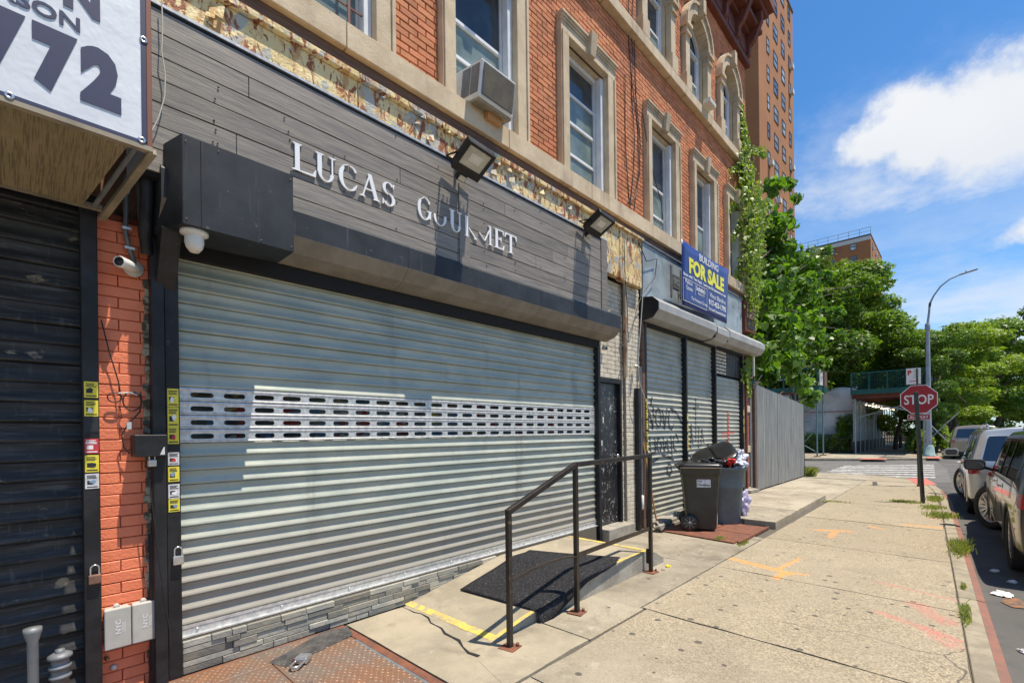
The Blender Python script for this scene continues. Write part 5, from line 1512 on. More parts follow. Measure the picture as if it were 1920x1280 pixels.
MB().box(6.94, 7.03, 3.70, 3.80, 0, 3.4).build('guide_post', M['brownwood'], gs[0])
# graffiti as thin spray strokes following the slats
def stroke(pts, r, m, parent, y=3.757):
    b = MB()
    pts = [Vector((p[0], 0, p[1])) for p in pts]
    fine = []
    for a, c in zip(pts, pts[1:]):
        k = max(1, int((c - a).length / .03)); fine += [a.lerp(c, i / k) for i in range(k)]
    fine.append(pts[-1])
    for a, c in zip(fine, fine[1:]):
        d = (c - a).normalized(); n = Vector((-d.z, 0, d.x)) * r
        def yy(z, z0=.11):
            f = ((z - z0) % .091) / .091 * .096
            for (h0, s0), (h1, s1) in zip(PROF, PROF[1:]):
                if h0 <= f <= h1: return 3.7605 + s0 + (s1 - s0) * (f - h0) / (h1 - h0) - .002
            return 3.765
        q = [a - n, c - n, c + n, a + n]
        b.add([(p.x, yy(p.z) - .0015, p.z) for p in q], [(0, 1, 2, 3)])
    return b.build('graffiti_stroke', m, parent)


def arc(cx, cz, rx, rz, a0, a1, n=10): return [(cx + rx * math.cos(math.radians(a0 + (a1 - a0) * i / n)), cz + rz * math.sin(math.radians(a0 + (a1 - a0) * i / n))) for i in range(n + 1)]


for s_ in ([(7.25, 1.55), (7.27, 1.95), (7.42, 1.6), (7.44, 2.0)], arc(7.62, 1.8, .1, .16, 0, 360), [(7.78, 1.95), (7.86, 1.6), (7.95, 1.98)], arc(8.12, 1.78, .11, .18, 40, 330), [(8.1, 1.98), (8.35, 1.9), (8.58, 1.7)],
           [(7.3, 1.5), (7.33, 1.2), (7.5, 1.2), (7.48, 1.45)], arc(7.64, 1.33, .08, .12, 60, 400), [(7.8, 1.48), (7.82, 1.2), (7.95, 1.42), (8.0, 1.18)], [(8.1, 1.5), (8.14, 1.1)], arc(8.3, 1.35, .1, .15, 0, 300), [(7.25, 1.18), (7.4, 1.05), (7.8, 1.15), (8.2, 1.05)], arc(8.02, .88, .09, .1, 0, 360), [(7.35, 2.0), (7.4, 2.15)]):
    stroke([(x, z - .0) for x, z in s_], .019, M['graf'], gs[0])
for s_ in ([(9.2, 1.35), (9.22, 2.2)], [(9.1, 2.0), (9.35, 2.05)], [(8.95, 1.2), (8.98, 1.7), (9.05, 1.3)], [(9.32, 1.2), (9.36, 1.65)], [(9.45, 1.25), (9.5, 1.6), (9.6, 1.3)], [(9.7, 1.1), (9.85, 1.3)], [(8.9, 1.1), (9.05, .95), (9.2, 1.12)], [(9.4, 1.1), (9.42, .95)]):
    stroke(s_, .019, M['graf'], gs[1])
for s_ in ([(11.0, 1.15), (11.0, 2.0)], [(10.6, 1.47), (11.4, 1.5)]): stroke(s_, .045, M['grafr'], gs[2])

sg2 = thing('faded_grey_sign', 'faded grey metal sign panel above the second shop shutters', 'shop sign', (9.3, 3.68, 3.7))
x = 6.96
for e in (8.4, 9.9, 11.72):
    MB().box(x, e - .004, 3.68, 3.74, 3.66, 4.62).build('sign_panel', M['greybox'], sg2, bevel=.004); x = e
MB().box(7.95, 8.02, 3.672, 3.68, 3.95, 4.5).build('dark_mark', M['conduit'], sg2); MB().box(8.35, 8.40, 3.672, 3.68, 4.0, 4.5).build('dark_mark', M['conduit'], sg2)
MB().box(8.05, 8.32, 3.672, 3.679, 4.12, 4.36).build('dark_mark', M['conduit'], sg2)
text('worn_lettering', 'GRACES', M['greybox'], sg2, (8.065, 3.671, 4.19), (1, 0, 0), (0, 0, 1), .11, .24)
text('worn_lettering', 'VI', M['ink'], sg2, (8.24, 3.678, 3.98), (1, 0, 0), (0, 0, 1), .10, .12)
MB().box(6.94, 11.74, 3.66, 3.76, 4.622, 4.65).build('sign_edge', M['pipe'], sg2)
h2 = thing('grey_shutter_hood', 'dented grey metal hood over the three shutters of the second shop', 'shutter hood', (9.5, 3.6, 3.3))
OCT = [(3.74, 3.74), (3.52, 3.71), (3.42, 3.62), (3.42, 3.50), (3.52, 3.38), (3.74, 3.35)]
for i, (a, c, dz) in enumerate(((6.98, 9.42, 0), (9.47, 10.12, -.02), (10.16, 12.55, .0))):
    b = MB(); b.prism([(y, z + dz) for y, z in OCT], 'x', a, c)
    o = b.build('hood_section', M['hood2'], h2, bevel=.004); o.rotation_euler = (0, (0, .004, -.002)[i], 0)
b = MB(); b.prism([(y, z + .001) for y, z in OCT], 'x', 6.955, 6.978); b.build('hood_end', M['blackm'], h2)
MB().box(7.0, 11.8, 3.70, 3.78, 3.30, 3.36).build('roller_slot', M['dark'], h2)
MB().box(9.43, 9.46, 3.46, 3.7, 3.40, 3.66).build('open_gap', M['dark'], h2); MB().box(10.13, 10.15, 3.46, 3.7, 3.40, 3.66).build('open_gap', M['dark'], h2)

fsn = thing('for_sale_banner', 'blue building for sale banner with yellow and white lettering over the second shop', 'banner', (9, 3.45, 3.7))
A, B_, C_, D_ = Vector((7.88, 3.44, 3.74)), Vector((10.08, 3.46, 3.76)), Vector((10.10, 3.42, 4.87)), Vector((7.80, 3.40, 4.83))
NU = 14; vs = []
for j in range(9):
    for i in range(NU + 1):
        u, v = i / NU, j / 8
        p = A.lerp(B_, u).lerp(D_.lerp(C_, u), v)
        sag = -.035 * math.sin(u * math.pi) * v ** 4
        vs.append((p.x, p.y, p.z + sag))
b = MB(); b.add(vs, [(j * (NU + 1) + i, j * (NU + 1) + i + 1, (j + 1) * (NU + 1) + i + 1, (j + 1) * (NU + 1) + i) for j in range(8) for i in range(NU)], 0, True)
o = b.build('vinyl_sheet', M['fsblue'], fsn); sd = o.modifiers.new('t', 'SOLIDIFY'); sd.thickness = .003; sd.offset = -1 if False else 0
ux = (B_ - A).normalized(); uz = (D_ - A); uz = (uz - ux * uz.dot(ux)).normalized()
# plane of the banner, pulled a little towards the street
nn = ux.cross(uz)


def bt(s, u, v, h, w, m, bold=0., name='lettering'):
    p = A.lerp(B_, u).lerp(D_.lerp(C_, u), v) + nn * .006
    return text(name, s, M[m], fsn, p, B_ - A, (D_ - A).lerp(C_ - B_, u), h, w, bold=bold, ext=.0008)


bt('BUILDING', .33, .84, .12, .95, 'signwhite', .02)
bt('FOR SALE', .13, .56, .25, 1.72, 'fsyel', .05)
bt('Store with Two Apts.  Large yard & basement at rear', .02, .47, .055, 2.08, 'signwhite', .02)
bt('Madison', .06, .36, .075, .30, 'signwhite'); bt('Estates', .08, .27, .075, .27, 'signwhite')
bt("Sotheby's", .27, .33, .085, .42, 'signwhite', .02); bt('REALTY', .31, .27, .04, .3, 'signwhite')
bt('The Franzese Group', .17, .14, .06, .75, 'signwhite')
bt('Vince Blandino', .56, .33, .09, .86, 'signwhite'); bt('917-453-1795', .54, .20, .10, .92, 'signwhite', .03); bt('The Local Commercial Broker', .54, .11, .05, .92, 'signwhite', .02)
b = MB()
def bl(u0, v0, u1, v1):
    P_ = lambda u, v: A.lerp(B_, u).lerp(D_.lerp(C_, u), v) + nn * .006
    b.bar(P_(u0, v0), P_(u1, v1), .008, .002, up=(0, 1, 0))
for q in ((.02, .43, .50, .43), (.02, .08, .50, .08), (.02, .08, .02, .43), (.50, .08, .50, .43), (.25, .24, .25, .42)): bl(*q)
b.build('print_border', M['signwhite'], fsn)
vb = thing('vent_housing', 'dark red timber vent housing right of the for sale banner', 'vent housing', (12.1, 3.6, 3.9))
MB().box(11.78, 12.52, 3.62, 3.80, 3.92, 4.62).build('housing', M['cornice'], vb, bevel=.006)
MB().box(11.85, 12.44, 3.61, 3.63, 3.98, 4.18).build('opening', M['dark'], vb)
for z in (4.22, 4.34, 4.46): MB().box(11.83, 12.46, 3.60, 3.62, z, z + .10).build('board', M['brownwood'], vb)
rpz = thing('red_brick_pier', 'worn red brick pier at the far end of the second shop', 'brick pier', (12.3, 3.8, 0))
MB().box(12.12, 12.45, 3.782, 3.88, 0, 3.9).build('mortar', M['mortar'], rpz)
lay(brick_rows(12.12, 12.45, .1, 3.9, .2, .0678, [], gap=.008), 3.77, .016, M['redb'], rpz, 200, lambda q: q[2])
for z in (.0, 1.02, 2.0): MB().box(12.11, 12.455, 3.745, 3.768, z, z + .16).build('pale_block', M['stone'], rpz, bevel=.006)
MB().box(11.83, 11.97, 3.72, 3.88, 0, 3.35).build('timber_post', M['brownwood'], rpz); MB().tube([(12.05, 3.72, .1), (12.05, 3.72, 3.4)], .035, 10).build('pipe', M['rustd'], rpz)
pp = thing('corner_downpipe', 'white drain pipe at the far corner of the rowhouse', 'pipe', (12.6, 3.7, 0))
MB().tube([(12.60, 3.70, 2.9), (12.60, 3.70, 4.7)], .03, 8).build('pipe', M['cream'], pp)
kb = thing('concrete_threshold', 'broken concrete threshold with bricks in front of the second shop shutters', 'threshold', (8, 3.6, 0))
random.seed(9)
MB().box(7.1, 7.75, 3.50, 3.76, 0, .10).build('threshold_block', M['ramp_side'], kb, bevel=.02)
for k in range(13):
    x = 7.15 + k * .17 + random.uniform(-.03, .03); a = random.uniform(-.3, .3)
    o = MB().box(-.08, .08, -.045, .045, 0, .05).build('loose_brick', M['redb'], kb, bevel=.008)
    o.location = Vector((x, 3.70, .0 if x > 7.75 else .10)) - Vector(kb.location); o.rotation_euler = (random.uniform(-.1, .1), random.uniform(-.1, .1), a)
ku = thing('broken_slab_piece', 'broken concrete piece lying against the right shutter of the second shop', 'rubble', (11.9, 3.4, .1))
MB().prism([(11.6, 3.5), (12.1, 3.45), (12.2, 3.62), (11.7, 3.68)], 'z', .11, .17).build('slab', M['ramp_side'], ku, bevel=.01)
sp_ = thing('steel_cover_plates', 'rusty steel cover plates under the bins on the pavement', 'steel plate', (7.5, 2.9, 0))
for q in ([(6.78, 2.27), (7.45, 2.24), (7.48, 3.40), (6.90, 3.44)], [(7.47, 2.24), (8.18, 2.22), (8.2, 2.78), (7.48, 2.8)], [(7.49, 2.81), (8.2, 2.79), (8.22, 3.36), (7.5, 3.40)]):
    MB().prism(q, 'z', 0, .02 + random.random() * .008).build('plate', M['rustd'], sp_, bevel=.003)
MB().box(6.80, 8.2, 2.20, 2.235, .0, .035).build('angle_edge', M['rustd'], sp_)

# ------------------------------------------------------------------ bins
def rrect(w, d, r, n=4):
    out = []
    for cx, cy, a0 in ((w / 2 - r, d / 2 - r, 0), (-w / 2 + r, d / 2 - r, 90), (-w / 2 + r, -d / 2 + r, 180), (w / 2 - r, -d / 2 + r, 270)):
        for i in range(n + 1):
            a = math.radians(a0 + 90 * i / n); out.append((cx + r * math.cos(a), cy + r * math.sin(a)))
    return out


def loft(mb, rings, smooth=True, cap0=True, cap1=True, mi=0):
    n = len(rings[0]); vs = [p for r in rings for p in r]
    mb.add(vs, [(i * n + k, i * n + (k + 1) % n, (i + 1) * n + (k + 1) % n, (i + 1) * n + k) for i in range(len(rings) - 1) for k in range(n)], mi, smooth)
    if cap0: mb.add(rings[0], [tuple(range(n))[::-1]], mi)
    if cap1: mb.add(rings[-1], [tuple(range(n))], mi)
    return mb


# local frame: wheels and handle at -x, lid opens from +x side
t = thing('wheeled_bin', 'dark grey wheeled bin with a white label and its lid folded shut', 'trash bin', (7.42, 3.0, .022), rz=math.radians(-62), local=True)
b = MB(); rings = []
for z, w, d, dx in ((0.03, .40, .42, .02), (.06, .42, .44, .02), (.55, .49, .50, .01), (.86, .54, .54, 0), (.865, .565, .565, 0), (.96, .575, .575, 0), (.965, .60, .60, 0), (.99, .60, .60, 0)):
    rings.append([(x + dx, y, z) for x, y in rrect(w, d, .06)])
loft(b, rings); b.build('bin_body', M['bin'], t, bevel=.003)
b = MB(); loft(b, [[(x + .0, y, z) for x, y in rrect(.63 + e, .62 + e, .07)] for z, e in ((.992, 0), (1.01, .0), (1.03, -.03), (1.045, -.10))]); b.build('lid', M['lid'], t)
b = MB(); b.bar((-.33, -.26, .99), (-.33, .26, .99), .05, .04); b.bar((-.30, -.24, .96), (-.34, -.24, 1.0), .05); b.bar((-.30, .24, .96), (-.34, .24, 1.0), .05); b.build('handle', M['lid'], t, bevel=.01)
b = MB(); loft(b, [[(x, y, z) for x, y in rrect(.608, .608, .062)] for z in (.972, .986)], cap0=False, cap1=False); b.build('bin_liner_edge', mat('tan_liner', (.5, .36, .22), rough=.5), t)
for sy in (-1, 1):
    w = MB().lathe([(.03, -.02), (.11, -.026), (.125, -.018), (.125, .018), (.11, .026), (.085, .016), (.03, .01)], (-.17, sy * .255, .125), (0, 1, 0), 28).build('wheel', M['lid'], t)
    h = MB()
    for k in range(8):
        a = k * math.pi / 4; h.bar((-.17, sy * .275, .125), (-.17 + .09 * math.cos(a), sy * .275, .125 + .09 * math.sin(a)), .012)
    h.lathe([(0, 0), (.03, 0), (.026, .02), (0, .02)], (-.17, sy * .275, .125), (0, sy, 0), 14)
    h.build('wheel_hub', M['conduit'], w)
b = MB(); b.box(.235, .26, -.05, .12, .08, .48); b.build('pale_bar', M['white'], t, bevel=.005)
MB().box(-.06, .14, -.268, -.262, .68, .80).build('label', M['wst'], t)
text('label_print', '7 Brothers', M['ink'], t, (-.055, -.2695, .70), (1, 0, 0), (0, 0, 1), .035, .18, bold=.02, ext=.0003); text('label_print', 'HOUSE', M['ink'], t, (-.05, -.2695, .765), (1, 0, 0), (0, 0, 1), .02, .07, bold=.02, ext=.0003)
BIN1 = t
t = thing('round_bin', 'blue-grey round-fronted bin overflowing with rubbish behind the dark bin', 'trash bin', (8.22, 2.90, .022), rz=math.radians(-55), local=True)
b = MB(); rings = []
for z, w in ((.0, .42), (.03, .45), (.60, .535), (.605, .56), (.62, .565), (.88, .60), (.885, .635), (.93, .65)):
    rings.append([(x * 1.0, y, z) for x, y in rrect(w, w, w * .32, 6)])
loft(b, rings, cap1=True); b.build('bin_body', M['binb'], t)
b = MB(); b.box(.235, .262, -.06, .06, .18, .60); b.build('grip_recess', M['dark'], t); b = MB(); b.box(.24, .285, -.07, .07, .42, .45); b.build('grip', M['binb'], t)
# lid thrown back, standing up at an angle
b = MB(); R_ = Matrix.Translation((-.12, .10, 1.10)) @ Matrix.Rotation(math.radians(20), 4, 'X') @ Matrix.Rotation(math.radians(-24), 4, 'Y')
rr = [[tuple(R_ @ Vector((x, y, z))) for x, y in rrect(.70 + e, .76 + e, .20, 6)] for z, e in ((0, -.02), (.02, .0), (.045, -.03), (.06, -.14), (.068, -.34))]
loft(b, rr); b.build('open_lid', M['lid'], t)


def blob(name, m, parent, c, r, seed, n=2, lump=.35):
    bm = bmesh.new(); bmesh.ops.create_icosphere(bm, subdivisions=n + 2, radius=1)
    rg_ = np.random.default_rng(seed); ph = rg_.uniform(0, 6.28, (5, 3)); fr_ = rg_.uniform(2, 8, (5, 3))
    for v in bm.verts:
        k = sum(math.sin(fr_[i][0] * v.co.x + ph[i][0]) * math.sin(fr_[i][1] * v.co.y + ph[i][1]) * math.sin(fr_[i][2] * v.co.z + ph[i][2]) for i in range(5))
        v.co = Vector((v.co.x * r[0], v.co.y * r[1], v.co.z * r[2])) * (1 + lump * k * .6)
    me = bpy.data.meshes.new(name); bm.to_mesh(me); bm.free(); me.materials.append(m)
    for p in me.polygons: p.use_smooth = n > 1
    o = bpy.data.objects.new(name, me); COL.objects.link(o); o.location = c
    if parent: o.parent = parent
    return o


for i, (lab, m, c, r) in enumerate((('red rag on top of the rubbish in the blue-grey bin', 'redcloth', (8.10, 2.76, 1.05), (.12, .09, .07)), ('white crumpled plastic at the rim of the blue-grey bin', 'bagw', (8.18, 2.62, 1.0), (.13, .10, .06)),
                                     ('blue wrapper in the rubbish of the blue-grey bin', 'bluecloth', (8.36, 2.84, 1.12), (.13, .10, .12)), ('striped pale bag at the far side of the blue-grey bin', 'bagw', (8.50, 2.76, 1.08), (.12, .12, .12)),
                                     ('black rubbish bag filling the blue-grey bin', 'bagk', (8.20, 2.94, 1.02), (.24, .22, .09)), ('dark crumpled bag lying on the lid of the dark bin', 'bagk', (7.66, 2.92, 1.07), (.20, .15, .05)))):
    o = blob('rubbish', M[m], None, c, r, 20 + i, 2, .55); tag(o, lab, 'rubbish')
o = blob('plastic_bag', mat('lilac_plastic_bag', (.60, .56, .72), (.32, .28, .5), s=10, rough=.35, bump=((16, .02),)), None, (8.62, 2.74, .30), (.13, .12, .22), 31, 2, .3); tag(o, 'lilac plastic bag hanging beside the blue-grey bin', 'plastic bag')

# ------------------------------------------------------------------ corrugated fence
cf = thing('corrugated_fence', 'grey corrugated metal fence between the rowhouse and the corner', 'fence', (15.3, 3.8, 0))
x = 12.95
random.seed(12)
i = 0
while x < 17.7:
    e = x + .62; zt0 = 2.72 - (x - 12.95) * .068; b = MB(); vs = []; n = 0
    u = x
    base = random.uniform(-.01, .01)
    while u < e - .001:
        for du, dy in ((0, 0), (.014, -.036), (.050, -.036), (.064, 0)):
            vs.append((u + du, 3.77 + dy + base, .03 + random.uniform(0, .01))); vs.append((u + du, 3.77 + dy + base, zt0 - (u + du - x) * .06)); n += 1
        u += .0886
    vs.append((e, 3.77 + base, .03)); vs.append((e, 3.77 + base, zt0 - .04)); n += 1
    b.add(vs, [(2 * k, 2 * k + 2, 2 * k + 3, 2 * k + 1) for k in range(n - 1)])
    o = b.build('corrugated_sheet', M['corr'], cf); s_ = o.modifiers.new('t', 'SOLIDIFY'); s_.thickness = .003
    x = e + .002; i += 1
MB().box(12.80, 12.93, 3.74, 3.86, 0, 2.7).build('end_post', M['brownwood'], cf)
MB().box(12.62, 12.78, 3.80, 3.88, 0, 2.6).build('end_post', M['pipe'], cf)
MB().box(17.93, 17.99, 3.74, 3.84, 0, 2.42).build('end_post', M['blackm'], cf)
for z in (.5, 2.0): MB().box(12.95, 17.9, 3.80, 3.86, z, z + .06).build('back_rail', M['brownwood'], cf)
cf2 = MB(); vs = []
for k in range(60):
    yy_ = 3.9 + k * .0886 * .9
    for du, dx in ((0, 0), (.02, .022), (.052, .022), (.072, 0)): vs.append((17.98 + dx, yy_ + du, .03)); vs.append((17.98 + dx, yy_ + du, 2.35))
cf2.add(vs, [(2 * k, 2 * k + 2, 2 * k + 3, 2 * k + 1) for k in range(len(vs) // 2 - 1)]); cf2.build('side_sheet', M['corr'], cf)
ft = thing('fence_brace', 'thin brace rod across the top of the corrugated fence end', 'rod', (13, 3.7, 2.6)); MB().bar((12.6, 3.72, 2.6), (13.4, 3.73, 3.0), .02).build('rod', M['cable'], ft)
# ------------------------------------------------------------------ foliage generators
def leaf_cloud(clumps, per, size, shape='q', up=.5, seed=0, fill=.55, droop=0.):
    """leaves scattered in clumps: arrays of vertices and faces"""
    rg = np.random.default_rng(seed); P = []; N = []
    tot = sum(r[0] * r[1] * 3 for _, r in clumps)
    for c, r in clumps:
        n = int(per * r[0] * r[1] * 3 / tot)
        d = rg.normal(size=(n, 3)); d /= np.linalg.norm(d, axis=1)[:, None]
        k = (fill + (1 - fill) * rg.random(n) ** .6) * (1 + .18 * np.sin(d[:, 0] * 5 + c[0] * 3) * np.sin(d[:, 1] * 6 + c[1] * 2) + .12 * np.sin(d[:, 2] * 9 + c[2]))
        P.append(np.array(c) + d * np.array(r) * k[:, None]); N.append(d)
    P = np.concatenate(P); N = np.concatenate(N); n = len(P)
    nr = N * .75 + rg.normal(size=(n, 3)) * .55 + np.array([0, 0, up]); nr /= np.linalg.norm(nr, axis=1)[:, None]
    a = rg.normal(size=(n, 3)); a[:, 2] -= droop; u = a - nr * (a * nr).sum(1)[:, None]; u /= np.linalg.norm(u, axis=1)[:, None]; v = np.cross(nr, u)
    s = size * (.4 + 1.1 * rg.random(n))[:, None]
    if shape == 'q':
        tpl = [(-.5, 0, 0), (0, -.28, .06), (.6, 0, -.08), (0, .28, .06)]; F = np.array([[0, 1, 2, 3]])
    else:  # heart shaped leaf with a fold
        tpl = [(-.35, 0, .0), (-.5, -.28, .06), (-.2, -.5, .05), (.25, -.36, -.02), (.62, 0, -.18), (.25, .36, -.02), (-.2, .5, .05), (-.5, .28, .06)]
        F = np.array([[0, 1, 2, 3], [0, 3, 4, 5], [0, 5, 6, 7]])
    V = np.stack([P + (u * p[0] + v * p[1] + nr * p[2]) * s for p in tpl], 1).reshape(-1, 3)
    k = len(tpl)
    Fa = (F[None] + (np.arange(n) * k)[:, None, None]).reshape(-1, 4)
    return V, Fa, P, nr


def limb(mb, a, c, r0, r1, seed, n=6, wob=.12):
    rg = random.Random(seed); a = Vector(a); c = Vector(c); L = (c - a).length
    pts = [a]
    for i in range(1, n + 1):
        p = a.lerp(c, i / n) + Vector((rg.uniform(-1, 1), rg.uniform(-1, 1), rg.uniform(-.5, .5))) * L * wob * (.5 if i < n else .2)
        pts.append(p)
    mb.tube(pts, [r0 + (r1 - r0) * i / n for i in range(n + 1)], 7)
    return pts


def tree(label, x, y, h, spread, m, seed, leaves=9000, size=.22, trunk_r=.22, crown0=.3, group=None, nclump=26, lean=(0, 0), droop=0., flat=1., name='tree', base=0.):
    rg = random.Random(seed)
    t = thing(name, label, 'tree', (x, y, base), group)
    b = MB(); top = Vector((x + lean[0], y + lean[1], base + h * .62)); limb(b, (x, y, base - .1), top, trunk_r, trunk_r * .4, seed, 7, .05)
    cl = []
    for i in range(nclump):
        a = rg.uniform(0, 6.283); f = math.sqrt(rg.random()); zz = crown0 + (1 - crown0) * rg.random() ** .8
        rad = spread * math.sin(math.pi * min(1, max(.12, (zz - crown0 * .8) / (1.12 - crown0 * .8)))) ** .6
        c = (x + lean[0] * zz + math.cos(a) * rad * f, y + lean[1] * zz + math.sin(a) * rad * f, base + h * zz * .95)
        r = spread * rg.uniform(.20, .36)
        cl.append((c, (r, r, r * rg.uniform(.5, .75) * flat)))
    for i, (c, r) in enumerate(cl[:14]):
        s_ = Vector((x, y, base)).lerp(top, rg.uniform(.45, 1)); limb(b, s_, c, trunk_r * .38, .02, seed + i, 5, .1)
    b.build('trunk', M['barkm'], t)
    V, F, _, _ = leaf_cloud(cl, leaves, size, seed=seed, droop=droop)
    np_obj('crown', V, F, M[m], t)
    return t


GT = 'street trees beyond the crossing'
# the large mass of trees behind the sidewalk shed
tree('broad green tree rising behind the sidewalk shed', 42, 7.6, 13.6, 3.9, 'leafB', 1, 60000, .20, .3, .20, nclump=60, lean=(0, -1.4))
tree('tall dark tree left of the shed behind the large-leaved tree', 37.5, 8.4, 13.4, 3.8, 'leafD', 2, 42000, .21, .3, .2, nclump=50)
tree('tree leaning over the shed roof beside the lamp post', 47, 7.3, 11.2, 3.3, 'leafB', 3, 42000, .20, .25, .26, nclump=46, lean=(0, -1.2))
tree('tallest tree behind the shed hiding the distant brick tower', 57, 10.2, 18.2, 5.0, 'leafB', 18, 42000, .26, .35, .2, nclump=54, lean=(0, -1.0))
tree('small tree over the shed parapet left of the lamp post', 44, 3.4, 8.6, 2.2, 'leafC', 19, 26000, .17, .16, .34, nclump=34, lean=(0, -.6))
tree('dark dense tree close behind the lamp post', 41.5, 1.2, 7.8, 2.4, 'leafD', 4, 34000, .13, .16, .10, nclump=36)
tree('feathery light green tree right of the lamp post', 50, .9, 9.8, 3.4, 'leafC', 5, 26000, .19, .2, .24, group=GT, flat=.8)
tree('wide yellow-green tree arching over the parked minivan', 62, .5, 11.5, 4.6, 'leafC', 6, 26000, .23, .25, .26, group=GT, flat=.75, nclump=34)
tree('green tree farther along the kerb behind the arching one', 76, 1.0, 12.6, 5.4, 'leafC', 7, 24000, .28, .3, .2, group=GT, flat=.75, nclump=34)
tree('dark tree at the right edge over the parked cars', 88, -3.5, 15.5, 6.4, 'leafB', 8, 24000, .34, .35, .12, group=GT)
tree('distant round tree at the end of the kerb row', 104, 2.5, 15, 7, 'leafC', 9, 14000, .55, .35, .12, group=GT)
tree('far tree standing across the road', 100, -12, 19, 8, 'leafD', 10, 16000, .6, .4, .1, group=GT)
tree('farthest pale tree closing the end of the road', 135, -6, 18, 10, 'leafC', 13, 14000, .7, .4, .06, group=GT)
tree('second farthest tree at the end of the road', 150, 6, 17, 10, 'leafB', 14, 12000, .7, .4, .06, group=GT)
tree('low tree behind the netting beside the left shed', 44, 15, 9.5, 4.2, 'leafD', 15, 14000, .3, .2, .15)
tree('sapling behind the dark tree near the shed posts', 48, 3.4, 7.5, 2.6, 'leafC', 16, 9000, .2, .12, .2)
tree('dark tree in the garden between the shed and the big tree', 52, 9.0, 12.5, 5.0, 'leafD', 17, 18000, .35, .3, .12, nclump=34)

# large-leaved tree behind the corrugated fence
pt = thing('large_leaved_tree', 'big-leaved tree growing over the corrugated fence against the tower', 'tree', (15.2, 5.4, 0))
rg = random.Random(40); b = MB(); b.tube([(15.2, 5.4, -.1), (15.1, 5.35, 1.5), (15.0, 5.2, 3), (14.8, 5.2, 4.6), (14.6, 5.3, 6.2)], [.16, .14, .12, .09, .05], 9)
tips = []


def near(px, py, y): return W(px, py, y)


for (px, py, y, r) in ((1420, 395, 5.0, .55), (1450, 350, 5.2, .45), (1478, 345, 5.4, .34), (1445, 430, 5.0, .7), (1400, 470, 4.7, .5), (1495, 372, 5.3, .25), (1470, 420, 5.2, .5), (1515, 495, 5.0, .45),
                       (1550, 470, 5.3, .33), (1545, 520, 5.2, .55), (1500, 540, 4.9, .7), (1450, 520, 4.8, .8), (1420, 560, 4.6, .7), (1590, 545, 5.1, .45), (1620, 545, 5.2, .28), (1560, 590, 4.9, .6),
                       (1500, 610, 4.7, .8), (1450, 620, 4.6, .8), (1530, 640, 4.6, .55), (1575, 630, 4.9, .4), (1420, 660, 4.5, .55), (1480, 680, 4.5, .55), (1540, 680, 4.6, .4), (1520, 745, 4.3, .42), (1500, 715, 4.3, .42), (1430, 500, 5.4, .9), (1490, 580, 5.8, .9), (1440, 700, 4.4, .4), (1465, 470, 4.8, .6), (1430, 600, 5.0, .8), (1470, 650, 5.0, .7), (1510, 570, 5.2, .8), (1490, 500, 5.6, .7), (1530, 600, 5.6, .7), (1440, 560, 5.6, 1.0)):
    c = near(px, py, y)
    tips.append((tuple(c), (r, r, r * .85)))
    limb(b, Vector((15.1, 5.3, min(5.5, max(1.5, c.z - 1.6)))), c, .045, .012, int(px + py), 5, .06)
b.build('trunk', M['barkm'], pt)
V, F, P, nr = leaf_cloud(tips, 7600, .195, 'heart', up=.35, seed=44, fill=.25, droop=1.4)
# the largest leaves nearest the camera become single leaves
dist = (P ** 2).sum(1); order = np.argsort(dist); k = 8
idx = order[:270]; rest = order[270:]
lm = MB(); tpl = [(-.35, 0, .0), (-.5, -.28, .06), (-.2, -.5, .05), (.25, -.36, -.02), (.62, 0, -.18), (.25, .36, -.02), (-.2, .5, .05), (-.5, .28, .06)]
lm.add(tpl, [(0, 1, 2, 3), (0, 3, 4, 5), (0, 5, 6, 7)]); lme = lm.mesh('leaf'); lme.materials.append(M['leafA'])
for i in idx:
    v8 = V[i * 8:(i + 1) * 8]
    uu = Vector(v8[4] - v8[0]).normalized(); ww = Vector(v8[6] - v8[2]).normalized(); sc = float(np.linalg.norm(v8[6] - v8[2])); n_ = uu.cross(ww).normalized(); uu = ww.cross(n_)
    Rm = Matrix((uu, ww, n_)).transposed()
    piece(lme, 'leaf', pt, tuple(P[i]), rot=Rm.to_euler(), sc=(sc, sc, sc))
F3 = F.reshape(-1, 3, 4)
np_obj('crown', V, F3[rest].reshape(-1, 4), M['leafA'], pt, kind='stuff')
b = MB(); rg = random.Random(5)
for c, r in tips[9:22]:
    if rg.random() < .7:
        c = Vector(c) + Vector((rg.uniform(-.3, .3), -.35, rg.uniform(-.1, .4)))
        for q in range(22): b.lathe([(0, 0), (.018, .012), (0, .03)], c + Vector((rg.gauss(0, .09), rg.gauss(0, .06), rg.gauss(0, .10))), (rg.uniform(-1, 1), rg.uniform(-1, 1), 1), 5)
b.build('seed_cluster', mat('brown_seed_capsule', (.22, .13, .04), (.32, .26, .07), s=20, rough=.8), pt, kind='stuff')

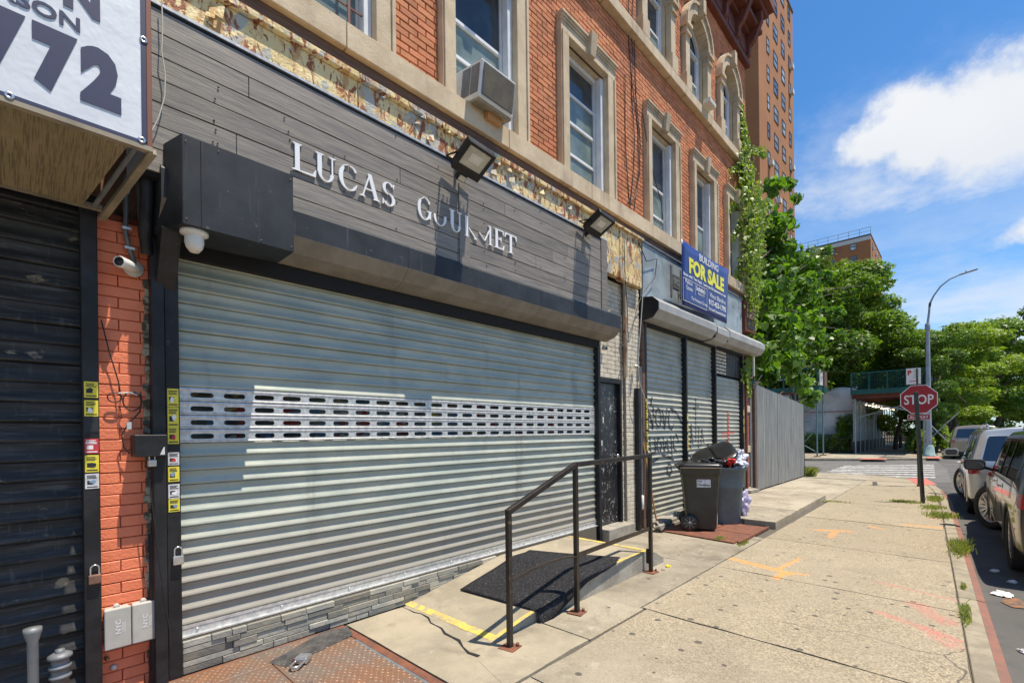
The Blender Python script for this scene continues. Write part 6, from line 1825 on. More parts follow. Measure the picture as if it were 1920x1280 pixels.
# vine on the corner of the rowhouse
vn = thing('climbing_vine', 'yellow-green climbing vine on the far corner of the rowhouse', 'vine', (12.6, 3.7, 2.5))
cl = []
for px, py, r in ((1391, 200, .05), (1392, 225, .09), (1394, 250, .12), (1397, 272, .13), (1384, 296, .12), (1396, 305, .22), (1402, 335, .22), (1390, 345, .12), (1406, 370, .3), (1396, 395, .2), (1410, 415, .34), (1400, 440, .22), (1412, 470, .34), (1404, 500, .24), (1412, 530, .32), (1406, 560, .26), (1410, 590, .24),
                  (1412, 610, .3), (1410, 650, .25), (1398, 690, .22), (1405, 705, .25), (1376, 312, .08), (1372, 385, .07), (1378, 440, .08), (1384, 490, .07), (1410, 740, .14), (1402, 270, .1), (1414, 276, .07), (1420, 280, .05), (1408, 410, .3)):
    c = W(px, py, 3.62); c.y += .05
    cl.append((tuple(c), (r * 1.1, .16 + r * .35, r * 1.25)))

vg = np.random.default_rng(7); path = [(1391, 195, 2), (1393, 230, 4), (1396, 262, 6), (1397, 290, 10), (1402, 320, 11), (1408, 350, 17), (1414, 385, 20), (1416, 420, 22), (1412, 460, 17), (1412, 500, 17), (1411, 540, 14), (1412, 580, 10), (1412, 620, 5), (1408, 660, 4), (1398, 700, 8), (1406, 735, 3)]
side = [((1400, 300), (1368, 318)), ((1400, 372), (1366, 388)), ((1404, 405), (1374, 440)), ((1402, 280), (1424, 281)), ((1424, 281), (1432, 284)), ((1402, 350), (1376, 352)), ((1400, 470), (1378, 520))]
pts_ = []
for (xa, ya_2, wa), (xb, yb_2, wb_) in zip(path, path[1:]):
    n_ = int(44 * (wa + wb_))
    u_ = vg.random(n_); w_2 = (wa + (wb_ - wa) * u_) * .5
    k_2 = vg.normal(0, 1, n_)
    for u__, ww, kk in zip(u_, w_2, k_2):
        if math.sin((ya_2 + (yb_2 - ya_2) * u__) * .17 + kk * 2.3) > -.35: pts_.append((xa + (xb - xa) * u__ + kk * ww, ya_2 + (yb_2 - ya_2) * u__ + vg.normal(0, 5), min(1, ww / 11)))
for (xa, ya_2), (xb, yb_2) in side:
    for u__ in vg.random(150): pts_.append((xa + (xb - xa) * u__ + vg.normal(0, 3), ya_2 + (yb_2 - ya_2) * u__ + vg.normal(0, 4) + 9 * u__ * u__, .15))
P = []
for px_, py_, dk in pts_:
    y_w = 3.72 - vg.random() ** 2 * .34 * dk
    q_ = W(px_, py_, y_w); P.append(tuple(q_))
P = np.array(P); n = len(P)
nr = np.array([-.25, -.8, .35]) + vg.normal(size=(n, 3)) * .45; nr /= np.linalg.norm(nr, axis=1)[:, None]
a = np.array([0, 0, -1.]) + vg.normal(size=(n, 3)) * .6; u = a - nr * (a * nr).sum(1)[:, None]; u /= np.linalg.norm(u, axis=1)[:, None]; v = np.cross(nr, u)
s = .085 * (.5 + .9 * vg.random(n))[:, None]
V = np.stack([P + (u * p[0] + v * p[1] + nr * p[2]) * s for p in [(-.5, 0, 0), (-.1, -.38, .06), (.6, 0, -.1), (-.1, .38, .06)]], 1).reshape(-1, 3)
F = np.arange(n * 4).reshape(-1, 4)
b = MB()
for px in (1390, 1396, 1402, 1408):
    b.tube([W(px + random.uniform(-4, 4) + (y_ - 300) * .02, y_, 3.72) for y_ in range(720, 210 + (px % 7) * 20, -45)], .012, 5)
b.build('stem', M['barkm'], vn); np_obj('foliage', V, F, M['leafV'], vn, kind='stuff')

# ------------------------------------------------------------------ brick towers
def towr(label, x0, x1, y0, y1, zt, cols_s, cols_w, z0, fh, seed, ang=0.):
    t = thing('apartment_tower', label, 'apartment tower', (x0, y0, 0), local=True, rz=ang)
    w_, d_ = x1 - x0, y1 - y0
    b = MB(); b.box(0, w_, 0, d_, 0, zt); b.build('wall', M['tower'], t)
    b = MB(); b.box(-.08, w_ + .08, -.08, .22, zt + .001, zt + .28); b.box(-.08, .22, .22, d_, zt + .001, zt + .28); b.build('parapet', M['twframe'], t)
    rg = random.Random(seed); fm = {}
    def win(w, h, kind):
        b = MB(); b.box(-w / 2, w / 2, -.05, .02, 0, h); return b
    n = 0
    fl = int((zt - z0 - 1.0) / fh) + 1
    W1 = MB(); W1.box(-.05, .05, -.06, 0, 0, 1)
    meshes = {}
    for side, cols in (('s', cols_s), ('w', cols_w)):
        for c, w in cols:
            for f_ in range(fl):
                z = z0 + f_ * fh + 0
                key = (w,)
                if key not in meshes:
                    fr = MB(); h = 1.45
                    for xa, xb, za, zb in ((-w / 2, -w / 2 + .06, 0, h), (w / 2 - .06, w / 2, 0, h), (-w / 2 + .06, w / 2 - .06, 0, .06), (-w / 2 + .06, w / 2 - .06, h - .06, h), (-w / 2 + .06, w / 2 - .06, h * .48, h * .54)):
                        fr.box(xa, xb, -.05, .01, za, zb)
                    fme = fr.mesh('window_frame'); fme.materials.append(M['twframe'])
                    pn = MB(); pn.box(-w / 2 + .06, w / 2 - .06, -.02, .01, .06, h - .06); pme = pn.mesh('pane'); pme.materials.append(M['twglass'])
                    sl_ = MB(); sl_.box(-w / 2 - .05, w / 2 + .05, -.08, .01, -.08, 0); 
                    meshes[key] = (fme, pme)
                fme, pme = meshes[key]
                n += 1
                if n > 290: continue
                loc = (c, 0, z) if side == 's' else (0, c, z); rot = (0, 0, 0) if side == 's' else (0, 0, -math.pi / 2)
                fo = piece(fme, 'window', t, loc, rot); 
                po = bpy.data.objects.new('pane', pme); COL.objects.link(po); po.parent = fo; po.location = (0, 0, 0)
                if rg.random() < .3:
                    a = MB(); a.box(-.3, .3, -.4, 0, .05, .5); ao = a.build('window_air_conditioner', M['white'], fo)
    return t


towr('tall orange-brown brick apartment tower beyond the rowhouse', 46.8, 59.3, 13.0, 34, 47.5, [(2.9, .8), (5.5, 1.5), (8.3, 1.3), (10.9, .9)], [(12, 1.2), (17, 1.2)], 2.2, 2.72, 3)
t2 = towr('distant brown brick tower showing above the trees', 131, 151, 14.0, 40, 44.6, [(3, 1.4), (8, 1.4), (13, 1.4)], [(3.2, 1.3), (7.2, 1.3), (12, 1.3), (17, 1.3), (22, 1.3)], 3.5, 2.75, 4)
b = MB()
for k in range(14): b.bar((.1, k * 2, 44.9), (.1, k * 2, 46.4), .08)
b.bar((.1, 0, 46.4), (.1, 26, 46.4), .08); b.bar((.1, 0, 45.6), (.1, 26, 45.6), .06); b.build('roof_railing', M['scaf'], t2)
MB().box(-.15, .0, 0, 26, 43.6, 44.5).build('pale_roof_band', M['cream'], t2)

# ------------------------------------------------------------------ sidewalk sheds
def tubes(mb, segs, r=.03, n=7):
    for a, c in segs: mb.tube([a, c], r, n, caps=False)
    return mb


sh = thing('sidewalk_shed', 'green sidewalk shed covering the pavement beyond the crossing', 'sidewalk shed', (36, 3, 0))
XA, XB, YA_, YB_ = 35.6, 62, 1.35, 4.85
MB().box(XA, XB, YA_, YB_, 3.62, 3.70).build('deck', M['shedred'], sh)
for i in range(14): MB().box(XA + .3 + i * 1.95, XA + .42 + i * 1.95, YA_, YB_, 3.42, 3.615).build('beam', M['shedred'], sh)
MB().box(XA, XB, YB_ - .1, YB_, 3.42, 3.61).box(XA, XB, YA_, YA_ + .1, 3.42, 3.61).build('edge_beam', M['shedred'], sh)
for k in range(4): MB().box(XA - .05, XA - .01, YA_ + k * .875, YA_ + (k + 1) * .875 - .03, 3.72, 5.0).build('parapet_panel', M['green'], sh) if False else None
MB().box(XA - .06, XA, YA_ - .05, YB_ + .05, 3.66, 3.95).build('fascia_board', M['green'], sh)
MB().box(XA, XB, YA_ - .06, YA_, 3.66, 4.95).build('side_parapet', M['green'], sh); MB().box(XA, XB, YB_, YB_ + .06, 3.66, 4.0).build('fascia_board', M['green'], sh)
b = MB()
y = YA_
while y <= YB_ + .01: MB().box(XA - .05, XA + .03, y - .03, y + .03, 3.95, 5.0).build('parapet_post', M['green'], sh); y += .875
MB().box(XA - .03, XA - .01, YA_, YB_, 4.93, 5.0).build('parapet_rail', M['green'], sh)
b = MB()
for k in range(40): b.box(XA - .02, XA - .012, YA_ + k * .0875, YA_ + k * .0875 + .012, 3.95, 4.95)
for k in range(12): b.box(XA - .02, XA - .012, YA_, YB_, 3.98 + k * .08, 3.99 + k * .08)
b.build('parapet_mesh', M['green'], sh, kind='stuff')
b = MB()
for i in range(14):
    x = XA + .25 + i * 1.95; b.tube([(x, YB_ - .15, 0), (x, YB_ - .15, 3.5)], .038, 8); b.tube([(x, YA_ + .15, 0), (x, YA_ + .15, 3.5)], .038, 8)
for i in range(14):
    x = XA + .25 + i * 1.95
    p = MB().tube([(x, YB_ - .15, 0), (x, YB_ - .15, 3.42)], .038, 8).build('post', M['scaf'], sh); p = MB().tube([(x, YA_ + .15, 0), (x, YA_ + .15, 3.42)], .038, 8).build('post', M['scaf'], sh)
b = tubes(MB(), [((XA + .25, YB_ - .1, 2.2), (XA + .25, YA_ + .1, 3.2)), ((XA + .25, YB_ - .1, 3.3), (XA + 4, YA_ + .1, 2.5)), ((XA + .25, YB_ - .15, 3.2), (XA + 25, YB_ - .15, 3.2)), ((XA + .25, YB_ - .1, 3.2), (XA + .25, YA_, 2.4)),
                 ((XA + .25, YA_ + .1, 2.9), (XA + 4.2, YB_ - .2, 2.9)), ((XA + .25, YA_, 1.9), (XA + .2, YA_ - 1.2, .3)), ((XA + .25, YA_, .8), (XA + .2, YA_ - 1.3, 2.4))], .032)
b.build('brace', M['scaf'], sh)
# corrugated hoarding along the inner side
for i in range(16):
    x = XA + .5 + i * .95
    b = MB(); vs = []
    for k in range(8):
        for du, dy in ((0, 0), (.02, -.03), (.07, -.03), (.09, 0)): vs += [(x + k * .117 + du, YB_ + dy, .75), (x + k * .117 + du, YB_ + dy, 3.3)]
    b.add(vs, [(2 * k, 2 * k + 2, 2 * k + 3, 2 * k + 1) for k in range(len(vs) // 2 - 1)]); b.build('hoarding_sheet', M['scaf'], sh)
MB().box(XA + .5, XB - 9, YB_ - .06, YB_ + .02, .05, .75).build('hoarding_base', M['iron'], sh)
lamps = mat('lit_shed_bulb', (.9, .85, .7), rough=.4, emit=((1, .85, .6), 2.5))
for i in range(9):
    for dy in (0, .35): MB().lathe([(0, 0), (.05, .0), (.07, .06), (.05, .12), (0, .13)], (XA + 2.0 + i * 1.6, YB_ - .5 - dy, 3.05), n=10).build('bulb', lamps, sh)
# the left shed, at the corner of the cross street
s2 = thing('corner_sidewalk_shed', 'short green shed deck with a white notice board left of the netting', 'sidewalk shed', (31.5, 7, 0))
MB().box(31.0, 33.2, 5.75, 12, 3.72, 3.80).build('deck', M['shedred'], s2)
MB().box(30.95, 31.0, 5.7, 12, 3.72, 4.0).box(31, 33.2, 5.69, 5.75, 3.70, 4.02).build('fascia_board', M['green'], s2)
b = MB()
for k in range(8): MB().box(30.96, 31.0, 5.75 + k * .85, 5.81 + k * .85, 4.0, 5.05).build('parapet_post', M['green'], s2)
MB().box(30.97, 31.0, 5.7, 12, 4.98, 5.05).build('parapet_rail', M['green'], s2); MB().box(30.97, 31.0, 6.0, 12, 4.45, 4.52).build('parapet_rail', M['scaf'], s2)
MB().box(31.05, 31.8, 5.66, 5.70, 4.05, 5.1).build('notice_board', M['signwhite'], s2); MB().box(31.8, 33.1, 5.68, 5.72, 4.05, 4.95).build('side_board', M['brownwood'], s2)
b = MB()
for k in range(6): b.box(31.15, 31.15 + .25 + (k % 3) * .12, 5.654, 5.66, 4.25 + k * .12, 4.29 + k * .12)
b.build('notice_print', M['ink'], s2)
for x, y in ((31.1, 6.9), (31.1, 5.85), (33.0, 5.9), (33.0, 7.6)):
    MB().tube([(x, y, 0), (x, y, 3.7)], .04, 8).build('post', M['scafg'], s2); MB().box(x - .15, x + .15, y - .15, y + .15, 0, .04).build('base_plate', M['rustd'], s2)
tubes(MB(), [((31.1, 6.9, .3), (31.1, 5.85, 1.6)), ((31.1, 6.9, 2.0), (31.1, 5.85, 2.0)), ((31.1, 6.9, 2.2), (31.1, 5.85, 3.3)), ((31.1, 6.9, 1.6), (31.1, 8.2, 2.4)), ((31.1, 6.9, .9), (31.1, 5.85, .25)), ((31.1, 5.85, 2.9), (33, 7.6, 2.2))], .022).build('brace', M['scafg'], s2)
nt_ = thing('debris_netting', 'grey debris netting wrapped round a scaffold behind the bushes', 'netting', (38, 8, 0))
vs = []; NU, NV = 26, 14
for i in range(NU + 1):
    for j in range(NV + 1):
        u, v = i / NU, j / NV; y = 4.95 + u * 7; z = .3 + v * 3.9
        vs.append((38.2 - u * .8 + .14 * math.sin(u * 17 + v * 3) * (1 - v * .4) + .08 * math.sin(v * 9 + u * 5), y, z + (.15 * math.sin(u * 12) if j == NV else 0)))
b = MB(); b.add(vs, [(i * (NV + 1) + j, (i + 1) * (NV + 1) + j, (i + 1) * (NV + 1) + j + 1, i * (NV + 1) + j + 1) for i in range(NU) for j in range(NV)], 0, True)
o = b.build('net', M['net'], nt_); s_ = o.modifiers.new('t', 'SOLIDIFY'); s_.thickness = .01
for z in (2.75, 1.2): MB().tube([(38.0 - k * .11, 4.95 + k, z - .03 * math.sin(k)) for k in range(8)], .028, 6).build('orange_strap', M['orangestrip'], nt_)
for y in (5.0, 7.0, 9.0, 11.5): MB().tube([(38.6, y, 0), (38.6, y, 4.4)], .04, 8).build('scaffold_pole', M['scaf'], nt_)
MB().tube([(38.6, 4.9, 4.3), (38.3, 12, 4.3)], .03, 8).build('scaffold_pole', M['scaf'], nt_)

# iron fence and bushes
fn = thing('iron_fence', 'low black iron picket fence in front of the bushes across the street', 'fence', (35.6, 8, 0))
pk = MB(); pk.box(-.009, .009, -.009, .009, .05, 1.05); pk.lathe([(.012, 0), (0, .05)], (0, 0, 1.05), n=4); pme = pk.mesh('picket'); pme.materials.append(M['iron'])
for k in range(58):
    u = k / 57; piece(pme, 'picket', fn, (36.6 - u * 2.6, 5.2 + u * 6.9, 0))
tubes(MB(), [((36.6, 5.2, .95), (34.0, 12.1, .95)), ((36.6, 5.2, .18), (34.0, 12.1, .18))], .018, 6).build('rail', M['iron'], fn)
fn2 = thing('passage_fence', 'black iron fence seen through the end of the shed passage', 'fence', (62, 3, 0))
for k in range(40): piece(pme, 'picket', fn2, (63 + k * .35, 4.9 - k * .02, 0), sc=(2, 2, 1.1))
tubes(MB(), [((63, 4.9, 1.0), (77, 4.1, 1.0))], .03, 6).build('rail', M['iron'], fn2)


def bush(label, c, r, m, n, size, seed):
    t = thing('bush', label, 'bush', (c[0], c[1], 0)); rg = random.Random(seed)
    cl = [((c[0] + rg.uniform(-.6, .6) * r[0], c[1] + rg.uniform(-.6, .6) * r[1], max(.15, c[2] + rg.uniform(-.5, .6) * r[2])), (r[0] * .5, r[1] * .5, r[2] * .5)) for _ in range(9)]
    V, F, _, _ = leaf_cloud(cl, n, size, seed=seed, fill=.3); np_obj('foliage', V, F, M[m], t)
    b = MB(); [limb(b, (c[0], c[1], 0), q[0], .02, .006, seed, 3) for q in cl[:5]]; b.build('stem', M['barkm'], t)


bush('yellow-green bush right of the picket fence', (36.9, 5.9, .6), (.7, .8, .7), 'leafV', 4500, .10, 81)
bush('tall green bush against the netting beside the shed', (37.4, 5.5, 1.2), (.5, .6, 1.5), 'leafB', 4500, .12, 82)
bush('green bush in the middle behind the picket fence', (36.6, 7.4, .7), (.7, 1.0, .8), 'leafC', 4500, .11, 83)
bush('dark green bush left behind the picket fence', (36.0, 9.2, .6), (.8, 1.2, .6), 'leafD', 3500, .11, 84)
bush('green bush at the foot of the lamp post', (37.6, 1.5, .7), (.9, .5, .8), 'leafC', 4500, .11, 85)
bush('dark bush beside the shed posts behind the stop sign', (37.8, 2.0, .7), (.8, .5, .8), 'leafD', 3500, .11, 86)
bush('green shrub by the kerb beside the minivan', (40.5, .9, .9), (1.4, .4, 1.0), 'leafC', 4500, .12, 87)

# ------------------------------------------------------------------ poles, signs, lamp
def oct_(r): return [(r * math.cos(math.pi / 8 + k * math.pi / 4), r * math.sin(math.pi / 8 + k * math.pi / 4)) for k in range(8)]


sp = thing('stop_sign', 'red stop sign with an all way plate and a small parking sign above it', 'stop sign', (16.6, .8, 0))
MB().bar((16.6, .8, -.1), (16.58, .83, 3.15), .07, .04).build('post', M['pole'], sp)
cx, cy, cz = 16.55, .79, 2.33
b = MB(); b.prism([(cy + a, cz + c) for a, c in oct_(.412)], 'x', cx - .002, cx + .002); b.build('sign_back', M['signwhite'], sp)
b = MB(); b.prism([(cy + a, cz + c) for a, c in oct_(.392)], 'x', cx - .0045, cx - .0022); b.build('sign_face', M['signred'], sp)
text('lettering', 'STOP', M['signwhite'], sp, (cx - .005, cy + .30, cz - .125), (0, -1, 0), (0, 0, 1), .25, .60, bold=.015, ext=.001)
MB().box(cx - .002, cx + .002, cy - .23, cy + .23, cz - .55, cz - .40).build('plate_back', M['signwhite'], sp); MB().box(cx - .0045, cx - .0022, cy - .22, cy + .22, cz - .54, cz - .41).build('plate_face', M['signred'], sp)
text('lettering', 'ALL WAY', M['signwhite'], sp, (cx - .005, cy + .19, cz - .515), (0, -1, 0), (0, 0, 1), .08, .38, bold=.01, ext=.001)
MB().box(cx + .01, cx + .014, cy - .05, cy + .25, 2.74, 3.17).build('parking_plate', M['signwhite'], sp)
text('lettering', 'P', M['redink'], sp, (cx + .009, cy + .22, 2.99), (0, -1, 0), (0, 0, 1), .13, .08, bold=.04, ext=.001)
for k in range(4): MB().box(cx + .006, cx + .0095, cy - .02, cy + .10, 2.92 + k * .055, 2.94 + k * .055).build('fine_print', M['alusign'], sp)
MB().box(cx + .006, cx + .0095, cy + .0, cy + .18, 2.81, 2.83).build('arrow', M['redink'], sp)
MB().lathe([(.055, 0), (.055, .05), (.03, .06)], (16.6, .8, 0), n=12).build('post_collar', M['rustd'], sp)
np_ = thing('sign_post', 'bare dark green post leaning slightly, in front of the stop sign', 'post', (12.97, .57, 0))
MB().bar((12.97, .57, -.05), (12.93, .66, 2.32), .085, .05).build('post', M['pole'], np_, bevel=.003)
for k in range(24): MB().lathe([(0, 0), (.006, 0), (0, .001)], (12.968 - k * .0017 - .033 if False else 12.935 - k * .0015, .575 + k * .0037, .1 + k * .09), (-1, 0, 0), 6).build('bolt_hole', M['dark'], np_)
lp = thing('street_lamp', 'tall grey cobra-head street lamp beyond the crossing', 'street lamp', (34.5, 1.24, 0))
MB().lathe([(.30, 0), (.30, .05), (.25, .1), (.22, .5), (.16, .62)], (34.5, 1.24, 0), n=8).build('base', M['lampbase'], lp)
MB().tube([(34.5, 1.24, .6), (34.5, 1.24, 7.3)], [.13, .085], 14).build('pole', M['lampm'], lp)
MB().lathe([(.10, 0), (.12, .1), (.12, .3), (.09, .4)], (34.5, 1.24, 6.9), n=12).build('collar', M['lampm'], lp)
MB().tube([(34.5, 1.24, 7.2), (34.5, 1.17, 7.9), (34.5, 1.14, 8.35), (34.5, .98, 8.75), (34.5, .70, 9.2), (34.5, .35, 9.5), (34.5, -.05, 9.65)], [.06, .05, .05, .04, .04, .035, .035], 10).build('arm', M['lampm'], lp)
MB().bar((34.5, -.05, 9.66), (34.5, -.75, 9.80), .16, .07).build('lamp_head', M['lampm'], lp, bevel=.02)
MB().lathe([(.03, 0), (.03, .07), (0, .08)], (34.5, -.3, 9.74), n=8).build('photocell', M['pole'], lp)
MB().bar((34.5, 1.15, 8.2), (34.5, 1.12, 8.4), .16, .1).build('junction_box', M['pole'], lp)
lf = copy_tree(lp, loc=(95, 3.0, 0), label='faraway street lamp among the trees along the kerb')

# ------------------------------------------------------------------ grass and litter
def tuft(label, c, r, n, h, seed, name='grass_tuft'):
    rg = np.random.default_rng(seed); P = np.array(c) + np.stack([rg.normal(0, r[0] * .5, n), rg.normal(0, r[1] * .5, n), np.zeros(n)], 1)
    a = rg.uniform(0, 6.28, n); hh = h * rg.uniform(.4, 1.2, n); ln = hh * rg.uniform(.2, .9, n)
    dx = np.cos(a); dy = np.sin(a); w = .004 + .003 * rg.random(n)
    o = np.zeros(n)
    V = np.stack([P + np.stack([-dy * w, dx * w, o], 1), P + np.stack([dy * w, -dx * w, o], 1), P + np.stack([dx * ln * .5 + dy * w * .8, dy * ln * .5 - dx * w * .8, hh * .7], 1), P + np.stack([dx * ln, dy * ln, hh], 1)], 1).reshape(-1, 3)
    F = np.arange(n * 4).reshape(-1, 4)
    ob = np_obj(name, V, F, M['grassm']); ob['kind'] = 'stuff'; ob['label'] = label; ob['category'] = 'grass'


tuft('grass tuft growing from the kerb joint beside the dark car', (8.35, .02, 0), (.45, .09), 520, .09, 1)
tuft('small grass tuft in the kerb joint', (6.35, -.01, 0), (.08, .02), 60, .05, 2)
tuft('small weed in the kerb joint nearer the camera', (5.45, -.02, 0), (.22, .03), 160, .06, 3)
tuft('grass around the foot of the bare dark post', (12.3, .40, 0), (.3, .16), 500, .05, 4)
tuft('grass strip in the pavement joint by the post', (12.9, .85, 0), (.2, .25), 400, .05, 5)
tuft('grass at the kerb corner beyond the post', (13.7, .42, 0), (.35, .12), 450, .08, 6)
tuft('grass in the joint near the kerb beyond the tuft', (11.2, .25, 0), (.3, .2), 500, .08, 7)
tuft('weeds at the foot of the corrugated fence end', (18.15, 3.65, 0), (.15, .15), 500, .3, 8)
tuft('moss and grass beside the steel cover plates', (6.9, 2.5, .02), (.10, .06), 150, .03, 9)
tuft('grass in the joint at the corner of the steel plates', (6.9, 2.18, .0), (.2, .03), 120, .03, 10)
tuft('grass blades in the cross joint near the raised step', (12.05, 2.0, .0), (.08, .4), 160, .04, 11)
for i, (lab, c, s_) in enumerate((('crumpled white paper in the gutter beside the car', (6.85, -.30), .09), ('clear plastic litter beside the kerb grass', (7.9, -.28), .05), ('white lid lying in the gutter', (7.45, -.40), .05), ('small paper scrap near the kerb at the bottom right', (5.2, -.33), .03),
                                   ('yellow leaf scrap on the flags beside the handrail foot', (5.15, 2.45), .03))):
    o = blob('litter', M['litter'] if i < 4 else M['yst'], None, (c[0], c[1], (RZ if i < 4 else 0) + .012), (s_, s_ * .7, .014), 60 + i, 1, .6); tag(o, lab, 'litter')
tag(sheet('gutter_paint', [(6.45, -.44), (6.6, -.46), (6.78, -.40), (6.74, -.31), (6.55, -.27), (6.42, -.34)], RZ + .008, mat('orange_road_paint', (.30, .13, .05), (.09, .08, .07), s=22, rough=.9)), 'orange utility paint mark on the asphalt beside the kerb', 'paint mark')

# ------------------------------------------------------------------ cars
CARM = {}


def car_mats(key, c, metal=.6):
    p = mat('car_paint_' + key, c, rough=.28, metal=metal, coat=1., space='obj', layers=[dict(c=tuple(min(1, x * .6 + .06) for x in c), s=2, lo=.6, hi=.8, a=.35)])
    return [p, CARM['glass'], CARM['black'], CARM['red'], CARM['chrome'], CARM['grey']]


CARM['glass'] = mat('car_glass', (.010, .013, .016), rough=.03, spec=1., space='obj', coat=1.)
CARM['black'] = mat('black_trim', (.018, .018, .019), rough=.5, space='obj')
CARM['red'] = mat('tail_light_red', (.42, .006, .01), (.30, .004, .008), s=12, rough=.12, coat=1., space='obj')
CARM['chrome'] = mat('chrome_trim', (.7, .7, .7), rough=.12, metal=1., space='obj')
CARM['grey'] = mat('grey_lower_trim', (.06, .06, .06), rough=.6, space='obj')
CARM['tyre'] = mat('tyre_rubber', (.018, .018, .018), (.03, .03, .03), s=20, rough=.85, space='obj', bump=((60, .003),))
CARM['rim'] = mat('alloy_rim', (.52, .52, .54), rough=.25, metal=.9, space='obj')


def make_car(name, label, cat, L, Wd, H, key, c, kind='suv', metal=.6, roof_rail=True, plate='', spokes=10, group=None, tail=(4,), steer=0.):
    t = thing(name, label, cat, (0, 0, 0), group, local=True)
    mats = car_mats(key, c, metal)
    w = Wd / 2
    bz = .24; belt = H * .60; gl = H * .63; gt = H * .905; rf = H * .965
    # stations along the car: (x bottom, x belt, x roof, width factor, roof z factor (1 = full roof, 0 = bonnet), belt z add)
    st_ = [(.05, .02, .25, .965, 1, 0), (.18, .14, .38, .995, 1, 0), (.55, .50, .72, 1.0, 1, 0), (.95, .95, 1.05, 1.0, 1, 0), (1.35, 1.35, 1.40, 1.0, 1, 0), (1.45, 1.45, 1.48, 1.0, 1, 0), (2.0, 2.0, 2.02, 1.0, 1, 0), (2.10, 2.10, 2.10, 1., 1, 0),
           (2.65, 2.65, 2.55, 1.0, 1, -.01), (3.05, 3.05, 2.72, 1.0, .99, -.02), (3.45, 3.45, 3.38, 1.0, 0, -.03), (3.9, 3.9, 3.9, .99, 0, -.05), (4.25, 4.28, 4.25, .95, 0, -.10), (4.45, 4.5, 4.40, .88, 0, -.17), (4.52, 4.56, 4.50, .80, 0, -.30)]
    k_ = L / 4.6
    rows = 11; ring = []
    for xb, xm, xt, wf, rfz, ba in st_:
        ww = w * wf; b_ = belt + ba
        if rfz > .5:
            g0, g1, r1, r2 = gl + ba, gt, rf, H
            wg0, wg1, wr = ww * .96, ww * .83, ww * .75
            xs_ = (xb, xb, xm, xm, xm, xm, xm + (xt - xm) * .1, xt, xt + .04 * (1 if xt < .6 else 0), xt + .06 * (1 if xt < .6 else 0), xt + .06 * (1 if xt < .6 else 0))
        else:
            g0, g1, r1, r2 = b_ + .035, b_ + .045, b_ + .055, b_ + .075
            wg0, wg1, wr = ww * .93, ww * .86, ww * .74
            xs_ = (xb, xb, xm, xm, xm, xm, xm, xt, xt, xt, xt)
        zz = [bz, bz, bz + .14, H * .40, H * .49, b_ - .03, g0, g1, r1, r2 - .012, r2]
        yy = [0, ww * .90, ww * .985, ww, ww * .995, ww * .975, wg0, wg1, wr, wr * .55, 0]
        ring.append([(x * k_, y, z) for x, y, z in zip(xs_, yy, zz)])
    n = len(ring); vs = []; idx = {}
    for i in range(n):
        for j in range(rows):
            x, y, z = ring[i][j]
            idx[i, j, 1] = len(vs); vs.append((x, y, z))
            if y == 0: idx[i, j, -1] = idx[i, j, 1]
            else: idx[i, j, -1] = len(vs); vs.append((x, -y, z))
    fs = []; mi = []
    for i in range(n - 1):
        for j in range(rows - 1):
            for s_ in (1, -1):
                f = [idx[i, j, s_], idx[i + 1, j, s_], idx[i + 1, j + 1, s_], idx[i, j + 1, s_]]
                f = list(dict.fromkeys(f))
                if s_ == 1: f = f[::-1]
                m_ = 0
                if j == 6 and i in (2, 3, 5, 7, 8): m_ = 1
                if j == 6 and i in (4, 6): m_ = 2
                if j >= 7 and i == 9: m_ = 1
                if j in (0, 1): m_ = 5
                if i == 0 and j in tail: m_ = 3
                fs.append(f); mi.append(m_)
    # rear and front caps with a middle column
    for i, sgn in ((0, 1), (n - 1, -1)):
        cm = {}
        for j in range(rows):
            x, y, z = ring[i][j]
            for s_ in (1, -1):
                cm[j, s_] = len(vs) if y else idx[i, j, 1]
                if y: vs.append((x - .035 * sgn * k_, y * s_ * (.89 if j > 2 else .90), z))
        for j in range(rows - 1):
            for q in range(3):
                A_ = [(idx[i, j, 1], idx[i, j + 1, 1], cm[j + 1, 1], cm[j, 1]), (cm[j, 1], cm[j + 1, 1], cm[j + 1, -1], cm[j, -1]), (cm[j, -1], cm[j + 1, -1], idx[i, j + 1, -1], idx[i, j, -1])][q]
                f = list(dict.fromkeys(A_))
                if len(f) < 3: continue
                if sgn == 1: f = f[::-1]
                m_ = 0
                if j in (0, 1): m_ = 5
                if i == 0:
                    if q == 1 and j == 6: m_ = 1
                    if q != 1 and j in tail: m_ = 3
                else:
                    if q == 1 and j in (2, 3): m_ = 2
                fs.append(f); mi.append(m_)
    me = bpy.data.meshes.new('cage'); me.from_pydata(vs, [], fs)
    me.polygons.foreach_set('material_index', mi)
    for m__ in mats: me.materials.append(m__)
    bm = bmesh.new(); bm.from_mesh(me); bmesh.ops.recalc_face_normals(bm, faces=bm.faces)
    cl_ = bm.edges.layers.float.new('crease_edge')
    i0set = {idx[0, j, s_] for j in range(rows) for s_ in (1, -1)}
    bm.verts.ensure_lookup_table()
    cv_ = bm.verts.layers.float.new('crease_vert'); bm.verts.ensure_lookup_table()
    for v_ in bm.verts:
        if any(f.material_index == 1 for f in v_.link_faces): v_[cv_] = .85
    cr_rows = {idx[i, j, s_]: (i, j) for i in range(n) for j in (5, 7, 8) for s_ in (1, -1)}
    for e_ in bm.edges:
        a_, b_ = e_.verts[0].index, e_.verts[1].index
        if a_ in cr_rows and b_ in cr_rows and cr_rows[a_][1] == cr_rows[b_][1] and cr_rows[a_][0] != cr_rows[b_][0]: e_[cl_] = {5: .35, 7: .5, 8: .45}[cr_rows[a_][1]]
        if a_ in i0set and b_ in i0set: e_[cl_] = .45
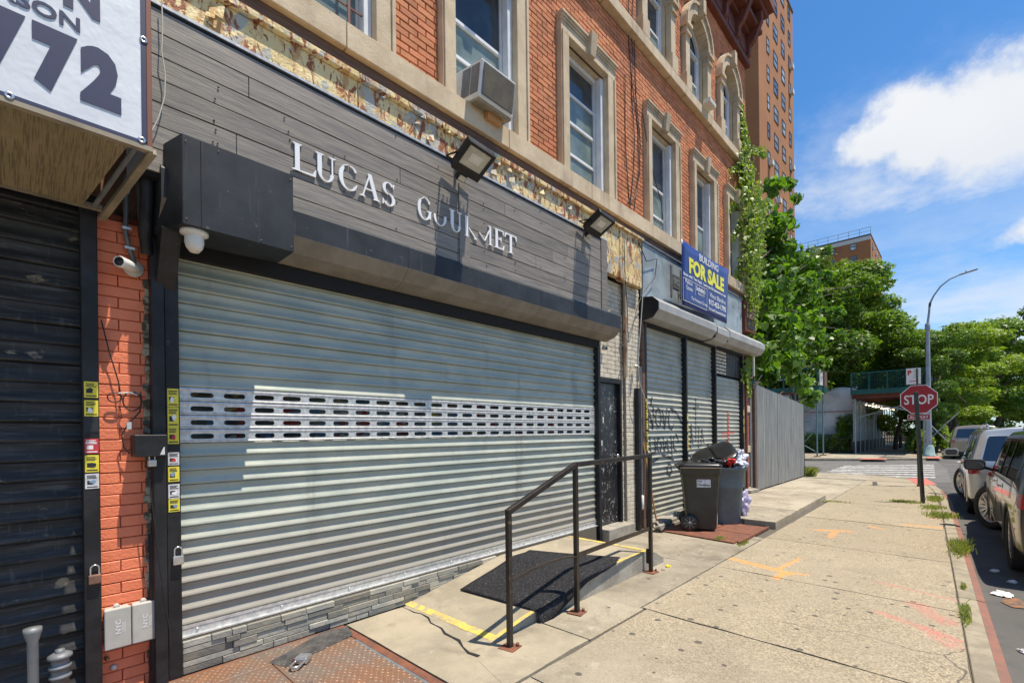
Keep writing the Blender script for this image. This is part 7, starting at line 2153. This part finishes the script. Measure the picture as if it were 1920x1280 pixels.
    for e_ in bm.edges:
        ms = {f.material_index for f in e_.link_faces}
        if len(ms) > 1: e_[cl_] = .9 if 1 in ms else .65
        elif e_.is_boundary: e_[cl_] = 1
    bm.to_mesh(me); bm.free()
    tmp = bpy.data.objects.new('tmp', me); COL.objects.link(tmp)
    sb = tmp.modifiers.new('s', 'SUBSURF'); sb.levels = 3; sb.render_levels = 3
    # wheel wells
    wx = (.88 * k_, 3.72 * k_); wr_ = H * .215
    cut = MB()
    for x in wx:
        for s_ in (1, -1): cut.lathe([(0, -.16), (wr_ + .055, -.16), (wr_ + .055, .14), (0, .14)], (x, s_ * w * .93, wr_ - .0), (0, 1, 0), 28)
    cme = cut.mesh('cut'); cob = bpy.data.objects.new('cut', cme); COL.objects.link(cob)
    bo = tmp.modifiers.new('b', 'BOOLEAN'); bo.object = cob; bo.operation = 'DIFFERENCE'; bo.solver = 'EXACT'
    bpy.context.view_layer.update()
    dg = bpy.context.evaluated_depsgraph_get()
    out = bpy.data.meshes.new_from_object(tmp.evaluated_get(dg))
    bpy.data.objects.remove(tmp); bpy.data.objects.remove(cob)
    nm_ = ['body', 'windows', 'pillar_trim', 'tail_light', 'chrome_trim', 'lower_cladding']
    src = bmesh.new(); src.from_mesh(out)
    for m_i, nme in enumerate(nm_):
        bm = src.copy()
        kill = [f for f in bm.faces if min(f.material_index, 5) != m_i]
        if len(kill) == len(bm.faces): bm.free(); continue
        bmesh.ops.delete(bm, geom=kill, context='FACES')
        sm = bpy.data.meshes.new(nme)
        if m_i in (1, 3):
            bm.normal_update()
            for v in bm.verts: v.co += v.normal * (-.006 if m_i == 1 else .004)
        if m_i == 3:
            # left and right light are two parts
            for s_ in (1, -1):
                b2 = bm.copy(); bmesh.ops.delete(b2, geom=[f for f in b2.faces if f.calc_center_median().y * s_ < 0], context='FACES')
                s2 = bpy.data.meshes.new('tail_light'); b2.to_mesh(s2); b2.free(); s2.materials.append(mats[3])
                for p in s2.polygons: p.use_smooth = True; p.material_index = 0
                o = bpy.data.objects.new('tail_light', s2); COL.objects.link(o); o.parent = t
            bm.free(); continue
        if m_i == 2:
            seen = set(); bm.verts.ensure_lookup_table(); islands = []
            for v in bm.verts:
                if v in seen: continue
                st9 = [v]; seen.add(v); isl = set()
                while st9:
                    w9 = st9.pop(); isl.add(w9.index)
                    for e9 in w9.link_edges:
                        o9 = e9.other_vert(w9)
                        if o9 not in seen: seen.add(o9); st9.append(o9)
                islands.append(isl)
            for isl in islands:
                b2 = bm.copy(); b2.verts.ensure_lookup_table()
                bmesh.ops.delete(b2, geom=[v for v in b2.verts if v.index not in isl], context='VERTS')
                s2 = bpy.data.meshes.new('pillar_trim'); b2.to_mesh(s2); b2.free(); s2.materials.append(mats[2])
                for p in s2.polygons: p.use_smooth = True; p.material_index = 0
                o = bpy.data.objects.new('pillar_trim' if len(isl) < 400 else 'front_grille', s2); COL.objects.link(o); o.parent = t
            bm.free(); continue
        bm.to_mesh(sm); bm.free(); sm.materials.append(mats[m_i])
        for p in sm.polygons: p.use_smooth = True; p.material_index = 0
        o = bpy.data.objects.new(nme, sm); COL.objects.link(o); o.parent = t
    src.free()
    for x in wx:
        for s_ in (1, -1):
            st0 = steer if x > 2 else 0
            W_ = MB().lathe([(.20 / .36 * wr_ * 1.15, -.085), (wr_ * .93, -.11), (wr_, -.085), (wr_, .085), (wr_ * .93, .105), (wr_ * .72, .10), (wr_ * .68, .06)], (x, s_ * (w - .125), wr_), (0, s_, 0), 36).build('wheel', CARM['tyre'], t)
            R_ = MB(); c_ = Vector((x, s_ * (w - .125), wr_)); ax = Vector((0, s_, 0))
            if st0: Sx = Matrix.Translation(c_) @ Matrix.Rotation(st0, 4, 'Z') @ Matrix.Translation(-c_)
            R_.lathe([(wr_ * .64, .02), (wr_ * .69, .06), (wr_ * .72, .09), (wr_ * .66, .085), (wr_ * .60, .01), (0, -.01)], c_, ax, 30)
            for q in range(spokes):
                a = 2 * math.pi * q / spokes; d_ = Vector((math.cos(a), 0, math.sin(a)))
                R_.bar(c_ + ax * .075 + d_ * .03, c_ + ax * .07 + d_ * wr_ * .67, .022, .03, up=tuple(ax))
            R_.lathe([(.05, .06), (.045, .09), (0, .092)], c_, ax, 14)
            ro_ = R_.build('rim', CARM['rim'], W_)
            if st0: W_.data.transform(Sx); ro_.data.transform(Sx)
            arch = MB(); pts = [(x + (wr_ + .05) * math.cos(a), s_ * (w * .985), wr_ + (wr_ + .05) * math.sin(a)) for a in [math.pi * q / 14 for q in range(-1, 16)]]
            arch.tube(pts, .018, 6); arch.build('wheel_arch_trim', mats[5] if key != 'white' else mats[0], t)
            MB().box(x - wr_, x + wr_, s_ * w * .5 if s_ > 0 else s_ * w * .78, s_ * w * .78 if s_ > 0 else s_ * w * .5, bz, belt * .9).build('wheel_well', CARM['black'], t)
    for s_ in (1, -1):
        b = MB(); b.bar((3.02 * k_, s_ * w * .95, belt + .02), (3.0 * k_, s_ * (w + .06), belt + .06), .05, .04); b.build('mirror_arm', CARM['black'], t)
        mo = MB(); r_ = []
        for xx, sc in ((-.07, .94), (-.055, 1.0), (.0, 1.0), (.07, .8), (.10, .45)): r_.append([(3.0 * k_ + xx, s_ * (w + .16) + y * sc, belt + .10 + z * sc) for y, z in rrect(.25, .17, .055)])
        loft(mo, r_); mo_ = mo.build('mirror', mats[0] if key == 'white' else CARM['black'], t)
        mg = MB(); mg.prism([(s_ * (w + .16) + y, belt + .10 + z) for y, z in rrect(.21, .13, .045)], 'x', 3.0 * k_ - .074, 3.0 * k_ - .0705); mg.build('mirror_glass', CARM['glass'], mo_)
        if roof_rail:
            b = MB(); b.tube([(.65 * k_, s_ * w * .66, H - .02), (.80 * k_, s_ * w * .66, H + .045), (1.6 * k_, s_ * w * .66, H + .06), (2.3 * k_, s_ * w * .66, H + .04), (2.45 * k_, s_ * w * .66, H - .02)], .018, 8)
            b.build('roof_rail', CARM['chrome'] if key != 'gold' else CARM['black'], t)
        for x0, x1 in ((1.62, 1.80), (2.42, 2.60)):
            MB().bar((x0 * k_, s_ * w * 1.0, belt - .10), (x1 * k_, s_ * w * 1.0, belt - .10), .022).build('door_handle', CARM['chrome'] if key != 'white' else mats[0], t)
        b = MB(); b.tube([(.6 * k_, s_ * w * .975, belt - .005), (1.6 * k_, s_ * w * .98, belt - .0), (2.9 * k_, s_ * w * .975, belt - .01)], .008, 6); b.build('window_moulding', CARM['chrome'], t)
        for xx in (1.42, 2.05, 3.08):
            b = MB(); b.tube([(xx * k_, s_ * (w * .985), bz + .18), (xx * k_, s_ * (w + .0015), H * .40), (xx * k_, s_ * w * .978, belt - .04)], .004, 4); b.build('door_gap', CARM['black'], t)
    MB().box(-.03, .03, -.16, .16, H * .40, H * .40 + .16).build('licence_plate', M['signwhite'], t)
    text('plate_print', plate or 'KRM 4127', M['blueink'], t, (-.032, .14, H * .40 + .045), (0, -1, 0), (0, 0, 1), .07, .28, ext=.0006)
    MB().box(-.02, .08, -w * .72, w * .72, bz + .02, bz + .20).build('rear_bumper_trim', CARM['black'], t, bevel=.03)
    for s_ in (1, -1): MB().box(.0, .03, s_ * w * .72 - .09, s_ * w * .72 + .09, bz + .24, bz + .27).build('rear_reflector', CARM['red'], t)
    b = MB(); b.tube([(.32 * k_, 0, gl + .06), (.30 * k_, -.25, gl + .09)], .008, 5); b.build('rear_wiper', CARM['black'], t)
    return t


ANG = math.radians(2.2)
GC = 'cars parked along the kerb'


def park(t, x, y, a=ANG):
    t.location = (x, y, RZ); t.rotation_euler = (0, 0, a)


c1 = make_car('parked_car', 'dark brown sport utility car with alloy wheels parked nearest at the right edge', 'car', 4.9, 1.92, 1.68, 'brown', (.030, .026, .022), spokes=15, group=GC, metal=.5, steer=.5)
park(c1, 7.30, -1.38, math.radians(1.8))
c2 = make_car('parked_car', 'silver-white sport utility car with roof rails parked in front of the dark brown one', 'car', 4.7, 1.86, 1.70, 'white', (.50, .51, .50), spokes=10, group=GC, metal=.5, tail=(4, 5), steer=.42)
park(c2, 12.15, -1.02, math.radians(1.6))
c3 = make_car('parked_minivan', 'gold minivan with a dark rear window parked beyond the crossing', 'minivan', 5.0, 1.98, 1.80, 'gold', (.36, .30, .22), group=GC, metal=.5)
park(c3, 34.3, -.60, math.radians(1.5))
c4 = make_car('parked_car', 'dark car parked behind the gold minivan', 'car', 4.6, 1.8, 1.5, 'darkblue', (.02, .025, .04), group=GC, roof_rail=False)
park(c4, 43.5, -.5, math.radians(1.5))
c5 = make_car('parked_car', 'silver car standing in the road beyond the minivan', 'car', 4.6, 1.8, 1.55, 'silver', (.42, .45, .47), group=GC, roof_rail=False)
park(c5, 58, -3.8, math.radians(1.5))
for x, y, src, lab in ((51, -.3, c5, 'silver car parked under the arching tree'), (66, -.2, c4, 'small dark car farther along the left kerb'), (72, -4.2, c4, 'dark car on the far side of the road under the trees'), (80, 0, c5, 'tiny silver car at the end of the kerb row')):
    c = copy_tree(src, loc=(x, y, RZ), rz=math.radians(1.5), label=lab)
